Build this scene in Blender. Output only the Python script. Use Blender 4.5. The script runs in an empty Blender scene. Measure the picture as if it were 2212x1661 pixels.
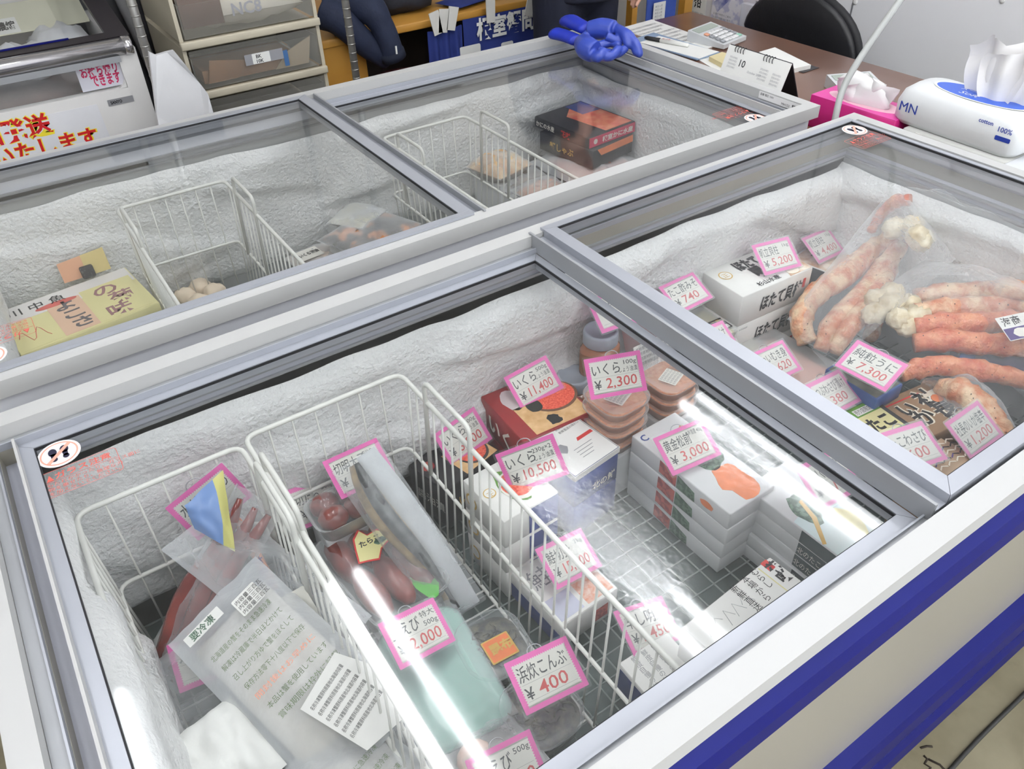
import bpy, bmesh, math, random
import numpy as np
from mathutils import Vector, Matrix, noise as mnoise

random.seed(7)
SC = bpy.context.scene
COL = SC.collection
PI = math.pi
T = 0.86                    # height of the freezer rims

# ------------------------------------------------------------------ camera, world, exposure
CAM_YAW, CAM_PITCH, CAM_ROLL = 0.5779, 0.6829, -0.0319
CAM_POS = Vector((0.2044, -0.2186, 0.7237 + T))
_f = Vector((math.sin(CAM_YAW)*math.cos(CAM_PITCH), math.cos(CAM_YAW)*math.cos(CAM_PITCH), -math.sin(CAM_PITCH)))
_r = Vector((math.cos(CAM_YAW), -math.sin(CAM_YAW), 0))
_u = _r.cross(_f)
_r2 = _r*math.cos(CAM_ROLL) + _u*math.sin(CAM_ROLL)
_u2 = -_r*math.sin(CAM_ROLL) + _u*math.cos(CAM_ROLL)
cam_data = bpy.data.cameras.new('camera')
cam_data.lens = 28; cam_data.sensor_width = 36; cam_data.sensor_fit = 'HORIZONTAL'
cam_data.clip_start = 0.02
cam = bpy.data.objects.new('camera', cam_data); COL.objects.link(cam)
cam.matrix_world = Matrix(((_r2.x, _u2.x, -_f.x, CAM_POS.x), (_r2.y, _u2.y, -_f.y, CAM_POS.y), (_r2.z, _u2.z, -_f.z, CAM_POS.z), (0, 0, 0, 1)))
SC.camera = cam

world = bpy.data.worlds.new('world'); SC.world = world; world.use_nodes = True
world.node_tree.nodes['Background'].inputs[0].default_value = (0.93, 0.97, 1.0, 1)
world.node_tree.nodes['Background'].inputs[1].default_value = 1.6
SC.view_settings.view_transform = 'Standard'
SC.view_settings.look = 'None'
SC.view_settings.gamma = 1
SC.view_settings.exposure = 0.37
SC.view_settings.use_curve_mapping = False
cy = SC.cycles
cy.max_bounces = 6; cy.diffuse_bounces = 3; cy.glossy_bounces = 3; cy.transmission_bounces = 3; cy.transparent_max_bounces = 20
cy.caustics_reflective = False; cy.caustics_refractive = False
cy.sample_clamp_indirect = 6
cy.use_denoising = True
cy.use_adaptive_sampling = True; cy.adaptive_threshold = 0.08
TUBE_POWER = 19.0

def ray(px, py):
    F = 28/36*2212
    return _r2*((px-1106)/F) - _u2*((py-830.5)/F) + _f
def at(px, py, z=None, X=None, Y=None):
    """point of the scene on the plane z / X / Y seen at a pixel of the 2212x1661 frame"""
    v = ray(px, py)
    t = (z-CAM_POS.z)/v.z if z is not None else (X-CAM_POS.x)/v.x if X is not None else (Y-CAM_POS.y)/v.y
    return CAM_POS + v*t

# ------------------------------------------------------------------ materials
MATS = {}
def srgb(c):
    return tuple(((x/255)/12.92 if x/255 <= 0.04045 else ((x/255+0.055)/1.055)**2.4) for x in c)
def mat(name, rgb, rough=0.5, metal=0.0, var=0.04, scale=12, bump=0.0, bscale=60, spec=0.5, alpha=1.0, rgb2=None, emit=0, detail=4, sss=0, thr=None, coat=0):
    """Principled material whose colour is varied by a noise texture; alpha < 1 mixes in a transparent film"""
    if name in MATS: return MATS[name]
    m = bpy.data.materials.new(name); m.use_nodes = True
    nt = m.node_tree; N = nt.nodes; L = nt.links
    b = N['Principled BSDF']; out = N['Material Output']
    tc = N.new('ShaderNodeTexCoord')
    nz = N.new('ShaderNodeTexNoise'); nz.inputs['Scale'].default_value = scale; nz.inputs['Detail'].default_value = detail
    L.new(tc.outputs['Object'], nz.inputs['Vector'])
    c1 = srgb(rgb)
    if rgb2: c2 = srgb(rgb2)
    else:
        c2 = tuple(min(1, x*(1+var)) for x in c1); c1 = tuple(x*(1-var) for x in c1)
    rp = N.new('ShaderNodeValToRGB')
    lo, hi = thr or (0.3, 0.7)
    rp.color_ramp.elements[0].position = lo; rp.color_ramp.elements[1].position = hi
    rp.color_ramp.elements[0].color = (*c1, 1); rp.color_ramp.elements[1].color = (*c2, 1)
    L.new(nz.outputs['Fac'], rp.inputs['Fac']); L.new(rp.outputs['Color'], b.inputs['Base Color'])
    b.inputs['Roughness'].default_value = rough; b.inputs['Metallic'].default_value = metal
    b.inputs['Specular IOR Level'].default_value = spec
    if coat: b.inputs['Coat Weight'].default_value = coat; b.inputs['Coat Roughness'].default_value = 0.1
    if sss: b.inputs['Subsurface Weight'].default_value = sss; b.inputs['Subsurface Radius'].default_value = (0.01, 0.01, 0.01)
    if emit: 
        b.inputs['Emission Color'].default_value = (*srgb(rgb), 1); b.inputs['Emission Strength'].default_value = emit
    if bump:
        n2 = N.new('ShaderNodeTexNoise'); n2.inputs['Scale'].default_value = bscale; n2.inputs['Detail'].default_value = 5
        L.new(tc.outputs['Object'], n2.inputs['Vector'])
        bp = N.new('ShaderNodeBump'); bp.inputs['Strength'].default_value = bump; bp.inputs['Distance'].default_value = 0.01
        L.new(n2.outputs['Fac'], bp.inputs['Height']); L.new(bp.outputs['Normal'], b.inputs['Normal'])
    if alpha < 1:
        mx = N.new('ShaderNodeMixShader'); tr = N.new('ShaderNodeBsdfTransparent')
        lw = N.new('ShaderNodeLayerWeight'); lw.inputs['Blend'].default_value = 0.35
        if bump: L.new(bp.outputs['Normal'], lw.inputs['Normal'])
        ma = N.new('ShaderNodeMath'); ma.operation = 'MULTIPLY_ADD'; ma.inputs[1].default_value = 0.55; ma.inputs[2].default_value = alpha
        ma.use_clamp = True
        L.new(lw.outputs['Facing'], ma.inputs[0]); L.new(ma.outputs[0], mx.inputs[0])
        L.new(tr.outputs[0], mx.inputs[1]); L.new(b.outputs[0], mx.inputs[2]); L.new(mx.outputs[0], out.inputs['Surface'])
    MATS[name] = m
    return m
def glass_mat(name, tint=(0.992, 0.997, 0.997), wet=0.0, haze=0.03, haze_rgb=(235, 240, 240)):
    """flat pane: a fresnel mirror over a clear film with a little condensation haze"""
    m = bpy.data.materials.new(name); m.use_nodes = True
    nt = m.node_tree; N = nt.nodes; L = nt.links; N.remove(N['Principled BSDF']); out = N['Material Output']
    tr = N.new('ShaderNodeBsdfTransparent'); tr.inputs[0].default_value = (*tint, 1)
    gl = N.new('ShaderNodeBsdfGlossy'); gl.inputs['Roughness'].default_value = 0.055
    lw = N.new('ShaderNodeLayerWeight'); lw.inputs['Blend'].default_value = 0.5     # Facing = 1 - cos
    pw = N.new('ShaderNodeMath'); pw.operation = 'POWER'; pw.inputs[1].default_value = 5; L_ = nt.links.new(lw.outputs['Facing'], pw.inputs[0])
    fr = N.new('ShaderNodeMath'); fr.operation = 'MULTIPLY_ADD'; fr.inputs[1].default_value = 0.955; fr.inputs[2].default_value = 0.045; L_ = nt.links.new(pw.outputs[0], fr.inputs[0])
    tc = N.new('ShaderNodeTexCoord')
    nz = N.new('ShaderNodeTexNoise'); nz.inputs['Scale'].default_value = 5; nz.inputs['Detail'].default_value = 3
    L.new(tc.outputs['Object'], nz.inputs['Vector'])
    rp = N.new('ShaderNodeValToRGB'); rp.color_ramp.elements[0].position = 0.35; rp.color_ramp.elements[1].position = 0.75
    L.new(nz.outputs['Fac'], rp.inputs['Fac'])
    df = N.new('ShaderNodeBsdfDiffuse'); df.inputs[0].default_value = (*srgb(haze_rgb), 1)
    hz = N.new('ShaderNodeMath'); hz.operation = 'MULTIPLY_ADD'; hz.inputs[1].default_value = haze; hz.inputs[2].default_value = haze*0.6
    L.new(rp.outputs['Color'], hz.inputs[0])
    m1 = N.new('ShaderNodeMixShader'); L.new(hz.outputs[0], m1.inputs[0]); L.new(tr.outputs[0], m1.inputs[1]); L.new(df.outputs[0], m1.inputs[2])
    m2 = N.new('ShaderNodeMixShader'); L.new(fr.outputs[0], m2.inputs[0]); L.new(m1.outputs[0], m2.inputs[1]); L.new(gl.outputs[0], m2.inputs[2])
    L.new(m2.outputs[0], out.inputs['Surface'])
    if wet:
        # beads of thawed condensation in the near right half of the pane
        vo = N.new('ShaderNodeTexVoronoi'); vo.inputs['Scale'].default_value = 150
        L.new(tc.outputs['Object'], vo.inputs['Vector'])
        mp = N.new('ShaderNodeTexNoise'); mp.inputs['Scale'].default_value = 7; mp.inputs['Detail'].default_value = 6
        L.new(tc.outputs['Object'], mp.inputs['Vector'])
        sx = N.new('ShaderNodeSeparateXYZ'); L.new(tc.outputs['Object'], sx.inputs[0])
        def dist(sock, c, w):
            a = N.new('ShaderNodeMath'); a.operation = 'SUBTRACT'; a.inputs[1].default_value = c; L.new(sock, a.inputs[0])
            d = N.new('ShaderNodeMath'); d.operation = 'DIVIDE'; d.inputs[1].default_value = w; L.new(a.outputs[0], d.inputs[0])
            e = N.new('ShaderNodeMath'); e.operation = 'MULTIPLY'; L.new(d.outputs[0], e.inputs[0]); L.new(d.outputs[0], e.inputs[1]); return e.outputs[0]
        s = N.new('ShaderNodeMath'); s.operation = 'ADD'; L.new(dist(sx.outputs[0], 0.70, 0.20), s.inputs[0]); L.new(dist(sx.outputs[1], 0.27, 0.16), s.inputs[1])
        q = N.new('ShaderNodeMath'); q.operation = 'SUBTRACT'; q.inputs[0].default_value = 1.35; L.new(s.outputs[0], q.inputs[1])
        k = N.new('ShaderNodeMath'); k.operation = 'MULTIPLY_ADD'; k.inputs[1].default_value = 2.2; k.inputs[2].default_value = -1.35
        L.new(mp.outputs['Fac'], k.inputs[0])
        w_ = N.new('ShaderNodeMath'); w_.operation = 'ADD'; w_.use_clamp = True; L.new(q.outputs[0], w_.inputs[0]); L.new(k.outputs[0], w_.inputs[1])
        st = N.new('ShaderNodeMath'); st.operation = 'MULTIPLY'; st.inputs[1].default_value = wet; L.new(w_.outputs[0], st.inputs[0])
        bp = N.new('ShaderNodeBump'); bp.inputs['Distance'].default_value = 0.002
        L.new(st.outputs[0], bp.inputs['Strength']); L.new(vo.outputs['Distance'], bp.inputs['Height'])
        L.new(bp.outputs[0], gl.inputs['Normal'])
        rr = N.new('ShaderNodeMath'); rr.operation = 'MULTIPLY_ADD'; rr.inputs[1].default_value = 0.09; rr.inputs[2].default_value = 0.05
        L.new(w_.outputs[0], rr.inputs[0]); L.new(rr.outputs[0], gl.inputs['Roughness'])
    MATS[name] = m
    return m

# ------------------------------------------------------------------ mesh builder
_glyphs = {}
def glyph_mesh(s, bold=0.0):
    k = (s, bold)
    if k not in _glyphs:
        c = bpy.data.curves.new('txt', 'FONT'); c.body = s; c.resolution_u = 2; c.offset = bold
        o = bpy.data.objects.new('txt', c); COL.objects.link(o)
        dg = bpy.context.evaluated_depsgraph_get()
        m = bpy.data.meshes.new_from_object(o.evaluated_get(dg))
        vs = [v.co.copy() for v in m.vertices]; fs = [tuple(p.vertices) for p in m.polygons]
        bpy.data.objects.remove(o); bpy.data.curves.remove(c); bpy.data.meshes.remove(m)
        if vs:
            x0 = min(v.x for v in vs); x1 = max(v.x for v in vs); y0 = min(v.y for v in vs); y1 = max(v.y for v in vs)
        else: x0 = x1 = y0 = y1 = 0
        _glyphs[k] = (vs, fs, x0, x1, y0, y1)
    return _glyphs[k]
def frame(o, ux, uy):
    """4x4 matrix with origin o, x axis ux, y axis made square to it towards uy"""
    ux = Vector(ux).normalized(); uz = ux.cross(Vector(uy)).normalized(); uy = uz.cross(ux)
    return Matrix(((ux.x, uy.x, uz.x, o[0]), (ux.y, uy.y, uz.y, o[1]), (ux.z, uy.z, uz.z, o[2]), (0, 0, 0, 1)))
def MT(x, y, z, rz=0, rx=0, ry=0):
    return Matrix.Translation((x, y, z)) @ Matrix.Rotation(rz, 4, 'Z') @ Matrix.Rotation(rx, 4, 'X') @ Matrix.Rotation(ry, 4, 'Y')
I4 = Matrix.Identity(4)
class MB:
    def __init__(s): s.v = []; s.f = []; s.mi = []; s.sm = []; s.mats = []
    def _m(s, m):
        if m not in s.mats: s.mats.append(m)
        return s.mats.index(m)
    def add(s, vs, fs, m, M=I4, smooth=False):
        n = len(s.v); k = s._m(m)
        s.v += [tuple(M @ Vector(v)) for v in vs]
        for f in fs: s.f.append(tuple(i+n for i in f)); s.mi.append(k); s.sm.append(smooth)
        return s
    def box(s, a, b, m, M=I4):
        x0, y0, z0 = a; x1, y1, z1 = b
        vs = [(x0,y0,z0),(x1,y0,z0),(x1,y1,z0),(x0,y1,z0),(x0,y0,z1),(x1,y0,z1),(x1,y1,z1),(x0,y1,z1)]
        return s.add(vs, [(0,3,2,1),(4,5,6,7),(0,1,5,4),(1,2,6,5),(2,3,7,6),(3,0,4,7)], m, M)
    def bbox(s, a, b, m, M=I4, r=0.003, seg=2):
        """box with rounded edges"""
        bm = bmesh.new(); bmesh.ops.create_cube(bm, size=1)
        for v in bm.verts: v.co = Vector([(a[i]+b[i])/2 + v.co[i]*(b[i]-a[i]) for i in range(3)])
        bmesh.ops.bevel(bm, geom=list(bm.edges), offset=r, segments=seg, profile=0.5, affect='EDGES')
        s.bm(bm, m, M, True); return s
    def bm(s, bm, m, M=I4, smooth=True):
        bm.verts.index_update()
        s.add([v.co for v in bm.verts], [tuple(v.index for v in f.verts) for f in bm.faces], m, M, smooth); bm.free(); return s
    def ring(s, x0, x1, y0, y1, w, z0, z1, m, M=I4, wl=None):
        """rectangular ring (hollow box wall) of wall thickness w"""
        if wl is None: wl = w
        o = [(x0,y0),(x1,y0),(x1,y1),(x0,y1)]; i = [(x0+wl,y0+w),(x1-wl,y0+w),(x1-wl,y1-w),(x0+wl,y1-w)]
        vs = [(*p, z0) for p in o]+[(*p, z0) for p in i]+[(*p, z1) for p in o]+[(*p, z1) for p in i]
        fs = []
        for k in range(4):
            j = (k+1) % 4
            fs += [(k, j, 8+j, 8+k), (4+j, 4+k, 12+k, 12+j), (8+k, 8+j, 12+j, 12+k), (k, 4+k, 4+j, j)]
        return s.add(vs, fs, m, M)
    def poly(s, pts, m, M=I4): return s.add(pts, [tuple(range(len(pts)))], m, M)
    def plate(s, pts2, m, M=I4, z0=0.0, z1=0.0005):
        """flat outline with a thickness, in the xy plane of M"""
        n = len(pts2)
        vs = [(x, y, z0) for x, y in pts2]+[(x, y, z1) for x, y in pts2]
        fs = [tuple(range(n-1, -1, -1)), tuple(range(n, 2*n))]+[(k, (k+1) % n, n+(k+1) % n, n+k) for k in range(n)]
        return s.add(vs, fs, m, M)
    def tube(s, pts, r, m, M=I4, seg=6, closed=False, smooth=True, flat=1.0):
        pts = [Vector(p) for p in pts]; n = len(pts); rs = r if isinstance(r, (list, tuple)) else [r]*n
        vs = []; up = None
        for i, p in enumerate(pts):
            a = pts[i-1] if (i > 0 or closed) else p; b = pts[(i+1) % n] if (i < n-1 or closed) else p
            t = (b-a).normalized()
            if up is None: up = Vector((0, 0, 1)) if abs(t.z) < 0.9 else Vector((1, 0, 0))
            u = (up - t*up.dot(t)).normalized(); w = t.cross(u); up = u
            for k in range(seg):
                an = 2*PI*k/seg
                vs.append(p + (u*math.cos(an)*flat + w*math.sin(an))*rs[i])
        fs = []
        for i in range(n if closed else n-1):
            j = (i+1) % n
            for k in range(seg):
                l = (k+1) % seg
                fs.append((i*seg+k, i*seg+l, j*seg+l, j*seg+k))
        if not closed: fs += [tuple(range(seg-1, -1, -1)), tuple((n-1)*seg+k for k in range(seg))]
        return s.add(vs, fs, m, M, smooth)
    def lathe(s, prof, m, M=I4, seg=24, smooth=True):
        vs = []; fs = []; n = len(prof)
        for r, z in prof:
            for k in range(seg): vs.append((r*math.cos(2*PI*k/seg), r*math.sin(2*PI*k/seg), z))
        for i in range(n-1):
            for k in range(seg):
                l = (k+1) % seg; fs.append((i*seg+k, i*seg+l, (i+1)*seg+l, (i+1)*seg+k))
        fs += [tuple(range(seg-1, -1, -1)), tuple((n-1)*seg+k for k in range(seg))]
        return s.add(vs, fs, m, M, smooth)
    def rloft(s, secs, m, M=I4, seg=5, cap0=True, cap1=True, smooth=True, cr=None):
        """loft of rounded rectangles: secs = [(z, width, length, corner radius)]"""
        vs = []; fs = []; k = 4*(seg+1)
        for z, w, l, c in secs:
            c = min(c, w/2-1e-4, l/2-1e-4)
            for q, (sx, sy) in enumerate(((1,1),(-1,1),(-1,-1),(1,-1))):
                for i in range(seg+1):
                    an = PI/2*(q + i/seg)
                    vs.append((sx*(w/2-c)+c*math.cos(an), sy*(l/2-c)+c*math.sin(an), z))
        for i in range(len(secs)-1):
            for j in range(k):
                l_ = (j+1) % k; fs.append((i*k+j, i*k+l_, (i+1)*k+l_, (i+1)*k+j))
        if cap0: fs.append(tuple(range(k-1, -1, -1)))
        if cap1: fs.append(tuple((len(secs)-1)*k+j for j in range(k)))
        return s.add(vs, fs, m, M, smooth)
    def text(s, t, h, m, M=I4, x=0, y=0, z=0.0006, bold=0.0, width=None, align='L', vertical=False, slant=0.0, jit=0.0):
        """lettering in the xy plane of M; h = height of a full-width character"""
        if vertical:
            for i, ch in enumerate(t): s.text(ch, h, m, M, x, y-i*h*1.05, z, bold)
            return s
        vs, fs, x0, x1, y0, y1 = glyph_mesh(t, bold)
        if not vs: return s
        k = h/0.9; sx = k
        if width: sx = min(k*1.25, width/(x1-x0))
        dx = {'L': 0, 'C': -(x1-x0)*sx/2, 'R': -(x1-x0)*sx}[align]
        return s.add([(x+dx+(v.x-x0)*sx+slant*v.y*k, y+v.y*k+jit*math.sin(v.x*2.1), z) for v in vs], fs, m, M)
    def pillow(s, w, l, h, m, M=I4, nu=14, nv=14, nz=0.15, flange=0.0, seed=0, e=0.5, bot=True, fold=0):
        """soft bag: bulging top (and bottom) with wrinkles; flat sealed edge if flange"""
        vs = []; fs = []
        def hgt(u, v):
            a = max(0, 1-abs(u)**2.4); b = max(0, 1-abs(v)**2.4)
            base = (a*b)**e
            q = mnoise.noise(Vector((u*2.3+seed, v*2.3-seed, seed*1.7)))*nz + mnoise.noise(Vector((u*6+seed, v*6, 3.1+seed)))*nz*0.5
            if fold: q += fold*math.sin(u*9+seed)*math.sin(v*4+seed)
            return h*base*(1+q)
        for sgn in ((1, -1) if bot else (1,)):
            n0 = len(vs)
            for i in range(nu+1):
                for j in range(nv+1):
                    u = -1+2*i/nu; v = -1+2*j/nv
                    uu = u*(1+flange); vv = v*(1+flange)
                    hh = hgt(min(1, max(-1, uu)), min(1, max(-1, vv)))
                    wob = 0.02*mnoise.noise(Vector((u*3, v*3, seed+9)))
                    vs.append((u*w/2*(1+wob), v*l/2*(1-wob), sgn*hh+0.0004*sgn))
            for i in range(nu):
                for j in range(nv):
                    a = n0+i*(nv+1)+j; f = (a, a+nv+1, a+nv+2, a+1)
                    fs.append(f if sgn > 0 else f[::-1])
        return s.add(vs, fs, m, M, True)
    def blob(s, rx, ry, rz, m, M=I4, nz=0.1, seed=0, sub=2, fr=3):
        bm = bmesh.new(); bmesh.ops.create_icosphere(bm, subdivisions=sub, radius=1)
        for v in bm.verts:
            k = 1+nz*mnoise.noise(v.co*fr+Vector((seed, seed, seed)))
            v.co = Vector((v.co.x*rx*k, v.co.y*ry*k, v.co.z*rz*k))
        return s.bm(bm, m, M, True)
    def build(s, name, parent=None, off=None):
        """link as one mesh object; under a parent the vertices are kept relative to the thing's base"""
        if off is None:
            off = Vector((0, 0, 0)); p = parent
            while p is not None: off = off + p.location; p = p.parent
        else: off = Vector(off)
        me = bpy.data.meshes.new(name)
        me.from_pydata([tuple(Vector(v)-off) for v in s.v], [], s.f)
        for m in s.mats: me.materials.append(m)
        me.polygons.foreach_set('material_index', s.mi); me.polygons.foreach_set('use_smooth', s.sm)
        me.update()
        o = bpy.data.objects.new(name, me); COL.objects.link(o)
        if parent is not None: o.parent = parent
        elif off.length: o.location = off
        return o
def thing(name, label, cat, loc=(0, 0, 0), group=None):
    o = bpy.data.objects.new(name, None); COL.objects.link(o); o.location = loc
    o.empty_display_size = 0.05
    o['label'] = label; o['category'] = cat
    if group: o['group'] = group
    return o
def tag(o, label, cat, group=None, kind=None):
    o['label'] = label; o['category'] = cat
    if group: o['group'] = group
    if kind: o['kind'] = kind
    return o
def struct(name, mb, parent=None):
    o = mb.build(name, parent)
    if parent is None: o['kind'] = 'structure'
    return o
def rr2(w, h, r, n=4, cx=0, cy=0):
    """rounded rectangle outline"""
    pts = []
    for q, (sx, sy) in enumerate(((1,1),(-1,1),(-1,-1),(1,-1))):
        for i in range(n+1):
            an = PI/2*(q+i/n); pts.append((cx+sx*(w/2-r)+r*math.cos(an), cy+sy*(h/2-r)+r*math.sin(an)))
    return pts
def circ(r, n=24, cx=0, cy=0, ry=None): return [(cx+r*math.cos(2*PI*k/n), cy+(ry or r)*math.sin(2*PI*k/n)) for k in range(n)]
def rnd_path(pts, r=0.01, n=4, closed=False):
    """polyline with rounded corners"""
    P = [Vector(p) for p in pts]; out = []
    for i, p in enumerate(P):
        if not closed and i in (0, len(P)-1): out.append(p); continue
        a = P[i-1]-p; b = P[(i+1) % len(P)]-p
        rr = min(r, a.length/2.1, b.length/2.1)
        A = p+a.normalized()*rr; B = p+b.normalized()*rr
        for k in range(n+1):
            t = k/n; out.append(A*(1-t)**2+p*2*t*(1-t)+B*t*t)
    return out
def smooth_path(pts, n=4):
    """Catmull-Rom through points"""
    P = [Vector(p) for p in pts]; out = []
    for i in range(len(P)-1):
        p0 = P[max(0, i-1)]; p1 = P[i]; p2 = P[i+1]; p3 = P[min(len(P)-1, i+2)]
        for k in range(n):
            t = k/n
            out.append(0.5*((2*p1)+(p2-p0)*t+(2*p0-5*p1+4*p2-p3)*t*t+(3*p1-p0-3*p2+p3)*t**3))
    out.append(P[-1]); return out
def quadbox(q, z):
    """centre, width, length, yaw of a rectangle lying at height z from its four corners (going round)"""
    p = [at(x, y, z=z) for x, y in q]
    c = (p[0]+p[1]+p[2]+p[3])/4
    e1 = ((p[1]-p[0])+(p[2]-p[3]))/2; e2 = ((p[0]-p[3])+(p[1]-p[2]))/2
    a1 = math.atan2(e1.y, e1.x); a2 = math.atan2(e2.y, e2.x)-PI/2
    d = (a2-a1+PI) % (2*PI)-PI
    return c, e1.length, e2.length, a1+d/2

# ------------------------------------------------------------------ common materials
M_white = mat('white_enamel', (226, 226, 225), 0.35, var=0.015)
M_rim = mat('rim_white', (188, 188, 187), 0.4, var=0.012, scale=3)
M_lav = mat('body_paint', (228, 230, 238), 0.45, var=0.015, scale=2)
M_lav2 = mat('gutter_paint', (182, 184, 195), 0.4, var=0.02, scale=2)
M_alu = mat('aluminium', (172, 175, 183), 0.38, 0.35, var=0.03, scale=4)
M_alu2 = mat('aluminium_track', (160, 162, 165), 0.42, 0.3, var=0.05, scale=6)
M_liner = mat('liner_grey', (184, 187, 188), 0.45, 0.2, var=0.04, scale=3)
M_lfloor = mat('liner_floor', (86, 100, 98), 0.5, var=0.15, scale=6)
M_black = mat('black_gasket', (28, 28, 32), 0.6)
M_blue = mat('bumper_blue', (11, 19, 104), 0.5, var=0.08, scale=5, spec=0.25)
M_side = mat('front_panel', (158, 154, 143), 0.35, var=0.03, scale=2.5, bump=0.02, bscale=8)
M_frost = mat('frost', (236, 237, 237), 0.9, var=0.03, scale=7, bump=0.7, bscale=110, spec=0.2, rgb2=(246, 246, 245), sss=0.0)
M_wire = mat('coated_wire', (232, 232, 226), 0.42, var=0.03, scale=30)
M_gridw = mat('grid_wire', (150, 160, 156), 0.5, var=0.06, scale=30)
M_ink = mat('black_ink', (28, 28, 32), 0.55)
M_red = mat('red_ink', (205, 42, 40), 0.5)
M_redt = mat('warning_red', (206, 96, 86), 0.6)
M_glassL = glass_mat('pane_glass_wet', wet=0.065, haze=0.008)
M_glassR = glass_mat('pane_glass', haze=0.008)
M_tube = mat('lamp_tube', (250, 252, 255), 0.4, emit=TUBE_POWER)
M_paper = mat('paper_white', (240, 240, 236), 0.6, var=0.015)

# ------------------------------------------------------------------ room
M_floor = mat('concrete_floor', (118, 110, 86), 0.6, scale=5, rgb2=(142, 134, 110), bump=0.06, bscale=30, detail=9, thr=(0.35, 0.6))
nt = M_floor.node_tree
# brown stains soaked into the floor coating
_b = nt.nodes['Principled BSDF']; _n = nt.nodes.new('ShaderNodeTexNoise'); _n.inputs['Scale'].default_value = 6; _n.inputs['Detail'].default_value = 10; _n.inputs['Roughness'].default_value = 0.72
_rp = nt.nodes.new('ShaderNodeValToRGB'); _rp.color_ramp.elements[0].position = 0.52; _rp.color_ramp.elements[1].position = 0.72
_rp.color_ramp.elements[0].color = (0, 0, 0, 1); _rp.color_ramp.elements[1].color = (0.85, 0.85, 0.85, 1)
_mx = nt.nodes.new('ShaderNodeMix'); _mx.data_type = 'RGBA'; _mx.inputs[7].default_value = (*srgb((92, 70, 40)), 1)
_src = _b.inputs['Base Color'].links[0].from_socket
nt.links.new(_n.outputs['Fac'], _rp.inputs['Fac']); nt.links.new(_rp.outputs['Color'], _mx.inputs[0]); nt.links.new(_src, _mx.inputs[6]); nt.links.new(_mx.outputs[2], _b.inputs['Base Color'])
RX0, RX1, RY0, RY1, RH = -2.6, 3.36, -2.6, 3.62, 2.62
struct('floor', MB().box((RX0, RY0, -0.05), (RX1, RY1, 0), M_floor))
M_wall = mat('wall_paint', (240, 240, 243), 0.6, var=0.015, scale=2)
M_ceil = mat('ceiling_panel', (215, 215, 213), 0.8, var=0.02, scale=1.5)
M_wallb = mat('back_wall_board', (206, 200, 190), 0.7, var=0.06, scale=2)
struct('ceiling', MB().box((RX0, RY0, RH), (RX1, RY1, RH+0.05), M_ceil))
wr = MB().box((RX1, RY0, 0), (RX1+0.08, RY1, RH), M_wall)
struct('wall_right', wr)
p = at(1838, 30, X=RX1)
struct('trim_1', MB().box((RX1-0.0035, p.y-0.003, 0.1), (RX1, p.y+0.003, RH-0.1), mat('seam_grey', (120, 120, 124), 0.6)))
sm = MB()
for px, py in ((1848, 4), (2166, 0)):
    p = at(px, py, X=RX1); sm.lathe([(0.011, 0), (0.011, 0.004), (0.006, 0.007)], M_white, frame((RX1, p.y, p.z), (0, 1, 0), (0, 0, 1)) @ Matrix.Rotation(PI, 4, 'X'), 14)
tag(sm.build('wall_screw_cap'), 'round white screw caps on the white wall panel by the top edge', 'screw cap', kind='structure')
struct('wall_back', MB().box((RX0, RY1, 0), (RX1, RY1+0.08, RH), M_wallb))
struct('wall_left', MB().box((RX0-0.08, RY0, 0), (RX0, RY1, RH), M_wall))
# a black cable lying on the floor in front of the bumper, and the crack beside it
fc = MB()
fp = [at(2212, 1500, z=0.004), at(2120, 1590, z=0.004), at(2055, 1661, z=0.004), at(1990, 1740, z=0.004)]
fp = [fp[0]+(fp[0]-fp[1])*1.5] + fp
fc.tube(smooth_path(fp, 5), 0.0045, mat('rubber_black', (52, 52, 50), 0.6), seg=8)
tag(fc.build('floor_cable'), 'dark grey cable lying across the stained floor by the blue bumper', 'cable')
fk = MB(); M_crack = mat('floor_crack', (50, 42, 34), 0.8)
for pts in ([(1995, 1632), (2003, 1640), (1997, 1650), (2010, 1658), (2005, 1668)], [(1988, 1616), (2002, 1612), (2014, 1613)], [(2005, 1640), (2030, 1652), (2040, 1663)]):
    fk.tube([at(x, y, z=0.0) for x, y in pts], 0.0025, M_crack, seg=5)
tag(fk.build('floor_crack'), 'dark chipped crack in the floor beside the cable', 'crack', kind='structure')

# ------------------------------------------------------------------ fluorescent fittings
M_fit = mat('fitting_white', (235, 235, 235), 0.4)
def lamp(x, y, label):
    t = thing('ceiling_lamp', label, 'lamp', (x, y, RH), 'twin tube lamps on the ceiling')
    h = MB(); h.box((x-0.11, y-0.62, RH-0.035), (x+0.11, y+0.62, RH), M_fit)
    h.plate([(-0.05, 0), (0.05, 0), (0.02, 0.03), (-0.02, 0.03)], M_fit, frame((x, y-0.62, RH-0.065), (1, 0, 0), (0, 0, 1)), -1.24, 0)
    h.build('housing', t)
    for s in (-1, 1):
        b = MB(); b.tube([(x+s*0.055, y-0.595, RH-0.075), (x+s*0.055, y+0.595, RH-0.075)], 0.0165, M_tube, seg=8)
        b.build('tube', t)
        for e in (-1, 1):
            MB().box((x+s*0.055-0.017, y+e*0.605-0.012, RH-0.095), (x+s*0.055+0.017, y+e*0.605+0.012, RH-0.03), M_fit).build('lamp_holder', t)
for i, x in enumerate((-0.19, 0.69, 1.62, 2.5)):
    lamp(x, 1.15, ('leftmost', 'second from left', 'third from left', 'rightmost')[i] + ' twin tube ceiling lamp of the row over the freezers')
for i, x in enumerate((-0.6, 0.3, 1.2, 2.1)):  # unseen row added as frontal fill for the frost and front faces
    lamp(x, -0.75, ('leftmost', 'second from left', 'third from left', 'rightmost')[i] + ' twin tube ceiling lamp of the added fill row in front of the freezers')
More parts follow.
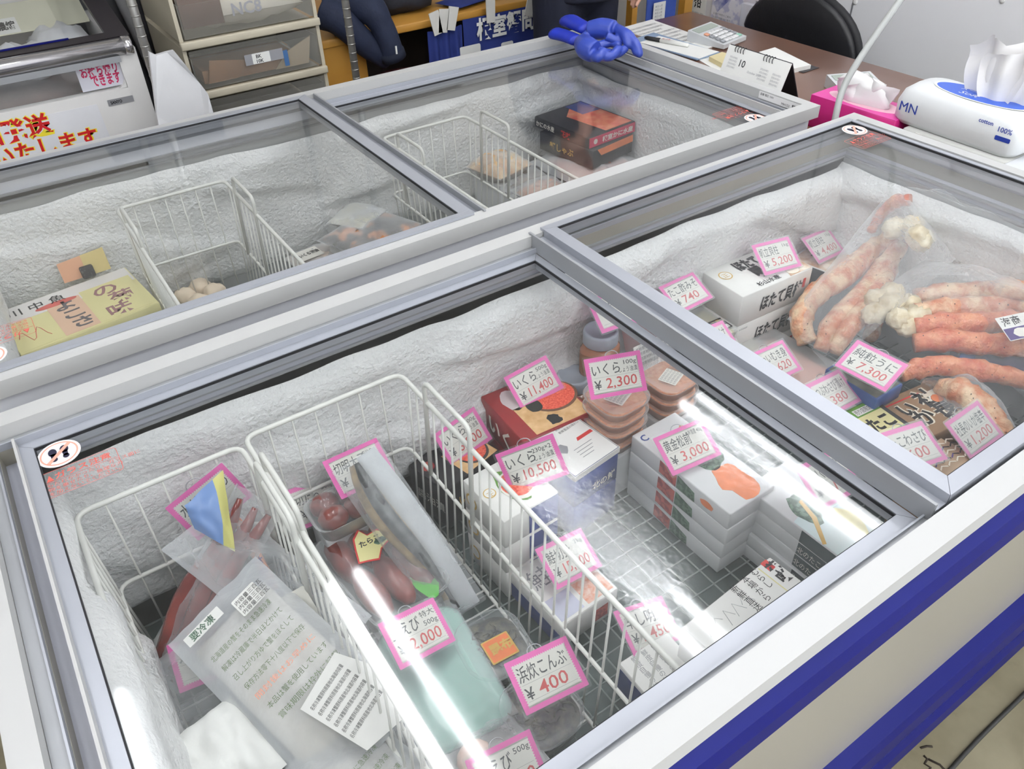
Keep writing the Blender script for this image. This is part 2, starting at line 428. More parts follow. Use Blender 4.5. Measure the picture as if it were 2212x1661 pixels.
for i, x in enumerate((-0.6, 0.8, 2.2)):  # another unseen row, added behind the camera for more frontal light
    lamp(x, -2.0, ('leftmost', 'middle', 'rightmost')[i] + ' twin tube ceiling lamp of the added fill row nearest the open front')

# ------------------------------------------------------------------ display freezers
FL, FD = 1.9434, 0.9        # length, depth
RW, RWL = 0.0326, 0.029     # rim width along the long sides / the ends
GZ = 0.40                   # top of the wire floor grid
IX0, IX1, IY0, IY1 = 0.07, FL-0.07, 0.05, 0.852     # interior
def fnoise(a, b, s): return mnoise.noise(Vector((a, b, s)))
def frost_wall(mb, org, du, n, length, zt, zb, thick, seed, nu=110, nv=26):
    """a sheet of hoarfrost grown on a liner wall: org start point, du direction along wall, n direction into the chest"""
    vs = []; fs = []
    du = Vector(du); n = Vector(n); org = Vector(org)
    for i in range(nu+1):
        a = length*i/nu
        top = zt + 0.011*fnoise(a*2.6, 0, seed) + 0.006*fnoise(a*9, 1, seed)
        low = zb + 0.02*fnoise(a*5, 2, seed) + 0.012*fnoise(a*17, 4, seed)
        for j in range(nv+1):
            q = j/nv; z = low+(top-low)*(1-(1-q)**1.0)
            t = thick*(0.75+0.45*fnoise(a*4, z*5, seed)+0.22*fnoise(a*13, z*14, seed)+0.10*fnoise(a*42, z*42, seed))
            # terraces: the frost breaks off in shelves
            st = fnoise(a*1.6, z*7, seed+5)
            t += thick*0.6*max(0, min(1, (st-0.05)*14))
            e = max(0.0, min(1, (1-q)/0.10)); t *= 0.15+0.85*math.sqrt(e)
            e = max(0.0, min(1, q/0.08)); t *= 0.2+0.8*math.sqrt(e)
            vs.append(org+du*a+n*max(0.0015, t)+Vector((0, 0, z)))
    for i in range(nu):
        for j in range(nv):
            a = i*(nv+1)+j; fs.append((a, a+nv+1, a+nv+2, a+1))
    mb.add(vs, fs, M_frost, I4, True)
M_stk = mat('sticker_white', (240, 238, 238), 0.45); M_ring = mat('sticker_ring', (240, 170, 150), 0.5); M_shoe = mat('sticker_navy', (34, 32, 58), 0.5)
def sticker(parent, M, r=0.028):
    s = MB(); s.plate(circ(r, 32), M_stk, M, 0, 0.0005)
    a = circ(r*0.88, 32); b = circ(r*0.80, 32)
    s.add([(x, y, 0.0008) for x, y in a]+[(x, y, 0.0008) for x, y in b], [(k, (k+1) % 32, 32+(k+1) % 32, 32+k) for k in range(32)], M_ring, M)
    for sx in (-1, 1):   # two shoe soles
        s.plate([(x+sx*r*0.27, y+r*0.22) for x, y in circ(r*0.20, 14, ry=r*0.30)], M_shoe, M, 0.0008, 0.001)
        s.plate([(x+sx*r*0.27, y-r*0.36) for x, y in circ(r*0.15, 14, ry=r*0.18)], M_shoe, M, 0.0008, 0.001)
        s.plate([(x+sx*r*0.27, y) for x, y in ((-0.13*r, 0.1*r), (0.13*r, 0.1*r), (0.1*r, -0.35*r), (-0.1*r, -0.35*r))], M_shoe, M, 0.0008, 0.001)
    c = math.cos(PI/4)*r*0.8
    s.plate([(-c-0.0018, -c+0.0018), (-c+0.0018, -c-0.0018), (c+0.0018, c-0.0018), (c-0.0018, c+0.0018)], M_ring, M, 0.001, 0.0013)
    return s.build('no_stepping_sticker', parent)
def warning(parent, M, w=0.100, h=0.054):
    s = MB(); e = 0.0008
    o = rr2(w, h, 0.006, 4); i = rr2(w-0.0016, h-0.0016, 0.0055, 4); n = len(o)
    s.add([(x, y, e) for x, y in o]+[(x, y, e) for x, y in i], [(k, (k+1) % n, n+(k+1) % n, n+k) for k in range(n)], M_redt, M)
    s.plate([(-w*0.42, h*0.13), (-w*0.33, h*0.13), (-w*0.375, h*0.36)], M_redt, M, 0, e)
    s.text('ガラス注意', 0.0135, M_redt, M, -w*0.31, h*0.15, e, bold=0.02, width=w*0.72)
    s.box((-w*0.48, h*0.075, e-0.0002), (w*0.48, h*0.085, e), M_redt, M)
    for k, t in enumerate(('もたれかかったり、ガラス面に', '物を乗せたり、無理な力', 'を加えないでください。')):
        s.text(t, 0.0078, M_redt, M, -w*0.43, h*(-0.09-0.17*k), e)
    return s.build('warning_label', parent)
def lid(parent, name, fx0, fx1, fy0, fy1, gx0, gx1, gy0, gy1, zt, th, gm, sx, sy, wx, wy):
    m = MB()
    # mitred frame, four rails
    o = [(fx0,fy0),(fx1,fy0),(fx1,fy1),(fx0,fy1)]; i = [(gx0,gy0),(gx1,gy0),(gx1,gy1),(gx0,gy1)]
    for k in range(4):
        j = (k+1) % 4; g = 0.0004
        vs = []
        for z in (zt-th, zt): vs += [(*o[k], z), (*o[j], z), (*i[j], z), (*i[k], z)]
        cx = sum(v[0] for v in vs)/8; cyy = sum(v[1] for v in vs)/8
        d = [((v[0]), v[1], v[2]) for v in vs]
        if k in (0, 2): d = [(v[0]+(g if v[0] < cx else -g), v[1], v[2]) for v in d]
        else: d = [(v[0], v[1]+(g if v[1] < cyy else -g), v[2]) for v in d]
        m.add(d, [(0,3,2,1),(4,5,6,7),(0,1,5,4),(1,2,6,5),(2,3,7,6),(3,0,4,7)], M_alu)
    m.ring(gx0-0.001, gx1+0.001, gy0-0.001, gy1+0.001, 0.0025, zt-0.006, zt-0.0015, M_black)
    f = m.build(name, parent)
    g = MB(); g.box((gx0-0.004, gy0-0.004, zt-0.0075), (gx1+0.004, gy1+0.004, zt-0.0035), gm); g.build('glass_pane', f, (0, 0, 0))
    Mr = MT(sx, sy, zt-0.0034); sticker(f, Mr)
    warning(f, MT(wx, wy, zt-0.0034))
    return f
def freezer(label, seed, front):
    t = thing('display_freezer', label, 'freezer', (0, 0, 0), 'chest display freezers standing back to back')
    b = MB()
    b.ring(0.014, FL-0.014, 0.014, FD-0.014, 0.034, 0.07, T-0.03, M_side if front else M_lav)
    b.box((0.03, 0.03, 0.07), (FL-0.03, FD-0.03, 0.10), M_lav)
    b.build('cabinet', t)
    r = MB()
    r.ring(0, FL, 0, FD, RW, T-0.03, T, M_rim, wl=RWL)
    rim = r.build('rim', t)
    k = MB()
    k.ring(RWL+0.0005, FL-RWL-0.0005, RW+0.0005, FD-RW-0.0005, 0.0125, T-0.06, T-0.023, M_alu2, wl=0.0155)
    k.ring(0.0451, FL-0.0451, 0.0452, FD-0.0452, 0.0025, T-0.06, T-0.019, M_alu)
    k.ring(0.046, FL-0.046, 0.046, FD-0.046, 0.004, T-0.075, T-0.056, M_lav2, wl=0.0245)
    k.build('lid_track', t)
    l = MB()
    l.ring(IX0-0.006, IX1+0.006, IY0-0.006, IY1+0.006, 0.006, 0.36, T-0.056, M_liner)
    for z in (0.806, 0.790): l.ring(IX0, IX1, IY0, IY1, 0.006, z-0.005, z, M_alu2)
    l.box((IX0, IY0, 0.355), (IX1, IY1, 0.365), M_lfloor)
    l.build('liner', t)
    g = MB()
    x = IX0+0.025
    while x < IX1-0.02: g.tube([(x, IY0+0.012, GZ-0.005), (x, IY1-0.012, GZ-0.005)], 0.0018, M_gridw, seg=5); x += 0.042
    y = IY0+0.02
    while y < IY1-0.01: g.tube([(IX0+0.012, y, GZ-0.0017), (IX1-0.012, y, GZ-0.0017)], 0.0016, M_gridw, seg=5); y += 0.036
    g.build('floor_grid', t)
    fr = MB()
    frost_wall(fr, (IX0, IY1, 0), (1, 0, 0), (0, -1, 0), IX1-IX0, 0.768, 0.43, 0.026, seed)
    frost_wall(fr, (IX0, IY0, 0), (0, 1, 0), (1, 0, 0), IY1-IY0, 0.762, 0.41, 0.032, seed+11, 56)
    frost_wall(fr, (IX1, IY0, 0), (0, 1, 0), (-1, 0, 0), IY1-IY0, 0.772, 0.43, 0.026, seed+23, 56)
    frost_wall(fr, (IX0, IY0, 0), (1, 0, 0), (0, 1, 0), IX1-IX0, 0.765, 0.43, 0.020, seed+37)
    fo = fr.build('frost', t); fo['kind'] = 'stuff'
    bm_ = MB()
    for z0, z1, d in ((0.727, 0.811, 0.026),):
        prof = [(0.0, z0), (-d*0.75, z0+0.004), (-d, z0+0.02), (-d, z1-0.03), (-d*0.8, z1-0.01), (-d*0.3, z1), (0.0, z1)]
        bm_.plate([(a, c) for a, c in prof], M_blue, Matrix(((0, 0, 1, 0), (1, 0, 0, 0.014), (0, 1, 0, 0), (0, 0, 0, 1))), 0.0, FL)
    bm_.build('bumper', t)
    bl = MB()
    for z0, z1, d in ((0.205, 0.30, 0.030), (0.105, 0.20, 0.036)):
        prof = [(0.0, z0), (-d, z0+0.004), (-d, z1-0.03), (-d*0.8, z1-0.008), (0.0, z1)]
        bl.plate([(a, c) for a, c in prof], M_blue, Matrix(((0, 0, 1, 0), (1, 0, 0, 0.014), (0, 1, 0, 0), (0, 0, 0, 1))), 0.0, FL)
    bl.build('kick_bumper', t)
    for sx in (0.15, FL-0.15):
        for sy in (0.15, FD-0.15):
            MB().lathe([(0.03, 0.0), (0.03, 0.05), (0.02, 0.072)], M_black, MT(sx, sy, 0), 16).build('foot', t)
    # lower lid (left) and upper lid (right)
    p = at(128, 980, z=T-0.0334); w = at(176, 1022, z=T-0.0334)
    ll = lid(t, 'sliding_lid', 0.0712, 0.9660, 0.0495, 0.8520, 0.0905, 0.9512, 0.0700, 0.8347, T-0.030, 0.018, M_glassL if front else M_glassR, p.x, p.y, w.x, w.y)
    MB().box((0.0700, 0.052, T-0.046), (0.0735, 0.850, T-0.014), M_rim).build('pull_lip', ll)
    p = at(1846, 281, z=T+0.0026)
    ul = lid(t, 'sliding_lid', 0.9931, 1.8910, 0.0376, 0.8660, 1.0193, 1.8799, 0.0587, 0.8604, T+0.006, 0.024, M_glassR, p.x, p.y, 1.822, 0.772)
    u = MB()
    u.box((0.9931, 0.866, T+0.0006), (1.8910, 0.8765, T+0.006), M_alu)
    u.box((0.9665, 0.0386, T-0.029), (0.9710, 0.8668, T+0.004), M_alu2)
    u.box((0.9665, 0.8668, T+0.0006), (0.9710, 0.8770, T+0.004), M_alu2)
    u.box((0.9710, 0.0386, T-0.012), (0.9931, 0.8668, T-0.009), M_alu)
    u.build('grip_rail', ul)
    return t
fz1 = freezer('front chest display freezer with blue bumpers and two sliding glass lids', 3.0, True)
fz2 = freezer('rear chest display freezer behind the front one, blue gloves on its corner', 41.0, False)
DX, FY = -0.0241, 0.9+0.0798
FC = Matrix.Translation((FL+DX, FY+FD, 0)) @ Matrix.Rotation(PI, 4, 'Z')
fz2.matrix_world = FC
p = at(1690, 214, X=FL+DX-RWL-0.001)
rl = MB(); Mr = frame((FL+DX-RWL-0.0012, p.y, T-0.012), (0, -1, 0), (0, 0, 1)); rl.plate(rr2(0.15, 0.018, 0.001), M_stk, Mr, 0, 0.0006)
rl.text('品番 電圧 100V', 0.006, M_ink, Mr, -0.07, 0.001, 0.0009); rl.text('MH153', 0.008, M_ink, Mr, 0.0, -0.006, 0.0009)
for k in range(18): rl.box((0.034+k*0.002, -0.006, 0.0006), (0.035+k*0.002+0.0005*(k % 3 == 0), 0.003, 0.0009), M_ink, Mr)
ro = rl.build('rating_label'); ro.parent = fz2; ro.matrix_parent_inverse = FC.inverted()

# ------------------------------------------------------------------ wire baskets
def basket(label, x0, x1, y0, y1, zr=0.73, zm=0.565, zb=0.425, handles=(-1, 1), group='white wire baskets in the freezers'):
    """open wire basket: rim, mid rail, bottom frame, upright wires and two loop handles"""
    t = thing('wire_basket', label, 'basket', ((x0+x1)/2, (y0+y1)/2, zb), group)
    def loop(z, ins, r):
        pts = [(x0+ins, y0+ins, z), (x1-ins, y0+ins, z), (x1-ins, y1-ins, z), (x0+ins, y1-ins, z)]
        m = MB(); m.tube(rnd_path(pts, 0.022, 4, True), r*1.15, M_wire, closed=True, seg=8); return m
    loop(zr, 0, 0.0038).build('rim', t)
    loop(zm, 0.006, 0.0030).build('rail', t)
    lb = loop(zb, 0.014, 0.0030)
    y = y0+0.05
    while y < y1-0.03: lb.tube([(x0+0.014, y, zb), (x1-0.014, y, zb)], 0.0018, M_wire, seg=5); y += 0.036
    lb.build('bottom', t)
    w = MB(); n = max(6, int((y1-y0)/0.0285))
    for k in range(1, n):
        y = y0+(y1-y0)*k/n
        for x, s in ((x0, 1), (x1, -1)): w.tube([(x, y, zr), (x+s*0.006, y, zm), (x+s*0.014, y, zb)], 0.0020, M_wire, seg=5)
    n = int((x1-x0)/0.036)
    for k in range(1, n):
        x = x0+(x1-x0)*k/n
        for y, s in ((y0, 1), (y1, -1)): w.tube([(x, y, zr), (x, y+s*0.006, zm), (x, y+s*0.014, zb)], 0.0018, M_wire, seg=5)
    w.build('side_wires', t)
    if handles:
        for x, s in ((x0, 1), (x1, -1)):
            if -s not in handles: continue
            h = MB(); a, b = y1-0.235, y1-0.095
            h.tube(rnd_path([(x+s*0.009, a, zm), (x+s*0.001, a, zr+0.045), (x+s*0.001, b, zr+0.045), (x+s*0.009, b, zm)], 0.016, 4), 0.0042, M_wire, seg=8)
            h.build('handle', t)
    return t
BA = basket('white wire basket with trays of roe and kelp tubs under the front left lid', 0.357, 0.637, 0.085, 0.800)
BB = basket('frosted white wire basket stuffed with clear bags at the front freezer left end', 0.100, 0.346, 0.095, 0.785, handles=(1,))
BC = basket('empty looking white wire basket with pale frozen balls in the rear freezer', 0.385, 0.648, 1.055, 1.765)
BD = basket('white wire basket holding crab packs in the rear freezer, right of the lid joint', 1.095, 1.362, 1.055, 1.765)

# ------------------------------------------------------------------ price cards
M_pink = mat('card_pink', (238, 92, 184), 0.5, var=0.03)
M_card = mat('card_paper', (236, 233, 224), 0.6, var=0.012)
M_sleeve = mat('card_sleeve', (240, 244, 246), 0.15, alpha=0.03, var=0.01)
M_line = mat('card_line', (150, 150, 150), 0.6)
M_clip = mat('clip_wire', (190, 192, 196), 0.3, 0.7)
CARDS = {
 'c2300':([0.9812, 0.6269, 0.6771],[0.893, -0.443, 0.084],[0.262, 0.662, 0.702]),
 'c11400':([0.9092, 0.7817, 0.5917],[0.997, 0.034, 0.065],[-0.069, 0.748, 0.66]),
 'c10500':([0.7482, 0.5615, 0.637],[0.814, -0.45, 0.368],[-0.036, 0.593, 0.804]),
 'c6900':([0.7433, 0.7863, 0.5324],[0.983, 0.169, 0.077],[-0.164, 0.594, 0.787]),
 'c3000':([1.0265, 0.4745, 0.59],[0.988, -0.141, 0.058],[0.095, 0.864, 0.494]),
 'c60':([1.0998, 0.2428, 0.66],[0.995, -0.015, -0.096],[0.062, 0.861, 0.505]),
 'c15000':([0.7481, 0.4552, 0.4999],[0.979, 0.065, -0.193],[0.034, 0.882, 0.471]),
 'c1450':([0.7851, 0.2929, 0.4689],[0.958, -0.069, -0.279],[0.17, 0.918, 0.358]),
 'cshi':([0.8687, 0.184, 0.4994],[0.942, 0.061, -0.33],[0.117, 0.862, 0.494]),
 'cmentai':([0.5193, 0.7604, 0.6001],[1.0, 0.019, -0.01],[-0.011, 0.861, 0.509]),
 'ctarako':([0.4423, 0.7885, 0.5398],[0.932, 0.209, -0.296],[-0.007, 0.826, 0.564]),
 'cebi':([0.4589, 0.4572, 0.5299],[0.954, 0.125, -0.272],[0.011, 0.893, 0.45]),
 'c400':([0.5732, 0.2806, 0.5448],[0.992, -0.076, -0.102],[0.111, 0.91, 0.4]),
 'camaebi':([0.4572, 0.2065, 0.519],[0.97, -0.015, -0.244],[0.13, 0.876, 0.464]),
 'ckani':([0.1834, 0.6268, 0.4996],[0.992, -0.064, -0.111],[0.109, 0.878, 0.467]),
 'c5200':([1.5540, 0.7520, 0.6690],[0.988, -0.149, -0.039],[0.143, 0.794, 0.591]),
 'c4400':([1.7858, 0.7927, 0.5999],[0.998, 0.045, -0.04],[-0.016, 0.839, 0.544]),
 'c740':([1.3209, 0.7924, 0.64],[0.999, 0.046, -0.005],[-0.039, 0.892, 0.451]),
 'c1385':([1.18, 0.795, 0.66],[0.993, -0.069, -0.092],[0.106, 0.862, 0.496]),
 'c1555':([1.3168, 0.6906, 0.57],[0.998, -0.006, -0.057],[0.033, 0.867, 0.497]),
 'cmuki':([1.386, 0.5816, 0.55],[0.999, -0.038, -0.01],[0.038, 0.865, 0.501]),
 'c23':([1.3626, 0.5387, 0.51],[0.998, -0.038, -0.042],[0.054, 0.866, 0.496]),
 'c380':([1.3643, 0.4228, 0.585],[0.995, 0.02, -0.095],[0.025, 0.895, 0.446]),
 'c7300':([1.4231, 0.3995, 0.6402],[0.128, -0.991, -0.033],[0.931, 0.109, 0.347]),
 'cwasa':([1.2735, 0.2126, 0.6551],[0.981, -0.153, -0.115],[0.186, 0.905, 0.383]),
 'c1200':([1.4384, 0.1925, 0.6199],[1.0, 0.026, -0.017],[-0.013, 0.855, 0.518]),
 'cjar':([1.098, 0.765, 0.70],[0.99, -0.10, 0.0],[0.08, 0.80, 0.59]),
 'cfar':([0.86, 1.168, 0.60],[0.99, 0.05, 0.0],[0.0, 0.86, 0.5]),
}
_a, _b, _c = at(356, 1098, z=0.690), at(480, 998, z=0.725), at(409, 1131, z=0.655)
_x = (_b-_a).normalized(); _y = (_a-_c); _y = (_y-_x*_y.dot(_x)).normalized()
CARDS['cmizu'] = (tuple(_a+_x*0.0525-_y*0.0375), tuple(_x), tuple(_y))
def zigzag(w, h, nx, ny, a):
    pts = []
    for k in range(nx): pts += [(-w/2+w*k/nx, -h/2), (-w/2+w*(k+0.5)/nx, -h/2+a)]
    for k in range(ny): pts += [(w/2, -h/2+h*k/ny), (w/2-a, -h/2+h*(k+0.5)/ny)]
    for k in range(nx): pts += [(w/2-w*k/nx, h/2), (w/2-w*(k+0.5)/nx, h/2-a)]
    for k in range(ny): pts += [(-w/2, h/2-h*k/ny), (-w/2+a, h/2-h*(k+0.5)/ny)]
    return pts
ZZ = zigzag(0.0905, 0.0605, 25, 17, 0.0022)
def card(key, name, price, label, small=(), back=None, nx=None):
    """pink-edged price card in a clear sleeve, held up by a wire clip behind it"""
    o, ux, uy = CARDS[key]; M = frame(o, ux, uy)
    lo = M @ Vector((0, -0.0385, 0))
    t = thing('price_card', label, 'price card', lo, 'pink edged price cards among the frozen goods')
    c = MB()
    c.plate(rr2(0.105, 0.075, 0.001, 1), M_pink, M, -0.0003, 0.0003)
    c.plate(ZZ, M_card, M, 0.0003, 0.0005)
    for y in (-0.0005, -0.0235): c.box((-0.041, y-0.0002, 0.0005), (0.041, y+0.0002, 0.0006), M_line, M)
    if name: c.text(name, 0.0215, M_ink, M, -0.042, 0.0045, 0.0006, bold=0.006, width=nx or (0.083 if not small else 0.052), slant=0.06)
    for k, s_ in enumerate(small): c.text(s_, 0.0098, M_ink, M, 0.042, 0.017-0.0135*k, 0.0006, bold=0.004, align='R', width=0.034)
    if price:
        c.text('¥', 0.020, M_ink, M, -0.041, -0.0215, 0.0006, bold=0.012)
        c.text(price, 0.0235, M_red, M, -0.020, -0.0215, 0.0006, bold=0.006, width=0.057, slant=0.08)
    c.build('card', t)
    s = MB(); s.plate(rr2(0.112, 0.082, 0.003, 3), M_sleeve, M, 0.0007, 0.0011); s.build('sleeve', t)
    k = MB(); k.tube([(0.012*math.cos(a), 0.037+0.009*math.sin(a), -0.004) for a in [PI*2*i/14 for i in range(14)]], 0.0009, M_clip, M, closed=True, seg=5)
    k.tube([(0.003, 0.030, -0.003), (0.003, -0.034, -0.003)], 0.0009, M_clip, M, seg=5)
    k.build('clip', t)
    return t
card('c2300', 'いくら', '2,300', 'price card 2,300 standing before the stack of clear roe tubs', ('100g', 'しょう油漬'))
card('c11400', 'いくら', '11,400', 'price card 11,400 standing on the red roe box', ('500g', 'しょう油漬'))
card('c10500', 'いくら', '10,500', 'price card 10,500 over the green and white roe box', ('230g×2', 'しょう油漬'))
card('c6900', 'いくら', '6,900', 'price card seen behind the basket handle on the black roe box', ('300g', 'しょう油漬'))
card('c3000', '黄金松前', '3,000', 'price card 3,000 on the tallest stack of white long boxes', ('北海道産 400g',), nx=0.055)
card('c60', 'さいくん', '1,160', 'price card on the dark sided box stack by the lid joint', ('200g',))
card('c15000', '鮭切身', '15,000', 'price card 15,000 on the low white box right of the basket', ('2kg',))
card('c1450', '辛し明太', '1,450', 'price card 1,450 beside the blue edged white carton at the front', ())
card('cshi', '味付数の子', '980', 'price card half lost in glare at the very front of the freezer', ())
card('cmentai', '切明太子', '3,350', 'price card behind another card at the back of the wire basket', ('500g',), nx=0.06)
card('ctarako', '切たらこ', '3,350', 'price card 3,350 above the dark red roe tray in the basket', ('500g',), nx=0.066)
card('cmizu', '水だこやわ', '', 'tilted price card partly behind the blue and yellow bag')
card('cebi', '生えび', '2,000', 'price card lying on the pale green tray in the basket', ('特大', '500g'))
card('c400', '浜炊こんぶ', '400', 'price card 400 leaning on the second kelp tub', (), nx=0.08)
card('camaebi', '甘えび', '1,500', 'price card at the bottom edge before the shrimp tray', ('500g',))
card('ckani', 'カニ爪', '', 'price card mostly hidden behind the big clear printed bag', ())
card('c5200', '帆立貝柱', '5,200', 'price card 5,200 standing on the white scallop boxes', ('1kg',))
card('c4400', '帆立貝柱', '4,400', 'price card 4,400 at the back right of the scallop boxes', ('1kg',))
card('c740', 'たこ酢みそ', '740', 'price card 740 above the tub of pale pickles')
card('c1385', '酢だこ', '650', 'price card whose corner shows beside the raised lid frame')
card('c1555', 'わさび漬け', '580', 'price card cut by the lid frame before the pickle tubs')
card('cmuki', 'ずわいむき身', '4,620', 'price card on the long pink shelled crab tray', ())
card('c23', '松前漬', '480', 'price card almost hidden under the lid frame near the crab tray')
card('c380', 'つぶわさび漬け', '380', 'price card 380 between the crab tray and the green octopus pack')
card('c7300', '純粒うに', '7,300', 'turned price card 7,300 lying on the blue sea urchin box', ())
card('cwasa', 'たこわさび', '600', 'price card at the corner of the raised lid before the brown pack', ())
card('c1200', '社長のいか塩辛', '1,200', 'price card 1,200 at the front by the brown squid pack')
card('cjar', 'うに', '', 'price card whose pink corner shows above the screw top jar')
card('cfar', '鮭', '', 'price card in the rear freezer beside the orange and black packs')

# ------------------------------------------------------------------ cartons, tubs, trays, bags
M_carton = mat('carton_white', (236, 235, 231), 0.55, var=0.02, scale=14)
M_carton2 = mat('carton_grey_white', (222, 223, 224), 0.6, var=0.03, scale=14)
M_boxred = mat('box_red', (150, 32, 36), 0.4, var=0.12, scale=9)
M_boxblack = mat('box_black', (34, 32, 36), 0.4, var=0.15)
M_boxblue = mat('box_blue', (52, 72, 142), 0.45, var=0.15, scale=25)
M_roe = mat('roe_photo', (214, 58, 40), 0.35, rgb2=(246, 120, 92), scale=240, detail=1)
M_straw = mat('woven_straw', (206, 160, 104), 0.6, rgb2=(230, 192, 140), scale=60)
M_green = mat('leaf_green', (96, 150, 56), 0.5, var=0.2, scale=40)
M_orange = mat('print_orange', (232, 128, 72), 0.5, var=0.15, scale=30)
M_gold = mat('print_gold', (206, 168, 84), 0.4, var=0.05)
M_dgreen = mat('print_dark_green', (52, 84, 66), 0.5, rgb2=(98, 128, 104), scale=120, thr=(0.45, 0.55))
M_maple = mat('print_maple', (150, 42, 44), 0.5, rgb2=(196, 84, 78), scale=90, thr=(0.45, 0.55))
M_teal = mat('print_teal', (52, 70, 74), 0.5, var=0.15, scale=20)
M_sky = mat('print_sky', (206, 230, 232), 0.45, rgb2=(232, 240, 236), scale=9)
M_clear = mat('clear_plastic', (236, 240, 242), 0.12, alpha=0.16, var=0.01)
M_clear2 = mat('clear_lid_plastic', (240, 243, 245), 0.12, alpha=0.05, var=0.01)
M_bag = mat('bag_film', (236, 239, 242), 0.16, alpha=0.16, var=0.01, bump=0.6, bscale=16)
M_bag2 = mat('frosted_bag_film', (232, 235, 238), 0.22, alpha=0.34, var=0.02, bump=0.7, bscale=14)
M_purple = mat('print_purple', (70, 48, 120), 0.5)
M_yellow = mat('print_yellow', (226, 218, 158), 0.5, var=0.03)
def carton(name, label, cat, q, z0, z1, top, side, deco=None, group=None, size=None, lidh=0):
    """box whose top is the rectangle seen at four corners; deco(mb, M, w, l, h) prints in the frame of its top"""
    c, w, l, yaw = quadbox(q, z1)
    if size: w, l = size[0] or w, size[1] or l
    t = thing(name, label, cat, (c.x, c.y, z0), group)
    M = MT(c.x, c.y, z1, yaw); h = z1-z0
    b = MB(); b.bbox((-w/2, -l/2, -h), (w/2, l/2, 0), side, M, min(0.002, h/6), 1)
    b.plate(rr2(w-0.003, l-0.003, 0.001, 1), top, M, 0, 0.0004)
    if deco: deco(b, M, w, l, h)
    b.build('carton', t)
    if lidh:
        k = MB(); k.ring(-w/2-0.001, w/2+0.001, -l/2-0.001, l/2+0.001, 0.001, -lidh, 0.0006, top, M); k.build('lid', t)
    return t, M, w, l, h
def dims(q, z): c, w, l, yaw = quadbox(q, z); return c, w, l, yaw
def FRONT(M, w, l, h): return M @ frame((0, -l/2-0.0006, -h/2), (1, 0, 0), (0, 0, 1))          # the d-c side
def LEFT(M, w, l, h): return M @ frame((-w/2-0.0006, 0, -h/2), (0, -1, 0), (0, 0, 1))          # the a-d side
def shade_pts(n, rx, ry, cx, cy, seed, amp=0.25):
    return [(cx+rx*math.cos(2*PI*k/n)*(1+amp*fnoise(math.cos(2*PI*k/n)*1.5, math.sin(2*PI*k/n)*1.5, seed)), cy+ry*math.sin(2*PI*k/n)*(1+amp*fnoise(math.cos(2*PI*k/n)*1.5+5, math.sin(2*PI*k/n)*1.5, seed))) for k in range(n)]

# red roe box, with another under it
def d_red(b, M, w, l, h):
    b.plate([(-w*0.30, -l*0.47), (w*0.47, -l*0.47), (w*0.47, l*0.06), (-w*0.30, l*0.06)], M_straw, M, 0.0004, 0.0006)
    b.plate(circ(l*0.33, 28, w*0.24, l*0.02, l*0.28), mat('bowl_brown', (120, 84, 60), 0.4), M, 0.0006, 0.0008)
    b.plate(circ(l*0.30, 28, w*0.24, l*0.03, l*0.25), M_roe, M, 0.0008, 0.001)
    b.plate(shade_pts(16, w*0.10, l*0.12, -w*0.05, -l*0.02, 3), mat('nori_dark', (38, 40, 34), 0.5, var=0.3, scale=60), M, 0.001, 0.0012)
    b.plate(shade_pts(18, w*0.10, l*0.085, w*0.02, -l*0.36, 8, 0.8), M_ink, M, 0.0006, 0.0008)
    b.plate(shade_pts(14, w*0.14, l*0.18, -w*0.22, l*0.22, 4, 0.5), mat('frost_bloom', (214, 200, 200), 0.9), M, 0.0004, 0.0006)
    L_ = LEFT(M, w, l, h); b.text('いくら', h*0.55, M_card, L_, -l*0.30, -h*0.25, 0.0004, bold=0.03)
RQ = [(1037, 870), (1195, 780), (1264, 900), (1140, 950)]
carton('roe_box', 'red roe box with a photo of a bowl of roe, under the 11,400 card', 'box', RQ, 0.490, 0.568, M_boxred, M_boxred, d_red, 'printed roe boxes')
c_, w_, l_, y_ = dims(RQ, 0.568)
tb = thing('roe_box', 'red roe box underneath the red box that holds the 11,400 card', 'box', (c_.x, c_.y, GZ), 'printed roe boxes')
MB().bbox((-w_/2, -l_/2, 0), (w_/2, l_/2, 0.0885), M_boxred, MT(c_.x, c_.y, GZ, y_), 0.002, 1).build('carton', tb)
# black roe box
def d_black(b, M, w, l, h):
    b.plate([(-w*0.1, -l*0.48), (w*0.48, -l*0.48), (w*0.48, l*0.2), (-w*0.1, l*0.2)], M_straw, M, 0.0004, 0.0006)
    b.plate(circ(l*0.32, 26, w*0.24, -l*0.12, l*0.34), mat('bowl_dark', (70, 60, 56), 0.4), M, 0.0006, 0.0008)
    b.plate(circ(l*0.29, 26, w*0.24, -l*0.10, l*0.30), M_roe, M, 0.0008, 0.001)
    b.plate(circ(w*0.09, 20, -w*0.34, l*0.2), M_maple, M, 0.0004, 0.0006)
    b.text('正', w*0.1, M_gold, M, -w*0.39, l*0.14, 0.0008)
    F = FRONT(M, w, l, h); b.text('いくら', h*0.3, M_gold, F, -w*0.3, -h*0.1, 0.0004)
    L_ = LEFT(M, w, l, h); b.text('醤油漬', h*0.22, M_card, L_, -l*0.3, -h*0.1, 0.0004)
carton('roe_box', 'black roe box behind the basket handle', 'box', [(885, 990), (975, 925), (1078, 985), (985, 1060)], GZ, 0.505, M_boxblack, M_boxblack, d_black, 'printed roe boxes', size=(0.145, 0.105))
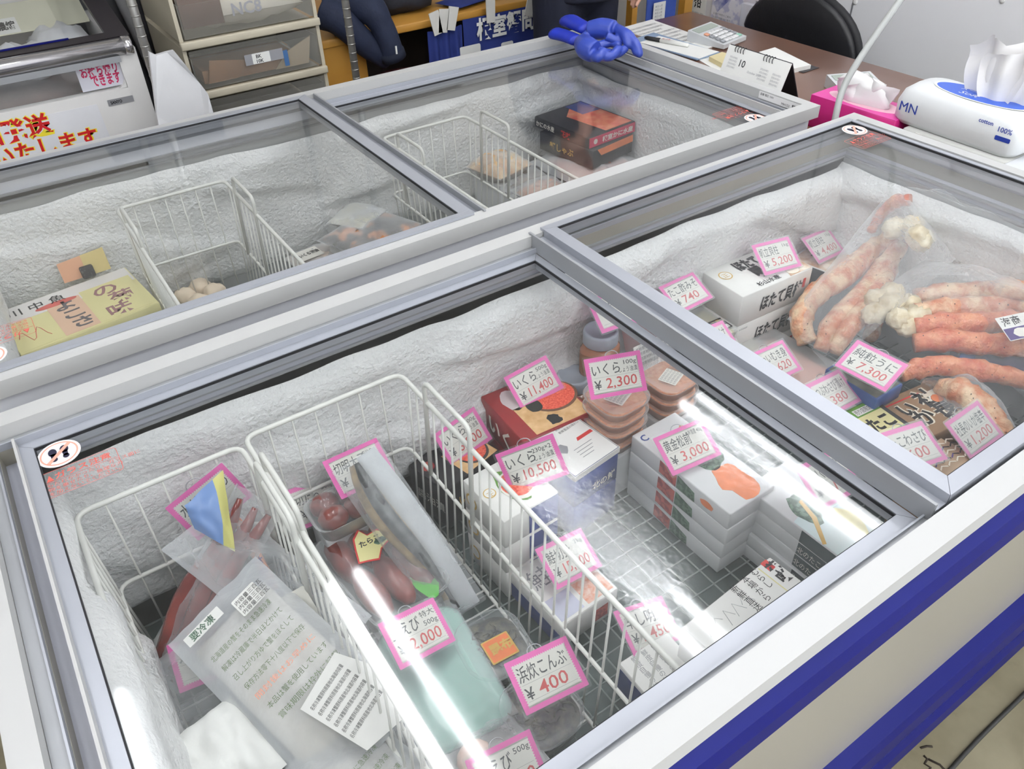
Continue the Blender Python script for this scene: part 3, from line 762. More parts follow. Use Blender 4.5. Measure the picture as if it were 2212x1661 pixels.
# three green and white boxes
def d_grn(b, M, w, l, h):
    b.plate(shade_pts(20, w*0.22, l*0.36, w*0.04, 0, 2), M_green, M, 0.0004, 0.0006)
    b.plate(circ(l*0.26, 26, w*0.10, -l*0.04, l*0.30), M_card, M, 0.0006, 0.0008)
    b.plate(circ(l*0.23, 26, w*0.10, -l*0.02, l*0.25), M_roe, M, 0.0008, 0.001)
    b.plate(circ(w*0.10, 22, -w*0.34, l*0.05), M_gold, M, 0.0004, 0.0006); b.plate(circ(w*0.085, 22, -w*0.34, l*0.05), M_carton, M, 0.0006, 0.0007)
    b.text('正', w*0.11, M_gold, M, -w*0.393, -l*0.02, 0.0009)
    side_d(b, M, w, l, h)
def side_d(b, M, w, l, h):
    F = FRONT(M, w, l, h)
    b.plate([(-w*0.05, -h*0.44), (w*0.49, -h*0.44), (w*0.49, h*0.44), (-w*0.05, h*0.44)], M_boxblue, F, 0, 0.0003)
    L_ = LEFT(M, w, l, h); b.plate(circ(h*0.24, 16, -l*0.3, 0), M_gold, L_, 0, 0.0003); b.plate(circ(h*0.18, 16, -l*0.3, 0), M_carton, L_, 0.0003, 0.0004)
GQ = [(987, 1036), (1112, 985), (1218, 1062), (1092, 1117)]
for k in range(3):
    z1 = 0.602-k*0.067
    c, w, l, yaw = quadbox(GQ, 0.602)
    t = thing('roe_box', ('top white roe box with green leaf print, under the 10,500 card', 'middle box of the white roe box stack right of the basket', 'bottom box of the white roe box stack right of the basket')[k], 'box', (c.x, c.y, z1-0.0665), 'printed roe boxes')
    M = MT(c.x, c.y, z1, yaw); b = MB(); b.bbox((-w/2, -l/2, -0.0665), (w/2, l/2, 0), M_carton, M, 0.0015, 1)
    (d_grn if k == 0 else side_d)(b, M, w, l, 0.0665)
    b.build('carton', t)
# white lidded box over blue body
def d_wb(b, M, w, l, h):
    b.plate([(w*0.1, -l*0.02), (w*0.14, l*0.04), (w*0.46, l*0.04), (w*0.46, -l*0.02)], M_red, M, 0.0004, 0.0006)
    for k in range(4): b.box((-w*0.1, -l*(0.12+0.06*k), 0.0004), (w*(0.3-0.05*k), -l*(0.13+0.06*k), 0.0006), mat('print_grey', (150, 150, 154), 0.6), M)
    b.plate(shade_pts(12, w*0.10, l*0.08, -w*0.22, 0, 5, 0.6), mat('print_grey', (150, 150, 154), 0.6), M, 0.0004, 0.0006)
    for k in range(2): b.text('新鮮直送の味わい', l*0.05, M_ink, M, 0, l*(0.25+0.08*k), 0.0006, width=w*0.45)
    F = FRONT(M, w, l, h); b.text('北の鮮', h*0.22, M_card, F, -w*0.1, -h*0.3, 0.0004, bold=0.02)
WQ = [(1128, 952), (1232, 892), (1340, 968), (1246, 1024)]
carton('gift_box', 'white topped gift box with blue sides behind the 10,500 card', 'box', WQ, 0.482, 0.564, M_carton, M_boxblue, d_wb, 'white topped blue gift boxes', lidh=0.012)
c, w, l, yaw = quadbox(WQ, 0.564)
t = thing('gift_box', 'blue sided gift box beneath the one with the small red banner', 'box', (c.x, c.y, GZ), 'white topped blue gift boxes')
MB().bbox((-w/2, -l/2, 0), (w/2, l/2, 0.080), M_boxblue, MT(c.x, c.y, GZ, yaw), 0.002, 1).build('carton', t)
# stack of long white boxes with a maple and pine print on the side
for k in range(4):
    z1 = 0.561-k*0.0402; h = 0.04
    cx, cyy, w, l = 1.0485, 0.458, 0.112, 0.245
    yaw = math.radians(1.5)+random.uniform(-0.012, 0.012); dx = random.uniform(-0.003, 0.003)
    t = thing('fish_box', ('topmost', 'second', 'third', 'lowest')[k]+' long white box of the stack under the 3,000 card', 'box', (cx, cyy, z1-h), 'long white boxes with a maple print')
    M = MT(cx+dx, cyy+dx, z1, yaw); b = MB(); b.bbox((-w/2, -l/2, -h), (w/2, l/2, 0), M_carton2, M, 0.0025, 2)
    S = M @ frame((-w/2-0.0004, 0, -h/2), (0, -1, 0), (0, 0, 1))
    b.plate([(-0.045, -h*0.3), (-0.002, -h*0.42), (-0.002, h*0.30), (-0.045, h*0.42)], M_maple, S, 0, 0.0003)
    b.plate([(0.0, -h*0.42), (0.045, -h*0.42), (0.042, h*0.1), (0.0, h*0.36)], M_dgreen, S, 0, 0.0003)
    if k == 0:
        b.plate(shade_pts(18, 0.034, 0.044, 0.012, -0.075, 6, 0.5), M_orange, M, 0.0001, 0.0005)
        b.plate(shade_pts(16, 0.030, 0.035, 0.012, 0.0, 7, 0.5), M_dgreen, M, 0.0001, 0.0005)
        b.plate(shade_pts(16, 0.020, 0.035, 0.030, 0.05, 9, 0.5), M_orange, M, 0.0005, 0.0007)
        b.text('C', 0.02, M_boxblue, M, -0.05, 0.095, 0.0006, bold=0.02)
        b.plate(shade_pts(12, 0.016, 0.008, 0.072, 0, 3, 0.5), M_orange, S @ Matrix.Translation((0, 0, 0)), 0, 0.0004)
    b.build('carton', t)
# stack of dark banded boxes in front of it
SBQ = [(1605, 1050), (1690, 985), (1875, 1125), (1790, 1190)]
for k in range(5):
    h = 0.030; z1 = 0.551-k*0.0302
    c, w, l, yaw = quadbox(SBQ, 0.551)
    w, l = 0.105, 0.215; yaw = math.radians(2)+random.uniform(-0.01, 0.01)
    cx, cyy = 1.125, 0.262
    sh = 0.0 if k < 3 else -0.006
    t = thing('octopus_box', ('topmost', 'second', 'third', 'fourth', 'lowest')[k]+' flat box of the dark banded stack by the front wall', 'box', (cx+sh, cyy, z1-h), 'flat boxes with a dark printed band')
    M = MT(cx+sh, cyy+sh, z1, yaw); b = MB(); b.bbox((-w/2, -l/2, -h), (w/2, l/2, 0), M_carton2, M, 0.0025, 2)
    S = M @ frame((-w/2-0.0004, 0, -h/2), (0, -1, 0), (0, 0, 1))
    b.plate([(0.015, -h*0.46), (l*0.49, -h*0.46), (l*0.49, h*0.46), (0.015, h*0.46)], M_teal, S, 0, 0.0003)
    if k: b.text('北のたこわさび', h*0.5, M_card, S, 0.016, -h*0.25, 0.0005, width=0.085)
    if k == 0:
        b.plate([(-w*0.48, -l*0.48), (w*0.48, -l*0.48), (w*0.48, l*0.12), (-w*0.48, l*0.02)], M_sky, M, 0.0001, 0.0004)
        b.plate(shade_pts(16, 0.026, 0.03, -0.012, 0.01, 4, 0.7), M_dgreen, M, 0.0004, 0.0006)
        b.plate([(-0.052, -0.055), (-0.046, -0.058), (-0.012, -0.012), (0.0, 0.03), (-0.008, 0.028), (-0.02, -0.008)], M_gold, M, 0.0006, 0.0009)
        b.plate(shade_pts(14, 0.02, 0.03, 0.026, -0.05, 11, 0.8), M_yellow, M, 0.0004, 0.0006)
    b.build('carton', t)
# leaning white box at the front wall
def d_lean(b, M, w, l, h):
    b.text('新鮮直送！', 0.0135, M_ink, M, w*0.02, l*0.34, 0.0007, vertical=True)
    b.text('本場から', 0.0135, M_ink, M, w*0.15, l*0.36, 0.0007, vertical=True)
    b.text('むらし', 0.0135, M_ink, M, w*0.26, l*0.36, 0.0007, vertical=True)
    b.box((w*0.335, -l*0.45, 0.0004), (w*0.345, l*0.45, 0.0006), M_yellow, M)
    b.text('花咲', 0.02, M_ink, M, w*0.38, l*0.12, 0.0007, bold=0.05, vertical=True)
    b.plate(rr2(0.014, 0.02, 0.002, 2, w*0.42, l*0.36), M_red, M, 0.0004, 0.0006)
    for k in range(5): b.tube([(-w*0.4+k*0.02, -l*0.1+0.008*math.sin(k*2), 0.0006), (-w*0.36+k*0.02, l*0.2, 0.0006), (-w*0.33+k*0.022, l*0.1*math.cos(k), 0.0006)], 0.0004, mat('print_grey', (150, 150, 154), 0.6), M, seg=4)
carton('crab_box', 'long white box with brush lettering against the front wall', 'box', [(1465, 1352), (1668, 1207), (1742, 1262), (1545, 1415)], GZ, 0.545, M_carton, M_carton, d_lean)
# low white boxes right of the basket
def d_low(b, M, w, l, h):
    b.plate([(w*0.02, -l*0.45), (w*0.46, -l*0.45), (w*0.46, l*0.1), (w*0.02, l*0.1)], mat('shrimp_photo', (226, 150, 118), 0.45, rgb2=(240, 214, 200), scale=120), M, 0.0004, 0.0006)
    b.plate([(-w*0.45, -l*0.45), (-w*0.05, -l*0.45), (-w*0.05, -l*0.1), (-w*0.45, -l*0.1)], mat('print_lavender', (206, 208, 226), 0.5, var=0.05), M, 0.0004, 0.0006)
    b.text('鮭', l*0.3, mat('print_grey', (150, 150, 154), 0.6), M, -w*0.4, l*0.1, 0.0006)
    F = FRONT(M, w, l, h); b.plate([(w*0.1, -h*0.3), (w*0.32, -h*0.3), (w*0.32, h*0.2), (w*0.1, h*0.2)], M_maple, F, 0, 0.0004)
    L_ = LEFT(M, w, l, h); b.plate([(-l*0.49, -h*0.46), (l*0.49, -h*0.46), (l*0.49, h*0.1), (-l*0.49, h*0.1)], M_boxblue, L_, 0, 0.0004)
carton('salmon_box', 'low white box with a shrimp photo, blue edged, under the 15,000 card', 'box', [(1092, 1238), (1225, 1172), (1345, 1272), (1215, 1345)], GZ, 0.462, M_carton, M_carton, d_low)
def d_pk(b, M, w, l, h):
    F = LEFT(M, w, l, h); b.plate([(-l*0.49, -h*0.46), (l*0.49, -h*0.46), (l*0.49, h*0.40), (-l*0.49, h*0.40)], M_boxblue, F, 0, 0.0004)
    for k in range(3): b.text('鮮度自慢の味', 0.010, mat('print_grey', (150, 150, 154), 0.6), M, -w*0.3+0.02*k, l*0.3, 0.0006, vertical=True)
carton('roe_carton', 'white carton with a blue side at the front, beside the 1,450 card', 'box', [(1335, 1430), (1440, 1368), (1505, 1430), (1395, 1505)], GZ, 0.47, M_carton, M_carton, d_pk)

# ------------------------------------------------------------------ jars, tubs, trays, packs
M_lidgrey = mat('jar_lid', (176, 184, 196), 0.45, var=0.05, scale=30, bump=0.1, bscale=200)
M_jar = mat('jar_paste', (176, 116, 84), 0.25, var=0.12, scale=40, coat=0.6)
M_jlabel = mat('jar_label', (152, 104, 66), 0.5, var=0.1, scale=30)
def jar(label, x, y, z0, h=0.106, r=0.037):
    t = thing('paste_jar', label, 'jar', (x, y, z0), 'screw top jars of paste')
    b = MB(); b.rloft([(0, r*1.7, r*1.7, r*0.4), (0.006, r*1.92, r*1.92, r*0.5), (h*0.62, r*1.92, r*1.92, r*0.5), (h*0.72, r*1.5, r*1.5, r*0.72)], M_jar, MT(x, y, z0, 0.5))
    b.build('body', t)
    l = MB(); l.rloft([(h*0.12, r*1.94, r*1.94, r*0.5), (h*0.56, r*1.94, r*1.94, r*0.5)], M_jlabel, MT(x, y, z0, 0.5), cap0=False, cap1=False)
    l.text('うに', 0.020, M_ink, MT(x, y, z0, 0.5) @ frame((-0.012, -r*0.975, h*0.2), (1, 0, 0), (0, 0, 1)), 0, 0, 0.0008, bold=0.03)
    l.build('wrapper', t)
    k = MB(); k.lathe([(r*0.93, h*0.72), (r*0.97, h*0.74), (r*0.97, h*0.95), (r*0.92, h), (r*0.80, h*1.0), (r*0.78, h*0.985)], M_lidgrey, MT(x, y, z0), 32)
    k.build('lid', t)
c = at(1298, 712, z=0.655); jar('upper paste jar with a frosted grey lid', c.x, c.y, 0.549)
c2 = at(1250, 792, z=0.548); jar('paste jar whose grey lid shows below and left of the upper jar', c2.x-0.03, c2.y-0.022, 0.45)
jar('paste jar standing under the upper jar', c.x, c.y, 0.442)
st = thing('carton_tray', 'low white carton under the paste jars', 'box', (c.x-0.02, c.y, GZ))
MB().bbox((c.x-0.10, c.y-0.05, GZ), (c.x+0.05, c.y+0.05, GZ+0.04), M_carton2).build('carton', st)
# meat pouch with a printed label behind the jar
p = at(1385, 745, z=0.60); t = thing('fish_pouch', 'pouch of dark red fish with a printed white label behind the jar', 'pouch', (p.x+0.03, p.y, GZ))
b = MB(); b.pillow(0.12, 0.17, 0.012, mat('dark_red_meat', (112, 40, 32), 0.3, var=0.3, scale=30, coat=0.4), MT(p.x+0.03, p.y+0.005, 0.565, 0, PI/2-0.35), seed=3); b.build('contents', t)
l = MB(); Ml = MT(p.x+0.03, p.y-0.012, 0.560, 0, PI/2-0.35); l.plate(rr2(0.10, 0.085, 0.002), M_carton, Ml, 0, 0.0006)
for k in range(7): l.text('名称原材料名内容量賞味期限保存', 0.0075, M_ink, Ml, -0.045, 0.03-0.011*k, 0.001)
l.build('wrapper', t)
MB().pillow(0.145, 0.20, 0.018, M_bag, MT(p.x+0.03, p.y+0.005, 0.565, 0, PI/2-0.35), seed=5, nz=0.25, fold=0.1).build('film', t)

M_flake = mat('salmon_flakes', (206, 118, 72), 0.45, rgb2=(236, 170, 124), scale=130, bump=0.4, bscale=150)
M_tub = mat('tub_plastic', (238, 232, 230), 0.2, alpha=0.12, var=0.01)
def roe_tub(label, x, y, z0, w, yaw, h=0.0275, group='clear tubs of orange roe', top=False, sticker_=True):
    t = thing('roe_tub', label, 'tub', (x, y, z0), group)
    M = MT(x, y, z0, yaw); e = 0.002
    c = MB(); c.rloft([(e, w*0.80, w*0.80, w*0.24), (h*0.72, w*0.90, w*0.90, w*0.26)], M_flake, M); c.build('contents', t)
    b = MB(); b.rloft([(0, w*0.83, w*0.83, w*0.25), (h*0.78, w*0.955, w*0.955, w*0.28), (h*0.80, w, w, w*0.29), (h*0.96, w, w, w*0.29), (h*0.99, w*0.95, w*0.95, w*0.28), (h*0.93, w*0.90, w*0.90, w*0.27)], M_tub, M); b.build('tub', t)
    if top and sticker_:
        l = MB(); Ml = M @ MT(-0.002, -0.006, h*0.945, 0.35)
        l.plate(rr2(w*0.42, w*0.36, 0.002), M_card, Ml, 0, 0.0005)
        for k in range(5): l.text('名称原材料名内容量賞味', 0.0055, M_line, Ml, -w*0.19, w*0.11-w*0.065*k, 0.0008)
        l.build('label', t)
    return t
nm = ('topmost', 'second', 'third', 'lowest')
c, w, l, yaw = quadbox([(1249, 842), (1330, 792), (1417, 855), (1332, 912)], 0.618)
for k in range(4): roe_tub(nm[k]+' roe tub of the stack under the 2,300 card', c.x, c.y, 0.618-0.0278*(k+1), 0.108, yaw, top=k == 0)
st = thing('foam_block', 'frosted white foam box under the roe tub stack', 'box', (c.x, c.y, GZ))
MB().bbox((-0.05, -0.05, 0), (0.05, 0.05, 0.106), M_carton2, MT(c.x, c.y, GZ, yaw), 0.004).build('carton', st)
c, w, l, yaw = quadbox([(1388, 800), (1442, 758), (1507, 812), (1450, 868)], 0.590)
for k in range(3): roe_tub(nm[k]+' roe tub of the stack behind the 2,300 card, with a paper label', c.x, c.y, 0.590-0.0278*(k+1), 0.104, yaw, top=k == 0)
st = thing('foam_block', 'frosted white foam box under the labelled roe tub stack', 'box', (c.x, c.y, GZ))
MB().bbox((-0.05, -0.05, 0), (0.05, 0.05, 0.105), M_carton2, MT(c.x, c.y, GZ, yaw), 0.004).build('carton', st)

# ---- in the middle basket
BZ = 0.428
M_tarako = mat('roe_sac', (98, 26, 22), 0.28, rgb2=(140, 54, 40), scale=28, coat=0.7, bump=0.15, bscale=60)
M_tray = mat('tray_plastic', (232, 236, 236), 0.25, alpha=0.2, var=0.02)
def roe_tray(label, x, y, z0, w, l, yaw, sticker_=True):
    t = thing('roe_tray', label, 'tray', (x, y, z0), 'trays of dark red roe')
    M = MT(x, y, z0, yaw)
    b = MB(); b.rloft([(0, w*0.88, l*0.90, 0.02), (0.030, w*0.97, l*0.98, 0.025), (0.031, w, l, 0.026), (0.033, w, l, 0.026), (0.030, w*0.93, l*0.95, 0.024), (0.004, w*0.86, l*0.88, 0.02)], M_tray, M, cap1=True); b.build('tray', t)
    for r in range(2):
        for k in range(3):
            s = MB(); s.blob(w*0.155, l*0.25, 0.021, M_tarako, M @ MT((k-1)*w*0.28, (r-0.42)*l*0.40, 0.028, 0.05*(k-1), 0.06), 0.12, k*3+r, 3)
            s.build('roe_sac', t)
    f = MB(); f.pillow(w*0.98, l*0.98, 0.018, M_clear2, M @ Matrix.Translation((0, 0, 0.034)), nz=0.35, seed=x*9, bot=False, fold=0.12); f.build('film', t)
    if sticker_:
        k = MB(); Mk = M @ MT(0.0, l*0.12, 0.0555, -0.1, 0.12)
        sh = [(-0.030, -0.020), (-0.024, 0.004), (-0.018, 0.024), (-0.004, 0.036), (0.004, 0.020), (0.022, 0.022), (0.034, 0.010), (0.030, -0.006), (0.012, -0.014), (0.0, -0.030), (-0.016, -0.024)]
        k.plate([(a*1.12, b_*1.12) for a, b_ in sh], M_red, Mk, 0, 0.0005); k.plate(sh, mat('label_cream', (236, 228, 160), 0.5, var=0.03), Mk, 0.0005, 0.0008)
        k.text('たらこ', 0.012, M_ink, Mk, -0.016, 0.004, 0.001, bold=0.03); k.plate(shade_pts(12, 0.012, 0.006, 0.018, 0.0, 4, 0.4), M_dgreen, Mk, 0.0008, 0.0010)
        k.build('sticker', t)
        g = MB(); g.plate(shade_pts(14, 0.018, 0.034, w*0.22, -l*0.36, 4, 0.3), mat('bamboo_leaf', (92, 176, 72), 0.4, var=0.1), M @ Matrix.Translation((0, 0, 0.033)), 0, 0.0006); g.build('leaf', t)
    return t
roe_tray('tray of dark red roe sacs with a yellow sticker and green leaf, in the basket', 0.480, 0.628, 0.470, 0.150, 0.225, 0.10)
bt = thing('foam_block', 'white foam tray underneath the dark red roe tray', 'box', (0.48, 0.628, BZ))
MB().bbox((-0.065, -0.1, 0), (0.065, 0.1, 0.041), M_carton2, MT(0.48, 0.628, BZ, 0.1), 0.004).build('carton', bt)
roe_tray('tray of dark red roe at the back of the basket behind its price cards', 0.492, 0.735, 0.530, 0.17, 0.09, 0.02, False)
bt = thing('foam_block', 'white foam tray under the back roe tray of the basket', 'box', (0.492, 0.735, BZ))
MB().bbox((-0.075, -0.035, 0), (0.075, 0.035, 0.101), M_carton2, MT(0.492, 0.738, BZ, 0.02), 0.004).build('carton', bt)
# long fish on a foil board, leaning on the basket's right side
t = thing('fish_pack', 'long whole fish vacuum packed on a silver board, leaning in the basket', 'fish pack', (0.575, 0.55, BZ))
Pa, Pb = at(806, 966, z=0.672), at(1034, 1300, z=0.458)     # upper rim of the board, head to tail
M_foil = mat('silver_board', (222, 226, 230), 0.28, 0.25, var=0.04, scale=30, bump=0.15, bscale=40)
M_fskin = mat('fish_skin', (110, 112, 112), 0.35, rgb2=(34, 36, 40), scale=50, detail=8, coat=0.5); M_fbelly = mat('fish_belly', (196, 166, 110), 0.35, rgb2=(120, 96, 66), scale=45, detail=8, coat=0.5)
dv = (Pb-Pa); Lf = dv.length; Mf = frame(Pa, dv, Vector((-0.75, -0.1, -0.66))) @ Matrix.Scale(-1, 4, (0, 0, 1))   # x along the fish, y down the board
b = MB(); o = []; n = 20
for k in range(n+1): o.append((Lf*k/n, -0.002-0.008*math.sin(PI*k/n)))
for k in range(n, -1, -1): o.append((Lf*k/n, 0.034+0.010*math.sin(PI*k/n)))
b.plate(o, M_foil, Mf, -0.003, 0.0); b.build('board', t)
s = MB(); pts = [(Lf*(0.02+0.93*k/12), 0.044+0.006*math.sin(k*0.5), 0.008) for k in range(13)]; rr = [0.007, 0.014, 0.018, 0.020, 0.021, 0.021, 0.020, 0.018, 0.015, 0.011, 0.008, 0.006, 0.010]
s.tube(pts, rr, M_fbelly, Mf @ Matrix.Scale(0.55, 4, (0, 0, 1)), seg=14)
s.build('fish', t)
s = MB(); s.tube([(x, y-0.010, 0.026) for x, y, z in pts], [r*0.62 for r in rr], M_fskin, Mf @ Matrix.Scale(0.7, 4, (0, 0, 1)), seg=12); s.build('dark_back', t)
MB().pillow(Lf*1.02, 0.095, 0.030, M_bag, Mf @ Matrix.Translation((Lf/2, 0.034, 0.0)), nz=0.3, seed=21, bot=False, fold=0.1, nu=26).build('film', t)
# pale green tray
t = thing('shrimp_tray', 'pale green glossy shrimp tray in the basket', 'tray', (0.462, 0.42, BZ))
M_teal_t = mat('pale_green_foam', (150, 196, 182), 0.22, var=0.05, scale=9, coat=0.5)
b = MB(); b.rloft([(0, 0.118, 0.20, 0.02), (0.030, 0.138, 0.225, 0.028), (0.040, 0.142, 0.23, 0.03), (0.046, 0.128, 0.215, 0.028), (0.048, 0.08, 0.16, 0.02)], M_teal_t, MT(0.470, 0.410, BZ, -0.10)); b.build('tray', t)
MB().pillow(0.142, 0.23, 0.008, M_bag, MT(0.470, 0.410, BZ+0.046, -0.10), bot=False, seed=4, nz=0.3).build('film', t)
# kelp tubs
M_kelp = mat('kelp_strands', (30, 29, 22), 0.4, rgb2=(104, 98, 72), scale=70, coat=0.4, bump=0.6, bscale=90, thr=(0.4, 0.65))
def kelp_tub(label, x, y, z0, w, l, yaw, badge=False, h=0.05):
    t = thing('kelp_tub', label, 'tub', (x, y, z0), 'clear tubs of shredded kelp')
    M = MT(x, y, z0, yaw)
    c = MB(); c.rloft([(0.003, w*0.80, l*0.80, 0.03), (h*0.7, w*0.89, l*0.89, 0.034), (h*0.8, w*0.7, l*0.7, 0.03)], M_kelp, M)
    for k in range(22):
        a = random.uniform(0, 6.28); rx = random.uniform(-0.3, 0.3)*w; ry = random.uniform(-0.3, 0.3)*l
        c.tube([(rx+0.012*math.cos(a+q*0.8), ry+0.012*math.sin(a+q*0.8), h*0.79+0.002*q) for q in range(4)], 0.0014, M_kelp, M, seg=4)
    c.build('contents', t)
    b = MB(); b.rloft([(0, w*0.82, l*0.82, 0.03), (h*0.84, w*0.94, l*0.94, 0.038)], M_clear2, M, cap1=False); b.build('tub', t)
    b = MB(); b.rloft([(h*0.82, w*0.985, l*0.985, 0.04), (h*0.86, w, l, 0.041), (h*0.96, w, l, 0.041), (h, w*0.95, l*0.95, 0.04), (h*0.95, w*0.90, l*0.90, 0.038)], M_clear2, M); b.build('lid', t)
    if badge:
        k = MB(); Mk = M @ MT(0.006, -0.012, h*0.965, 0.05)
        k.plate(rr2(w*0.42, l*0.36, 0.002), M_gold, Mk, 0, 0.0006); k.plate(rr2(w*0.38, l*0.32, 0.002), M_orange, Mk, 0.0006, 0.0009)
        k.text('昆布', 0.018, M_gold, Mk, -0.016, -0.006, 0.0012, bold=0.04)
        k.build('sticker', t)
kelp_tub('kelp tub with a square orange sticker in the basket', 0.560, 0.405, BZ, 0.112, 0.120, -0.12, True)
kelp_tub('kelp tub under the 400 card in the basket', 0.560, 0.275, BZ, 0.112, 0.116, 0.03)
kelp_tub('kelp tub half hidden by the front frame in the basket', 0.560, 0.152, BZ, 0.106, 0.105, 0.0, h=0.055)
# shrimp tray at the front
t = thing('shrimp_tray', 'white tray of pale pink shrimp at the front of the basket', 'tray', (0.455, 0.24, BZ))
M = MT(0.468, 0.215, BZ, 0.05)
MB().rloft([(0, 0.098, 0.175, 0.02), (0.030, 0.118, 0.205, 0.026), (0.034, 0.122, 0.21, 0.028), (0.034, 0.112, 0.20, 0.026), (0.008, 0.096, 0.175, 0.02)], mat('white_foam', (236, 238, 238), 0.4), M).build('tray', t)
M_shr = mat('shrimp_flesh', (232, 178, 150), 0.3, rgb2=(240, 208, 188), scale=60, coat=0.6)
for k in range(5):
    s = MB(); a0 = 0.5*k; cxx = -0.022+0.011*(k % 3)*2; cyy = 0.055-0.03*k
    s.tube([(cxx+0.022*math.cos(a0+q*0.45), cyy+0.020*math.sin(a0+q*0.45), 0.034+0.003*(k % 2)) for q in range(9)], [0.005, 0.009, 0.011, 0.012, 0.011, 0.010, 0.008, 0.006, 0.003], M_shr, M, seg=8)
    s.build('shrimp', t)
MB().pillow(0.12, 0.205, 0.022, M_bag, M @ Matrix.Translation((0, 0, 0.034)), bot=False, seed=14, nz=0.35, fold=0.15).build('film', t)

# ---- in the left basket
def bagthing(name, label, cat, M, w, l, h, film, seed, group=None, nz=0.3, fold=0.15, flange=0.06, e=0.55):
    t = thing(name, label, cat, M.to_translation(), group)
    MB().pillow(w, l, h, film, M, nu=22, nv=22, nz=nz, seed=seed, flange=flange, fold=fold, e=e).build('film', t)
    return t
t = thing('octopus_pack', 'long vacuum pack of dark red octopus in the left basket', 'pack', (0.215, 0.60, 0.45))
M_oct = mat('octopus_red', (108, 28, 26), 0.22, rgb2=(156, 56, 44), scale=24, coat=0.8)
_oa, _ob = at(516, 1158, z=0.635), at(392, 1392, z=0.500)
Mo = frame((_oa+_ob)/2, _oa-_ob, Vector((-0.6, 0.9, 0.1)))
for k in range(3):
    s = MB(); s.tube([(x, -0.022+0.022*k+0.006*math.sin(x*30+k), 0.004*k) for x in [(-0.15+0.03*q) for q in range(11)]], [0.008, 0.014, 0.017, 0.018, 0.018, 0.017, 0.016, 0.014, 0.012, 0.009, 0.005], M_oct, Mo, seg=8); s.build('tentacle', t)
MB().pillow(0.33, 0.09, 0.026, M_bag, Mo, nu=20, seed=8, nz=0.3, fold=0.2, flange=0.05).build('film', t)
# blue and yellow printed bag
t = thing('printed_bag', 'blue and yellow printed bag draped in front of the octopus card', 'bag', (0.265, 0.69, 0.60))
M_bagblue = mat('bag_blue', (110, 142, 196), 0.35, var=0.08, scale=10, coat=0.3); M_bagyel = mat('bag_yellow', (204, 200, 120), 0.4, var=0.06)
q = [at(398, 1092, z=0.730), at(482, 1015, z=0.745), at(508, 1192, z=0.655), at(420, 1142, z=0.690)]
def drape(mb, q, m, n=12, bulge=0.012, seed=0, u0=0, u1=1):
    vs = []; fs = []
    nn = (q[1]-q[0]).cross(q[3]-q[0]).normalized()*-1
    if nn.z < 0: nn = -nn
    for i in range(n+1):
        for j in range(n+1):
            u = u0+(u1-u0)*i/n; v = j/n
            p = (q[0]*(1-u)+q[1]*u)*(1-v)+(q[3]*(1-u)+q[2]*u)*v
            vs.append(p+nn*(bulge*math.sin(PI*u)*math.sin(PI*v)+bulge*0.6*fnoise(u*3, v*3, seed)))
    for i in range(n):
        for j in range(n): a = i*(n+1)+j; fs.append((a, a+n+1, a+n+2, a+1))
    return mb.add(vs, fs, m, I4, True)
drape(MB(), q, M_bagblue, seed=3, u1=0.72).build('blue_panel', t)
drape(MB(), q, M_bagyel, seed=3, u0=0.72).build('yellow_edge', t)
# clear bags
bagthing('clear_bag', 'large crumpled clear bag behind the printed bag in the left basket', 'bag', frame((0.300, 0.615, 0.600), Vector((0.10, -0.20, -0.10)), Vector((-0.9, -0.5, 0.2))), 0.30, 0.13, 0.035, M_bag, 31)
t = thing('crab_stick', 'slim orange crab leg in film with purple lettering in the left basket', 'crab leg', (0.30, 0.55, 0.55))
A, B = at(505, 1110, z=0.655), at(604, 1290, z=0.545)
s = MB(); s.tube([A+(B-A)*k/8+Vector((0, 0, 0.004*math.sin(k))) for k in range(9)], [0.004, 0.007, 0.008, 0.008, 0.008, 0.008, 0.008, 0.007, 0.005], mat('crab_orange', (226, 128, 74), 0.35, var=0.15, scale=40, coat=0.4), seg=8); s.build('leg', t)
s = MB(); Mt_ = frame(at(578, 1250, z=0.588), B-A, Vector((0.8, 0.5, 0.0))); s.plate(rr2(0.10, 0.02, 0.002), M_clear2, Mt_, -0.0006, 0); s.text('お刺身用', 0.017, M_purple, Mt_, -0.038, -0.007, 0.0006, bold=0.02); s.build('wrapper', t)
# white card back with a clip
t = thing('price_card', 'blank white back of a clipped card against the left basket side', 'price card', at(668, 1370, z=0.545), 'pink edged price cards among the frozen goods')
q = [at(630, 1262, z=0.64), at(697, 1372, z=0.56), at(655, 1440, z=0.535), at(603, 1335, z=0.60)]
Mq = frame((q[0]+q[1]+q[2]+q[3])/4, q[1]-q[0], q[0]-q[3])
b = MB(); b.plate(rr2(0.105, 0.068, 0.002), M_card, Mq, -0.0004, 0.0004); b.build('card', t)
b = MB(); b.tube([(0.010*math.cos(PI*2*i/12), 0.008*math.sin(PI*2*i/12), 0.003) for i in range(12)], 0.0009, M_clip, Mq, closed=True, seg=5); b.build('clip', t)
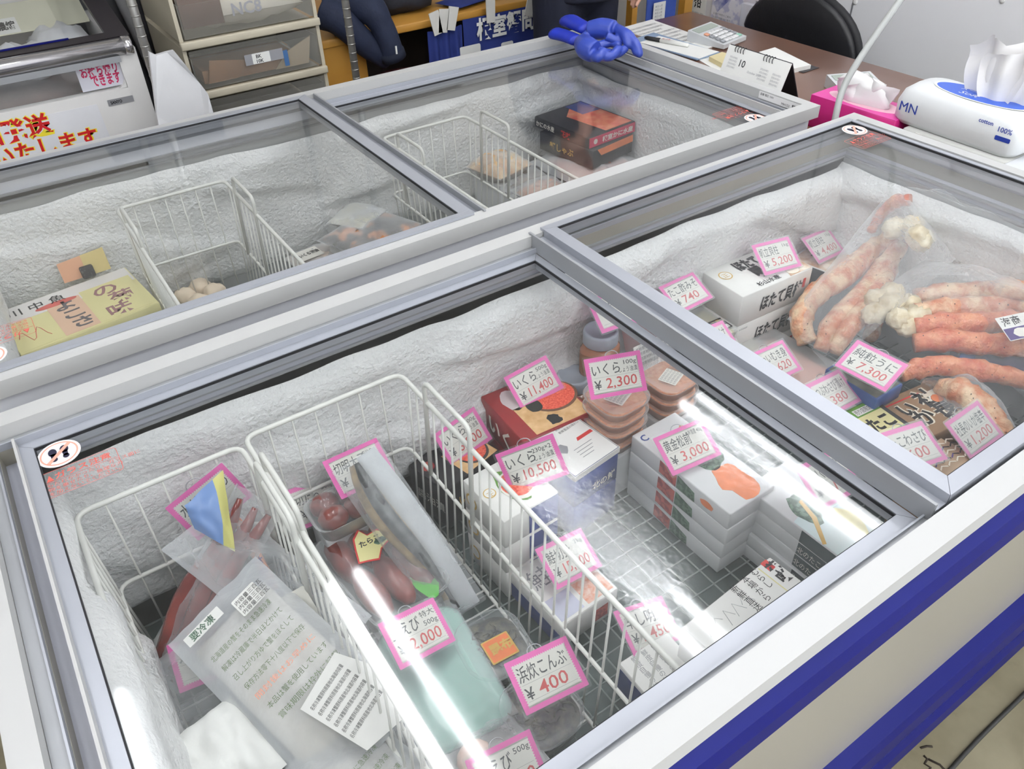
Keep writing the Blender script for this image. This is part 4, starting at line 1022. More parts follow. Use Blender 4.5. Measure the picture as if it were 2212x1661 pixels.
# big printed clear bag
_u = at(548, 1335, z=0.605)-at(448, 1440, z=0.580)
Mb = frame(at(622, 1455, z=0.592), _u, at(478, 1335, z=0.600)-at(690, 1585, z=0.555))
t = thing('crab_bag', 'big clear bag printed with green text, with a paper note, filling the left basket', 'bag', Mb.to_translation())
c = MB(); c.pillow(0.130, 0.25, 0.020, mat('white_shred', (226, 218, 204), 0.6, rgb2=(240, 236, 228), scale=14, bump=0.3, bscale=40), Mb, nu=18, nv=18, seed=2, nz=0.25); c.build('contents', t)
MB().pillow(0.165, 0.33, 0.027, M_bag2, Mb, nu=22, nv=22, seed=2, nz=0.25, fold=0.08, flange=0.05).build('film', t)
M_gt = mat('print_green_text', (86, 108, 70), 0.55); M_ot = mat('print_salmon', (232, 150, 122), 0.55)
pr = MB()
Mp = Mb @ Matrix.Translation((0, 0, 0.037))
random.seed(3)
for k, ln in enumerate(('北海道産の蟹をそのまま急速冷凍', '解凍は冷蔵庫で半日ほどかけて', '召し上がり方ゆで蟹をほぐして', '保存方法零下十八度以下で保存', '開封後はお早めに', '本品は蟹を使用しています', '賞味期限は枠外に記載')):
    pr.text(ln, 0.0095, M_gt if k != 4 else M_ot, Mp, -0.052+0.002*k, 0.075-0.021*k, 0.001, width=0.105)
pr.plate(rr2(0.060, 0.016, 0.001, 2, -0.03, 0.125), M_carton, Mp, -0.001, 0.0005); pr.text('要冷凍', 0.012, M_dgreen, Mp, -0.052, 0.120, 0.0008, bold=0.02)
pr.plate(rr2(0.040, 0.030, 0.002, 2, 0.035, 0.105), M_carton, Mp, -0.001, 0.0005)
for k in range(3): pr.text('内容量三百瓦', 0.007, M_ink, Mp, 0.018, 0.110-0.009*k, 0.0008)
pr.build('print', t)
no = MB(); Mn = Mb @ MT(0.035, -0.105, 0.040, 0.15); no.plate([(-0.045, 0.05), (0.035, 0.055), (0.05, -0.01), (0.02, -0.075), (-0.04, -0.055)], M_carton, Mn, 0, 0.0006)
for k in range(6): no.text('名称冷凍蟹原料原産地北海道内容量', 0.0065, M_ink, Mn, -0.038, 0.034-0.013*k, 0.0009, width=0.065)
no.build('note', t)
# lower bags
bagthing('clear_bag', 'shiny crumpled clear bag beside the left frost wall', 'bag', frame(at(425, 1500, z=0.50), Vector((0.9, 0.3, 0)), Vector((-0.3, 0.9, 0.1))), 0.10, 0.18, 0.030, M_bag, 44)
t = bagthing('paper_pack', 'soft white wrapped pack at the bottom left of the basket', 'pack', frame(at(478, 1640, z=0.57), Vector((0.9, 0.2, 0)), Vector((-0.25, 0.9, 0.1))), 0.11, 0.13, 0.030, mat('white_wrap', (236, 236, 232), 0.5, var=0.03, bump=0.4, bscale=20), 51, flange=0, fold=0.2)
t = bagthing('crab_bag', 'clear bag with green print at the bottom edge of the left basket', 'bag', frame((0.300, 0.235, 0.540), Vector((0.9, 0.35, 0)), Vector((-0.3, 0.9, 0.1))), 0.16, 0.30, 0.034, M_bag2, 61)
c = MB(); Mc2 = frame((0.300, 0.235, 0.540), Vector((0.9, 0.35, 0)), Vector((-0.3, 0.9, 0.1)))
c.pillow(0.13, 0.25, 0.026, MATS['white_shred'], Mc2, seed=61, nz=0.2); c.build('contents', t)
pr = MB()
for k in range(6): pr.text('要冷凍北海道産かに急速冷凍', 0.0085, M_gt, Mc2 @ Matrix.Translation((0, 0, 0.040)), -0.055, 0.06-0.02*k, 0.001, width=0.10)
pr.build('print', t)
t = bagthing('crab_bag', 'bag of orange crab legs along the left basket side', 'bag', frame((0.312, 0.43, 0.520), Vector((0.35, -0.9, -0.1)), Vector((0.9, 0.35, 0.1))), 0.30, 0.06, 0.02, M_bag, 71)
s = MB(); s.tube([at(690, 1420, z=0.52)+(at(745, 1530, z=0.50)-at(690, 1420, z=0.52))*k/6 for k in range(7)], [0.006, 0.009, 0.010, 0.010, 0.009, 0.008, 0.005], MATS['crab_orange'], seg=8); s.build('leg', t)

# ------------------------------------------------------------------ under the front right lid
M_photo = mat('scallop_photo', (196, 150, 110), 0.4, rgb2=(250, 240, 224), scale=22, thr=(0.4, 0.6))
def d_hot(b, M, w, l, h, top=True):
    F = FRONT(M, w, l, h)
    b.text('ほたて貝柱', h*0.46, M_ink, F, -w*0.22, -h*0.20, 0.0006, bold=0.03, width=w*0.58, slant=0.1)
    b.plate(rr2(0.008, h*0.3, 0.001, 2, w*0.40, h*0.1), M_red, F, 0, 0.0005)
    if not top: return
    b.plate(circ(0.016, 22, -w*0.36, l*0.16), M_gold, M, 0.0004, 0.0006); b.plate(circ(0.0135, 22, -w*0.36, l*0.16), M_carton, M, 0.0006, 0.0007)
    b.text('正', 0.016, M_gold, M, -w*0.36-0.008, l*0.16-0.007, 0.0009)
    b.text('ほたて', 0.036, M_ink, M, -w*0.17, l*0.14, 0.0008, bold=0.06, width=w*0.32)
    b.text('貝柱', 0.044, M_ink, M, -w*0.12, -l*0.22, 0.0008, bold=0.06, width=w*0.36)
    b.text('杉山水産', 0.015, M_ink, M, -w*0.22, -l*0.42, 0.0008, bold=0.02)
    b.plate([(w*0.18, -l*0.48), (w*0.49, -l*0.48), (w*0.49, l*0.2), (w*0.30, l*0.05)], M_photo, M, 0.0004, 0.0006)
    for k in range(3): b.blob(0.018, 0.014, 0.002, mat('scallop_flesh', (248, 238, 220), 0.4, var=0.05), M @ MT(w*(0.28+0.07*k), -l*(0.36-0.14*k), 0.0008), 0.1, k, 2)
HQ = [(1517, 590), (1640, 537), (1770, 568), (1616, 637)]
c, w, l, yaw = quadbox(HQ, 0.64); w, l = 0.217, 0.128
for k in range(3):
    h = 0.0795; z1 = 0.64-k*0.0797
    t = thing('scallop_box', ('topmost', 'middle', 'lowest')[k]+' white scallop box of the stack with black brush lettering', 'box', (c.x, c.y, z1-h), 'white scallop boxes')
    M = MT(c.x, c.y, z1, -0.03+random.uniform(-0.01, 0.01)); b = MB(); b.bbox((-w/2, -l/2, -h), (w/2, l/2, 0), M_carton, M, 0.002, 1); d_hot(b, M, w, l, h, k == 0); b.build('carton', t)
def d_hot2(b, M, w, l, h):
    b.plate([(-w*0.45, -l*0.45), (w*0.45, -l*0.45), (w*0.45, l*0.45), (-w*0.45, l*0.45)], M_photo, M, 0.0004, 0.0006)
    b.text('貝柱', 0.04, M_ink, M, -w*0.2, -l*0.1, 0.0008, bold=0.05)
t, M, w, l, h = carton('scallop_box', 'brown photo topped scallop box behind the stack, under the 4,400 card', 'box', [(1712, 560), (1770, 520), (1850, 545), (1792, 590)], 0.49, 0.572, M_carton, M_boxblack, d_hot2, 'white scallop boxes', size=(0.14, 0.11))
bt = thing('foam_block', 'foam block under the photo topped scallop box', 'box', (M.to_translation().x, M.to_translation().y, GZ))
MB().bbox((-0.06, -0.05, 0), (0.06, 0.05, 0.088), M_carton2, M @ Matrix.Translation((0, 0, -0.172)), 0.004).build('carton', bt)
# pickle tubs
M_pick = mat('pale_pickles', (206, 196, 138), 0.4, rgb2=(236, 230, 190), scale=36, coat=0.4, bump=0.5, bscale=60)
def pickle_tub(label, x, y, z0, w, l, yaw, lab=True, h=0.055):
    t = thing('pickle_tub', label, 'tub', (x, y, z0), 'clear tubs of pale pickles'); M = MT(x, y, z0, yaw)
    c = MB(); c.rloft([(0.002, w*0.82, l*0.82, 0.02), (h*0.8, w*0.92, l*0.92, 0.024), (h*0.88, w*0.7, l*0.7, 0.02)], M_pick, M); c.build('contents', t)
    b = MB(); b.rloft([(0, w*0.84, l*0.84, 0.02), (h*0.86, w*0.96, l*0.96, 0.026), (h*0.88, w, l, 0.028), (h*0.97, w, l, 0.028), (h, w*0.95, l*0.95, 0.026)], M_clear, M); b.build('tub', t)
    if lab:
        k = MB(); Mk = M @ MT(-w*0.05, -l*0.20, h+0.0015, 0); k.plate(rr2(w*0.72, l*0.34, 0.002), M_boxblack, Mk, -0.001, 0.0006); k.text('たこ酢みそ', 0.013, M_gold, Mk, -w*0.26, 0.004, 0.0009, bold=0.02)
        k.plate(rr2(w*0.36, l*0.10, 0.001, 2, -w*0.1, -l*0.11), M_carton, Mk, 0.0006, 0.0009)
        for q in range(14): k.box((-w*0.26+q*0.0026, -l*0.14, 0.0009), (-w*0.26+q*0.0026+0.001+0.0006*(q % 3 == 0), -l*0.09, 0.0011), M_ink, Mk)
        k.build('label', t)
c, w, l, yaw = quadbox([(1478, 682), (1545, 640), (1612, 690), (1555, 745)], 0.555)
pickle_tub('upper tub of pale pickles with a black label under the 740 card', c.x, c.y, 0.500, 0.13, 0.115, -0.05)
pickle_tub('lower tub of pale pickles under the one with the black label', c.x, c.y, 0.444, 0.13, 0.115, -0.03, False)
bt = thing('foam_block', 'foam block under the pickle tubs', 'box', (c.x, c.y, GZ)); MB().bbox((-0.05, -0.045, 0), (0.05, 0.045, 0.043), M_carton2, MT(c.x, c.y, GZ), 0.004).build('carton', bt)
c = at(1590, 745, z=0.50)
pickle_tub('clear lidded tub half under the lid frame before the scallop boxes', c.x, c.y, 0.445, 0.12, 0.11, 0.1, False)
bt = thing('foam_block', 'foam block under the half hidden clear tub', 'box', (c.x, c.y, GZ)); MB().bbox((-0.045, -0.04, 0), (0.045, 0.04, 0.044), M_carton2, MT(c.x, c.y, GZ, 0.1), 0.004).build('carton', bt)
# long pink tray of shelled crab
c, w, l, yaw = quadbox([(1668, 752), (1712, 738), (1796, 802), (1752, 822)], 0.515)
t = thing('crab_tray', 'long clear tray of pink shelled crab meat beside the scallop boxes', 'tray', (1.475, 0.565, GZ)); M = MT(1.475, 0.565, 0.462, 0.04)
MB().bbox((-0.055, -0.13, 0), (0.055, 0.13, 0.061), M_carton2, MT(1.475, 0.565, GZ, 0.04), 0.004).build('base_tray', t)
MB().rloft([(0.001, 0.105, 0.255, 0.012), (0.028, 0.115, 0.27, 0.014), (0.034, 0.08, 0.22, 0.012)], mat('crab_meat', (226, 150, 128), 0.35, rgb2=(240, 196, 178), scale=38, coat=0.5, bump=0.4, bscale=40), M).build('crab_meat', t)
MB().rloft([(0, 0.11, 0.26, 0.012), (0.036, 0.122, 0.28, 0.016), (0.038, 0.13, 0.288, 0.018), (0.046, 0.13, 0.288, 0.018), (0.047, 0.118, 0.276, 0.016)], M_clear, M).build('lid', t)
# sea urchin box
M_navy = mat('box_navy', (38, 62, 128), 0.35, rgb2=(70, 100, 160), scale=20)
def d_uni(b, M, w, l, h):
    b.plate([(-w*0.46, -l*0.46), (w*0.46, -l*0.46), (w*0.46, l*0.46), (-w*0.46, l*0.46)], mat('uni_photo', (60, 66, 60), 0.4, rgb2=(120, 124, 110), scale=30), M, 0.0004, 0.0006)
    b.plate(rr2(0.02, 0.02, 0.002, 2, w*0.3, -l*0.25), M_green, M, 0.0006, 0.0008); b.plate(rr2(0.012, 0.012, 0.001, 2, w*0.3, -l*0.25), M_red, M, 0.0008, 0.0009)
carton('urchin_box', 'navy blue sea urchin box with a clear cover under the 7,300 card', 'box', [(1788, 795), (1838, 765), (1950, 828), (1893, 868)], 0.545, 0.585, M_navy, M_navy, d_uni)
c, w, l, yaw = quadbox([(1788, 795), (1838, 765), (1950, 828), (1893, 868)], 0.585)
bt = thing('urchin_box', 'white box under the navy sea urchin box', 'box', (c.x, c.y, GZ)); MB().bbox((-w/2, -l/2, 0), (w/2, l/2, 0.144), M_carton2, MT(c.x, c.y, GZ, yaw), 0.003).build('carton', bt)
# green octopus pack
def d_tako(b, M, w, l, h):
    b.plate([(-w*0.48, -l*0.42), (w*0.48, -l*0.42), (w*0.48, l*0.18), (-w*0.48, l*0.18)], M_yellow, M, 0.0004, 0.0006)
    b.text('たこ', 0.036, M_ink, M, -w*0.36, -l*0.30, 0.0008, bold=0.04, width=w*0.68)
    b.plate([(-w*0.3, l*0.22), (w*0.48, l*0.22), (w*0.48, l*0.40), (-w*0.3, l*0.40)], M_carton, M, 0.0004, 0.0006); b.text('売り店限定 老舗', 0.012, M_ink, M, -w*0.28, l*0.26, 0.0008, width=w*0.7)
    b.plate([(w*0.38, -l*0.48), (w*0.49, -l*0.48), (w*0.49, l*0.48), (w*0.38, l*0.48)], M_boxblack, M, 0.0006, 0.0008)
carton('octopus_pack', 'green and yellow octopus pack with black lettering by the lid frame', 'pack', [(1822, 890), (1885, 858), (1962, 915), (1900, 955)], 0.525, 0.56, M_green, M_green, d_tako)
c, w, l, yaw = quadbox([(1822, 890), (1885, 858), (1962, 915), (1900, 955)], 0.56)
bt = thing('octopus_pack', 'pale pack beneath the green and yellow octopus pack', 'pack', (c.x, c.y, GZ)); MB().bbox((-w*0.45, -l*0.45, 0), (w*0.45, l*0.45, 0.124), M_carton2, MT(c.x, c.y, GZ, yaw), 0.004).build('carton', bt)
# brown squid packs
M_kraft = mat('kraft_brown', (150, 118, 88), 0.5, var=0.06, scale=20); M_outline = mat('letter_outline', (232, 224, 206), 0.5)
def d_sha(b, M, w, l, h):
    b.box((-w*0.49, l*0.34, 0.0004), (w*0.2, l*0.37, 0.0006), M_red, M)
    for ch, x, y, s in (('社', 0.02, 0.04, 0.046), ('長', 0.06, -0.26, 0.046), ('の', 0.10, -0.45, 0.026), ('い', -0.34, 0.02, 0.038), ('か', -0.30, -0.26, 0.042)):
        b.text(ch, s, M_outline, M, w*x, l*y, 0.0008, bold=0.07); b.text(ch, s, M_ink, M, w*x, l*y, 0.0011, bold=0.03)
    b.plate(rr2(0.036, 0.045, 0.003, 3, w*0.33, l*0.12), M_carton, M, 0.0004, 0.0006); b.blob(0.014, 0.012, 0.0015, M_orange, M @ MT(w*0.33, l*0.11, 0.0008), 0.15, 2, 2)
carton('squid_pack', 'brown squid pack with large black outlined characters and a red band', 'pack', [(1908, 872), (1998, 820), (2095, 890), (2000, 965)], 0.525, 0.552, M_kraft, M_kraft, d_sha)
c, w, l, yaw = quadbox([(1908, 872), (1998, 820), (2095, 890), (2000, 965)], 0.552)
bt = thing('squid_pack', 'plain pack beneath the brown squid pack with black characters', 'pack', (c.x, c.y, GZ)); MB().bbox((-w*0.45, -l*0.45, 0), (w*0.45, l*0.45, 0.124), M_kraft, MT(c.x, c.y, GZ, yaw), 0.004).build('carton', bt)
q = [(1960, 985), (2035, 935), (2125, 990), (2040, 1052)]
c, w, l, yaw = quadbox(q, 0.60)
t = thing('squid_pack', 'brown zigzag patterned squid pouch in the front corner of the raised lid', 'pack', (c.x, c.y, GZ))
M = MT(c.x, c.y, 0.585, yaw); b = MB(); b.pillow(w*1.05, l*1.05, 0.018, mat('kraft_pouch', (178, 148, 120), 0.45, rgb2=(206, 178, 150), scale=18, bump=0.3, bscale=24), M, seed=5, nz=0.2); b.build('pouch', t)
b = MB()
for k in range(4):
    for j in range(5):
        x = -w*0.35+k*w*0.2; y = -l*0.25+j*l*0.12
        b.plate([(x, y), (x+w*0.09, y+l*0.07), (x+w*0.09, y+l*0.10), (x, y+l*0.035)], (M_purple if (j+k) % 2 else M_boxblack) if j % 2 else M_outline, M @ Matrix.Translation((0, 0, 0.021)), 0, 0.0005)
        b.plate([(x+w*0.18, y), (x+w*0.09, y+l*0.07), (x+w*0.09, y+l*0.10), (x+w*0.18, y+l*0.035)], M_boxblack if j % 2 else M_outline, M @ Matrix.Translation((0, 0, 0.021)), 0, 0.0005)
b.build('zigzag_print', t)
bt = thing('squid_pack', 'pack hidden beneath the zigzag patterned squid pouch', 'pack', (c.x, c.y, GZ)); MB().bbox((-w*0.45, -l*0.42, 0), (w*0.45, l*0.42, 0.164), M_kraft, MT(c.x, c.y, GZ, yaw), 0.004).build('carton', bt)

# ---- crab legs in big bags
M_shell = mat('crab_shell', (200, 112, 62), 0.35, rgb2=(238, 206, 166), scale=28, detail=8, thr=(0.38, 0.62), bump=0.8, bscale=90, coat=0.35)
M_shell2 = mat('crab_shell_red', (196, 92, 58), 0.35, rgb2=(226, 150, 108), scale=30, detail=8, thr=(0.4, 0.65), bump=0.8, bscale=90, coat=0.35)
M_pale = mat('crab_shoulder', (196, 172, 124), 0.35, rgb2=(236, 226, 198), scale=36, detail=8, bump=0.5, bscale=50, coat=0.5)
M_spot = mat('shell_spot', (70, 50, 44), 0.5)
def crab_leg(t, pts, rad, m, seed, part='leg', spots=True, seg=12):
    s = MB(); P = smooth_path(pts, 6); n = len(P); R = []
    for i in range(n):
        u = i/(n-1)*(len(rad)-1); k = min(int(u), len(rad)-2); r = rad[k]+(rad[k+1]-rad[k])*(u-k)
        R.append(r*(1+0.16*fnoise(i*0.9, seed, 2)+0.13*(1 if (i % 12) in (5, 6) else 0)))
    s.tube(P, R, m, seg=seg)
    k0 = len(s.v)
    for q in range(k0):
        v = Vector(s.v[q]); s.v[q] = tuple(v+Vector((fnoise(v.x*70, v.y*70+v.z*70, seed), fnoise(v.y*70, v.z*70, seed+7), fnoise(v.z*70+v.x*70, v.y*70, seed+3)))*0.0035)
    if spots:
        rnd = random.Random(seed)
        for k in range(7):
            i = rnd.randrange(2, n-2); a = rnd.uniform(-0.6, 0.9)
            tg = (P[i+1]-P[i-1]).normalized(); up = (Vector((0, -0.5, 0.85))-tg*tg.dot(Vector((0, -0.5, 0.85)))).normalized(); sd = tg.cross(up)
            s.blob(0.0013, 0.0013, 0.0013, M_spot, Matrix.Translation(P[i]+(up*math.cos(a)+sd*math.sin(a))*R[i]*1.0), 0.1, k, 1)
    return s.build(part, t)
def inside(x, y, z, lim=1.832, yl=0.812):
    # a point at that pixel and height, kept inside the chest
    p = at(x, y, z=z)
    if p.x > lim: p = at(x, y, X=lim)
    if p.y > yl: p = at(x, y, Y=yl)
    return p
Lg = lambda pts: [inside(x, y, z) for x, y, z in pts]
t = thing('crab_leg_bag', 'clear bag of bent pale orange crab legs standing against the right wall', 'crab bag', at(1830, 650, z=0.45), 'clear bags of crab legs')
crab_leg(t, Lg([(1945, 500, 0.62), (1890, 540, 0.61), (1815, 598, 0.60), (1760, 640, 0.59), (1730, 690, 0.57), (1745, 740, 0.54)]), [0.020, 0.026, 0.030, 0.024, 0.026, 0.018], M_shell, 1)
crab_leg(t, Lg([(1950, 520, 0.61), (1905, 585, 0.60), (1840, 660, 0.575), (1790, 710, 0.56), (1775, 755, 0.53)]), [0.018, 0.024, 0.026, 0.020, 0.016], M_shell, 2)
crab_leg(t, Lg([(1925, 575, 0.60), (1890, 640, 0.585), (1840, 700, 0.57), (1800, 760, 0.53)]), [0.018, 0.024, 0.024, 0.014], M_shell, 3)
crab_leg(t, Lg([(1965, 432, 0.62), (1935, 436, 0.615), (1905, 462, 0.60), (1880, 500, 0.585)]), [0.013, 0.015, 0.013, 0.008], M_shell2, 4, spots=False)
crab_leg(t, Lg([(1880, 560, 0.55), (1900, 640, 0.53), (1880, 730, 0.50)]), [0.018, 0.022, 0.016], M_shell, 15)
s = MB(); p = inside(1950, 500, 0.625, 1.79)
for k in range(5): s.blob(0.030-0.003*k, 0.024, 0.024, M_pale, Matrix.Translation(p+Vector((0.022*math.sin(k*1.9), 0.020*math.cos(k*1.3)-0.012*k, 0.012*math.sin(k)))), 0.25, k, 3, 4)
s.build('shoulder', t)
def bagsheet(t, q, m, n=22, bulge=0.03, seed=0, wr=0.012, part='film'):
    vs = []; fs = []
    for i in range(n+1):
        for j in range(n+1):
            u = i/n; v = j/n
            p = (q[0]*(1-u)+q[1]*u)*(1-v)+(q[3]*(1-u)+q[2]*u)*v
            p = p+Vector((0, -0.25, 1))*(bulge*(math.sin(PI*u)*math.sin(PI*v))**0.6+wr*fnoise(u*4, v*4, seed)+wr*0.5*abs(fnoise(u*9, v*9, seed+3)))
            vs.append(p)
    for i in range(n):
        for j in range(n): a = i*(n+1)+j; fs.append((a, a+n+1, a+n+2, a+1))
    return MB().add(vs, fs, m, I4, True).build(part, t)
M_bag3 = mat('big_bag_film', (238, 240, 242), 0.14, alpha=0.13, var=0.01, bump=1.0, bscale=14)
bagsheet(t, Lg([(1700, 690, 0.57), (1935, 395, 0.66), (2065, 560, 0.63), (1790, 800, 0.54)]), M_bag3, bulge=0.05, seed=7)
t = thing('crab_leg_bag', 'clear bag of thick orange crab legs with a pale shoulder end and paper label', 'crab bag', at(2100, 690, z=0.45), 'clear bags of crab legs')
for k, (y0, y1, zz) in enumerate(((635, 620, 0.625), (668, 652, 0.630), (700, 690, 0.622), (735, 742, 0.610))):
    crab_leg(t, Lg([(1975, y0+6, zz-0.01), (2040, y0, zz), (2110, (y0+y1)/2+4, zz), (2180, y1+4, zz), (2240, y1+12, zz-0.01)]), [0.019, 0.023, 0.024, 0.022, 0.018], M_shell if k < 2 else M_shell2, 20+k)
s = MB(); p = at(1945, 665, z=0.61)
for k in range(11): s.blob(0.028+0.008*math.sin(k*5), 0.026, 0.022, M_pale, Matrix.Translation(p+Vector((0.040*math.sin(k*2.1)-0.010, 0.050*math.cos(k*1.7), 0.010*math.sin(k*3)))), 0.35, k+5, 3, 4)
s.build('shoulder', t)
l = MB(); Ml = frame(at(2200, 705, z=0.665), (0.93, -0.3, 0.0), (0.3, 0.85, 0.35)); l.plate(rr2(0.075, 0.055, 0.002), M_carton, Ml, 0, 0.0005); l.text('海商', 0.020, M_ink, Ml, -0.03, 0.006, 0.0008, bold=0.01); l.plate([(-0.036, -0.026), (0.036, -0.026), (0.036, 0.0), (-0.036, 0.0)], M_purple, Ml, 0.0005, 0.0008); l.plate(shade_pts(14, 0.02, 0.011, 0, -0.013, 2), M_card, Ml, 0.0008, 0.001)
l.build('label', t)
bagsheet(t, Lg([(1880, 640, 0.60), (2000, 560, 0.64), (2260, 620, 0.66), (2250, 790, 0.60)]), M_bag3, bulge=0.045, seed=17)
t = thing('crab_piece', 'long single dark orange crab leg lying below the bagged legs', 'crab leg', at(2080, 795, z=0.5))
crab_leg(t, Lg([(1945, 810, 0.58), (1985, 795, 0.59), (2040, 790, 0.59), (2120, 802, 0.585), (2200, 818, 0.575), (2300, 850, 0.555)]), [0.014, 0.019, 0.021, 0.020, 0.019, 0.015], M_shell2, 33)
t = thing('crab_leg_bag', 'bag of crab claws with a navy band beneath the thick crab legs', 'crab bag', at(2130, 780, z=0.45), 'clear bags of crab legs')
crab_leg(t, Lg([(2060, 765, 0.56), (2120, 772, 0.56), (2230, 790, 0.555)]), [0.026, 0.032, 0.028], mat('navy_wrap', (58, 58, 92), 0.35, rgb2=(110, 104, 138), scale=20, coat=0.4), 44, 'wrapper', spots=False)
p = at(2090, 770, z=0.585); s = MB(); s.plate(circ(0.022, 20, ry=0.012), M_navy, frame(p, (1, -0.1, 0), (0, 0.8, 0.5)), 0, 0.0005); s.build('emblem', t)
t = thing('crab_leg_bag', 'rounded clear bag of pale crab claws behind the 1,200 card', 'crab bag', at(2110, 880, z=0.47), 'clear bags of crab legs')
crab_leg(t, Lg([(2030, 835, 0.56), (2075, 848, 0.575), (2120, 885, 0.57), (2150, 935, 0.555), (2160, 990, 0.53)]), [0.018, 0.026, 0.030, 0.028, 0.018], M_shell, 51, 'claw')
crab_leg(t, Lg([(2000, 830, 0.535), (2060, 870, 0.54), (2110, 930, 0.54), (2120, 980, 0.52)]), [0.016, 0.022, 0.022, 0.016], M_shell, 52, 'claw')
bagsheet(t, Lg([(1985, 820, 0.55), (2110, 800, 0.58), (2210, 960, 0.54), (2120, 1040, 0.52)]), M_bag3, bulge=0.035, seed=27)
# big empty-looking clear bag spread over the right side
t = thing('clear_bag', 'large crinkled clear bag slumped in the right end of the front freezer', 'bag', at(2080, 480, z=0.5))
bagsheet(t, Lg([(1890, 400, 0.68), (2010, 412, 0.74), (2230, 500, 0.74), (2160, 640, 0.66)]), M_bag3, bulge=0.02, seed=37, wr=0.015, n=30)

# ------------------------------------------------------------------ rear freezer contents
def d_mai(b, M, w, l, h):
    b.plate([(-w*0.49, l*0.16), (w*0.49, l*0.16), (w*0.49, l*0.49), (-w*0.49, l*0.49)], mat('pouch_white', (228, 224, 220), 0.5), M, 0.0004, 0.0006)
    b.plate([(w*0.08, -l*0.46), (w*0.47, -l*0.46), (w*0.47, l*0.30), (w*0.08, l*0.30)], M_yellow, M, 0.0006, 0.0008)
    b.plate([(-w*0.18, -l*0.46), (w*0.07, -l*0.46), (w*0.07, l*0.26), (-w*0.18, l*0.26)], mat('pouch_peach', (228, 190, 160), 0.5, var=0.04), M, 0.0006, 0.0008)
    b.plate([(-w*0.47, -l*0.46), (-w*0.20, -l*0.46), (-w*0.20, l*0.10), (-w*0.47, l*0.10)], M_yellow, M, 0.0006, 0.0008)
    mp_ = mat('brush_mauve', (156, 112, 116), 0.5)
    for k, ch in enumerate('の菊味'): b.text(ch, l*0.24, mp_, M, w*(0.16+0.07*(k % 2)), l*(0.06-0.24*k), 0.001, bold=0.02, width=w*0.18)
    mg_ = mat('brush_grey', (96, 92, 96), 0.5)
    for k, ch in enumerate('よこさ'): b.text(ch, l*0.20, mg_, M, -w*0.13+w*0.02*k, l*0.06-l*0.22*k, 0.001, bold=0.03, width=w*0.14)
    b.tube([(-w*0.45+w*0.02*k, -l*0.2+l*0.12*math.sin(k*1.1), 0.001) for k in range(11)], 0.0009, M_redt, M, seg=4)
    b.plate(shade_pts(20, w*0.16, l*0.05, -w*0.10, l*0.24, 3, 0.3), M_redt, M, 0.0008, 0.001)
    b.text('川 中 魚', l*0.15, M_ink, M, -w*0.44, l*0.28, 0.001, bold=0.01)
YQ = [(-8, 682), (275, 570), (333, 655), (45, 772)]
t, M, w, l, h = carton('sweets_box', 'flat yellow and peach packet with brush lettering in the rear freezer', 'box', YQ, 0.545, 0.585, M_yellow, M_yellow, d_mai)
bt = thing('sweets_box', 'yellow packet underneath the brush lettered packet in the rear freezer', 'box', (M.to_translation().x, M.to_translation().y, GZ))
MB().bbox((-w*0.48, -l*0.47, 0), (w*0.48, l*0.47, 0.144), M_yellow, M @ Matrix.Translation((0, 0, 0.40-0.585)), 0.004).build('carton', bt)
t = thing('card_holder', 'yellow and orange card held upright by a black clip in the rear freezer', 'card', at(190, 600, z=0.587))
p0, p1 = at(140, 612, z=0.589), at(240, 580, z=0.589); Mk = frame(p0, p1-p0, (0, 0.25, 1)); L1 = (p1-p0).length
MB().plate([(0, 0), (L1*0.5, 0), (L1*0.5, 0.052), (0, 0.048)], mat('card_orange', (232, 176, 140), 0.5), Mk, -0.0004, 0.0004).plate([(L1*0.5, 0), (L1, 0), (L1, 0.056), (L1*0.5, 0.052)], mat('card_yellow', (226, 206, 140), 0.5), Mk, -0.0004, 0.0004).build('card', t)
s = MB(); s.bbox((L1*0.38, -0.004, -0.012), (L1*0.66, 0.026, 0.012), mat('clip_black', (44, 44, 46), 0.5, rgb2=(120, 120, 122), scale=160, thr=(0.55, 0.7)), Mk, 0.004); s.build('clip', t)
# balls in the empty looking basket
for k, (x, y) in enumerate(((398, 632), (430, 612), (462, 622), (428, 646))):
    p = at(x, y, z=0.47); tag(MB().blob(0.030, 0.028, 0.026, mat('pale_dough', (232, 214, 190), 0.6, var=0.05), Matrix.Translation((p.x, p.y, 0.456)), 0.15, k, 3).build('frozen_ball'), 'pale frozen ball at the front of the empty looking rear basket', 'frozen ball', 'pale frozen balls')
